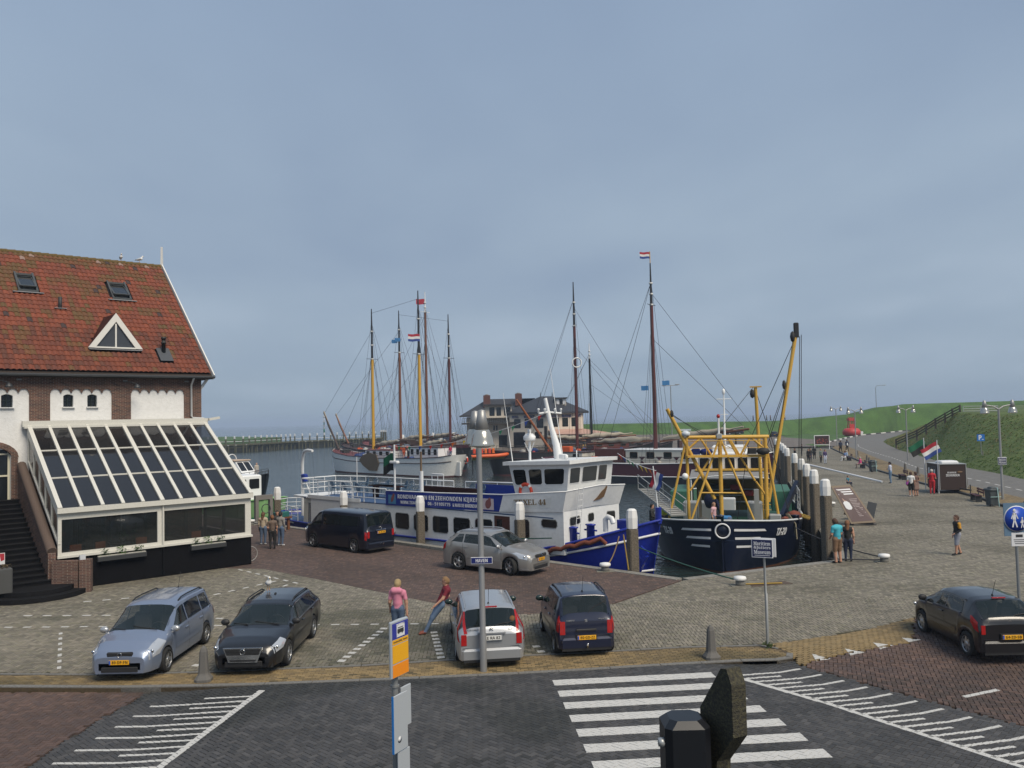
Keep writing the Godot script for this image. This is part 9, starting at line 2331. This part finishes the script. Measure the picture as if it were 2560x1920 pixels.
	person("person in a white and blue striped shirt standing on the quay with arms folded", V(32.6, 0, -72.1), PI / 2 + 2.6, 1.85, [s2, blk, Color(0.42, 0.45, 0.55), Color(0.1, 0.17, 0.27), blk], {"lw": V(0.03, 0.66, 0.1), "rw": V(-0.03, 0.66, 0.1)}, {"bare_arms": false})
	person("person in a white T-shirt and black shorts with a pink bag near the kiosk", V(28.95, 0, -60.75), PI - 0.3, 1.78, [s, brown, wht, blk, wht], {}, {"bare_legs": true, "bag": [V(0.13, 0.62, 0.02), V(0.14, 0.52, 0.02), Color(0.4, 0.08, 0.36)]}, 0.036)
	person("person in a brown patterned dress near the kiosk with elbow out", V(29.4, 0, -60.95), PI + 0.4, 1.76, [s, brown, Color(0.14, 0.08, 0.065), Color(0.2, 0.13, 0.11), Color(0.3, 0.2, 0.15)], {"re": V(-0.2, 0.67, 0.0), "rw": V(-0.1, 0.58, 0.04)}, {"skirt": true, "bare_legs": true}, 0.036)
	person("person in red overalls leaning at the kiosk counter", V(31.1, 0, -62.0), PI - 0.5, 1.85, [s, grey, Color(0.4, 0.015, 0.02), Color(0.4, 0.015, 0.02), Color(0.08, 0.09, 0.1)], {"lw": V(0.06, 0.62, 0.16), "rw": V(-0.06, 0.62, 0.16)}, {}, 0.036)
	person("child in a blue shirt sitting on the quay behind the posts", V(28.0, 0, -69.9), 0.6, 1.25, [s, brown, Color(0.03, 0.15, 0.22), navy, blk], sit.duplicate(), {})
	var seat := sit.duplicate()
	person("person in a pink cardigan sitting on a bench", V(38.35, 0.0, -92.0), -PI / 2 - 0.2, 1.7, [s, grey, Color(0.55, 0.06, 0.2), Color(0.25, 0.2, 0.17), blk], seat, {"bare_arms": false})
	person("person in a blue shirt on the far bench, the left one", V(42.5, 0.0, -106.6), -PI / 2 - 0.2, 1.7, [s, brown, Color(0.14, 0.22, 0.42), wht, wht], seat, {})
	person("person in a pale blue shirt on the far bench, the right one", V(43.1, 0.0, -107.5), -PI / 2 - 0.2, 1.7, [s, grey, Color(0.3, 0.42, 0.6), blk, blk], seat, {})
	person("person in a navy jacket walking away along the far footway, the left of two", V(49.4, 0.1, -125.5), PI, 1.85, [s, brown, navy, blk, blk], walk, {"bare_arms": false})
	person("person with a white bag walking away along the far footway, the right of two", V(51.6, 0.1, -128.5), PI, 1.85, [s, brown, navy, blk, blk], walk, {"bare_arms": false, "bag": [V(0, 0.68, -0.06), V(0, 0.55, -0.06), wht]})
	var far := [[38.3, -103.7, blond, Color(0.12, 0.15, 0.14), blk, "grey jacket"], [37.9, -101.2, brown, Color(0.06, 0.04, 0.12), Color(0.4, 0.45, 0.55), "purple top and pale shorts"], [40.4, -111.7, blk, blk, blk, "black coat, farthest of the group"], [37.0, -104.3, blk, Color(0.02, 0.018, 0.018), blk, "black clothes holding something"], [36.2, -107.0, brown, blk, blk, "black coat left of the group"], [42.1, -121.4, brown, Color(0.03, 0.02, 0.02), blk, "dark coat alone behind the group"], [38.0, -106.5, blk, blk, navy, "dark coat in the middle of the group"]]
	for q in far: person("person standing far along the quay in " + q[5], V(q[0], 0, q[1]), q[0], 1.74, [s, q[2], q[3], q[4], blk], {}, {"bare_arms": false}, 0.055, "people far along the quay")
	person("person in a yellow vest standing on the trawler by the gangway", V(8.85, -0.6, -49.6), -0.2, 1.78, [s, blk, Color(0.5, 0.55, 0.06), navy, blk], {"lw": V(0.04, 0.58, 0.12), "rw": V(-0.04, 0.58, 0.12)}, {"bare_arms": false})
	person("person in a blue shirt and jeans bending over on the trawler's foredeck", V(11.7, -0.35, -46.2), -PI / 2, 1.75, [s, brown, Color(0.03, 0.16, 0.36), jean, blk], {"hip": V(0, 0.5, -0.1), "chest": V(0, 0.55, 0.17), "neck": V(0, 0.54, 0.25), "head": V(0, 0.5, 0.32), "ls": V(0.108, 0.54, 0.19), "rs": V(-0.108, 0.54, 0.19), "le": V(0.13, 0.4, 0.24), "re": V(-0.13, 0.4, 0.24), "lw": V(0.1, 0.28, 0.28), "rw": V(-0.1, 0.28, 0.28), "lh": V(0.055, 0.49, -0.08), "rh": V(-0.055, 0.49, -0.08)}, {})
	person("person in a pale pink top behind the one bending on the trawler", V(11.3, -0.35, -47.4), 0.8, 1.66, [s, Color(0.28, 0.16, 0.1), Color(0.55, 0.33, 0.36), jean, blk], {}, {"long": true})
	person("person in black crouching at the foot of the gangway", V(7.3, 0.35, -44.6), 1.2, 1.7, [s, blk, Color(0.02, 0.02, 0.022), blk, blk], sit, {"bare_arms": false})
	person("person in a blue shirt standing on the maroon barge", V(16.3, 0.55, -103.2), PI, 1.75, [s, brown, Color(0.02, 0.08, 0.2), Color(0.25, 0.25, 0.24), blk], {}, {}, 0.055)
	person("person in an orange shirt on the maroon barge", V(14.9, 0.55, -104.4), PI, 1.75, [s, brown, Color(0.55, 0.06, 0.02), Color(0.25, 0.25, 0.24), blk], {}, {}, 0.055)
	person("person in a crimson top on the stern of the white barge", V(-9.2, 0.95, -121.0), 0.4, 1.75, [s, brown, Color(0.36, 0.01, 0.06), jean, blk], {}, {"bare_arms": false}, 0.055)
	person("person in orange on the deck of the white barge", V(-17.0, 0.8, -128.6), 0.4, 1.75, [s, brown, Color(0.55, 0.09, 0.02), Color(0.55, 0.09, 0.02), blk], {}, {"bare_arms": false}, 0.055)
	person("person in a beige jacket on the motor yacht's deck", V(-29.2, 0.36, -94.3), 0.6, 1.7, [s, grey, Color(0.4, 0.36, 0.3), Color(0.2, 0.2, 0.2), blk], {}, {"bare_arms": false}, 0.055)
	for q in [[65.9, 4.05, -227.5, Color(0.02, 0.02, 0.05), "dark clothes at the head of the dike steps"], [70.8, 4.0, -231.5, Color(0.1, 0.1, 0.1), "grey beside the dike steps"], [72.2, 4.0, -232.5, Color(0.06, 0.02, 0.02), "brown on a scooter beside the dike steps"], [79.0, 4.0, -241.0, Color(0.45, 0.35, 0.2), "a beige jacket alone on the dike"]]:
		person("person on the dike in " + q[4], V(q[0], q[1], q[2]), 1.0, 1.78, [s, brown, q[3], blk, blk], walk, {"bare_arms": false}, 0.06, "people on the dike")
	var R := Basis(Vector3.UP,HT)
	var k := 0
	for q in [[HA + R * V(4.74, 15.68, -12.5), "white gull on the roof ridge, the left of two", 0.6], [HA + R * V(5.74, 15.68, -12.5), "white gull on the roof ridge, nearest the finial", 1.9], [V(-7.25, 1.49, -24.4), "white gull standing on the black estate's roof", 0.5]]:
		var t := thing("gull", q[1], "bird", q[0], q[2], "gulls")
		var W := Color(.66,.66,.65); var G := Color(.3,.31,.33)
		var sc := 1.15
		var bones := [[V(0,.16,-.08),V(0,.21,.07),.055,.07,W],[V(0,.24,.1),V(0,.31,.12),.04,.034,W],[V(0,.33,.125),V(0,.335,.14),.036,.032,W],[V(0,.33,.17),V(0,.322,.21),.012,.007,Color(.5,.3,.03)],[V(.05,.2,.04),V(.03,.15,-.2),.034,.012,G],[V(-.05,.2,.04),V(-.03,.15,-.2),.034,.012,G],[V(0,.15,-.12),V(0,.13,-.24),.03,.012,W],[V(.025,.0,.0),V(.022,.13,-.01),.011,.011,Color(.45,.25,.12)],[V(-.025,.0,.0),V(-.022,.13,-.01),.011,.011,Color(.45,.25,.12)],[V(.025,.008,-.01),V(.03,.006,.05),.01,.012,Color(.45,.25,.12)],[V(-.025,.008,-.01),V(-.03,.006,.05),.01,.012,Color(.45,.25,.12)]]
		for b in bones:
			for i in 4: b[i] *= sc
		put("body", skin(bones, 0.014, 0.02), mat("person_tint", 1, 1, 1, 0.8), t); k += 1
func _ready() -> void:
	make_view()
	make_ground()
	make_house()
	make_hotel()
	make_pier()
	make_passenger_boat()
	make_trawler()
	make_fleet()
	make_cars()
	make_street()
	make_people()
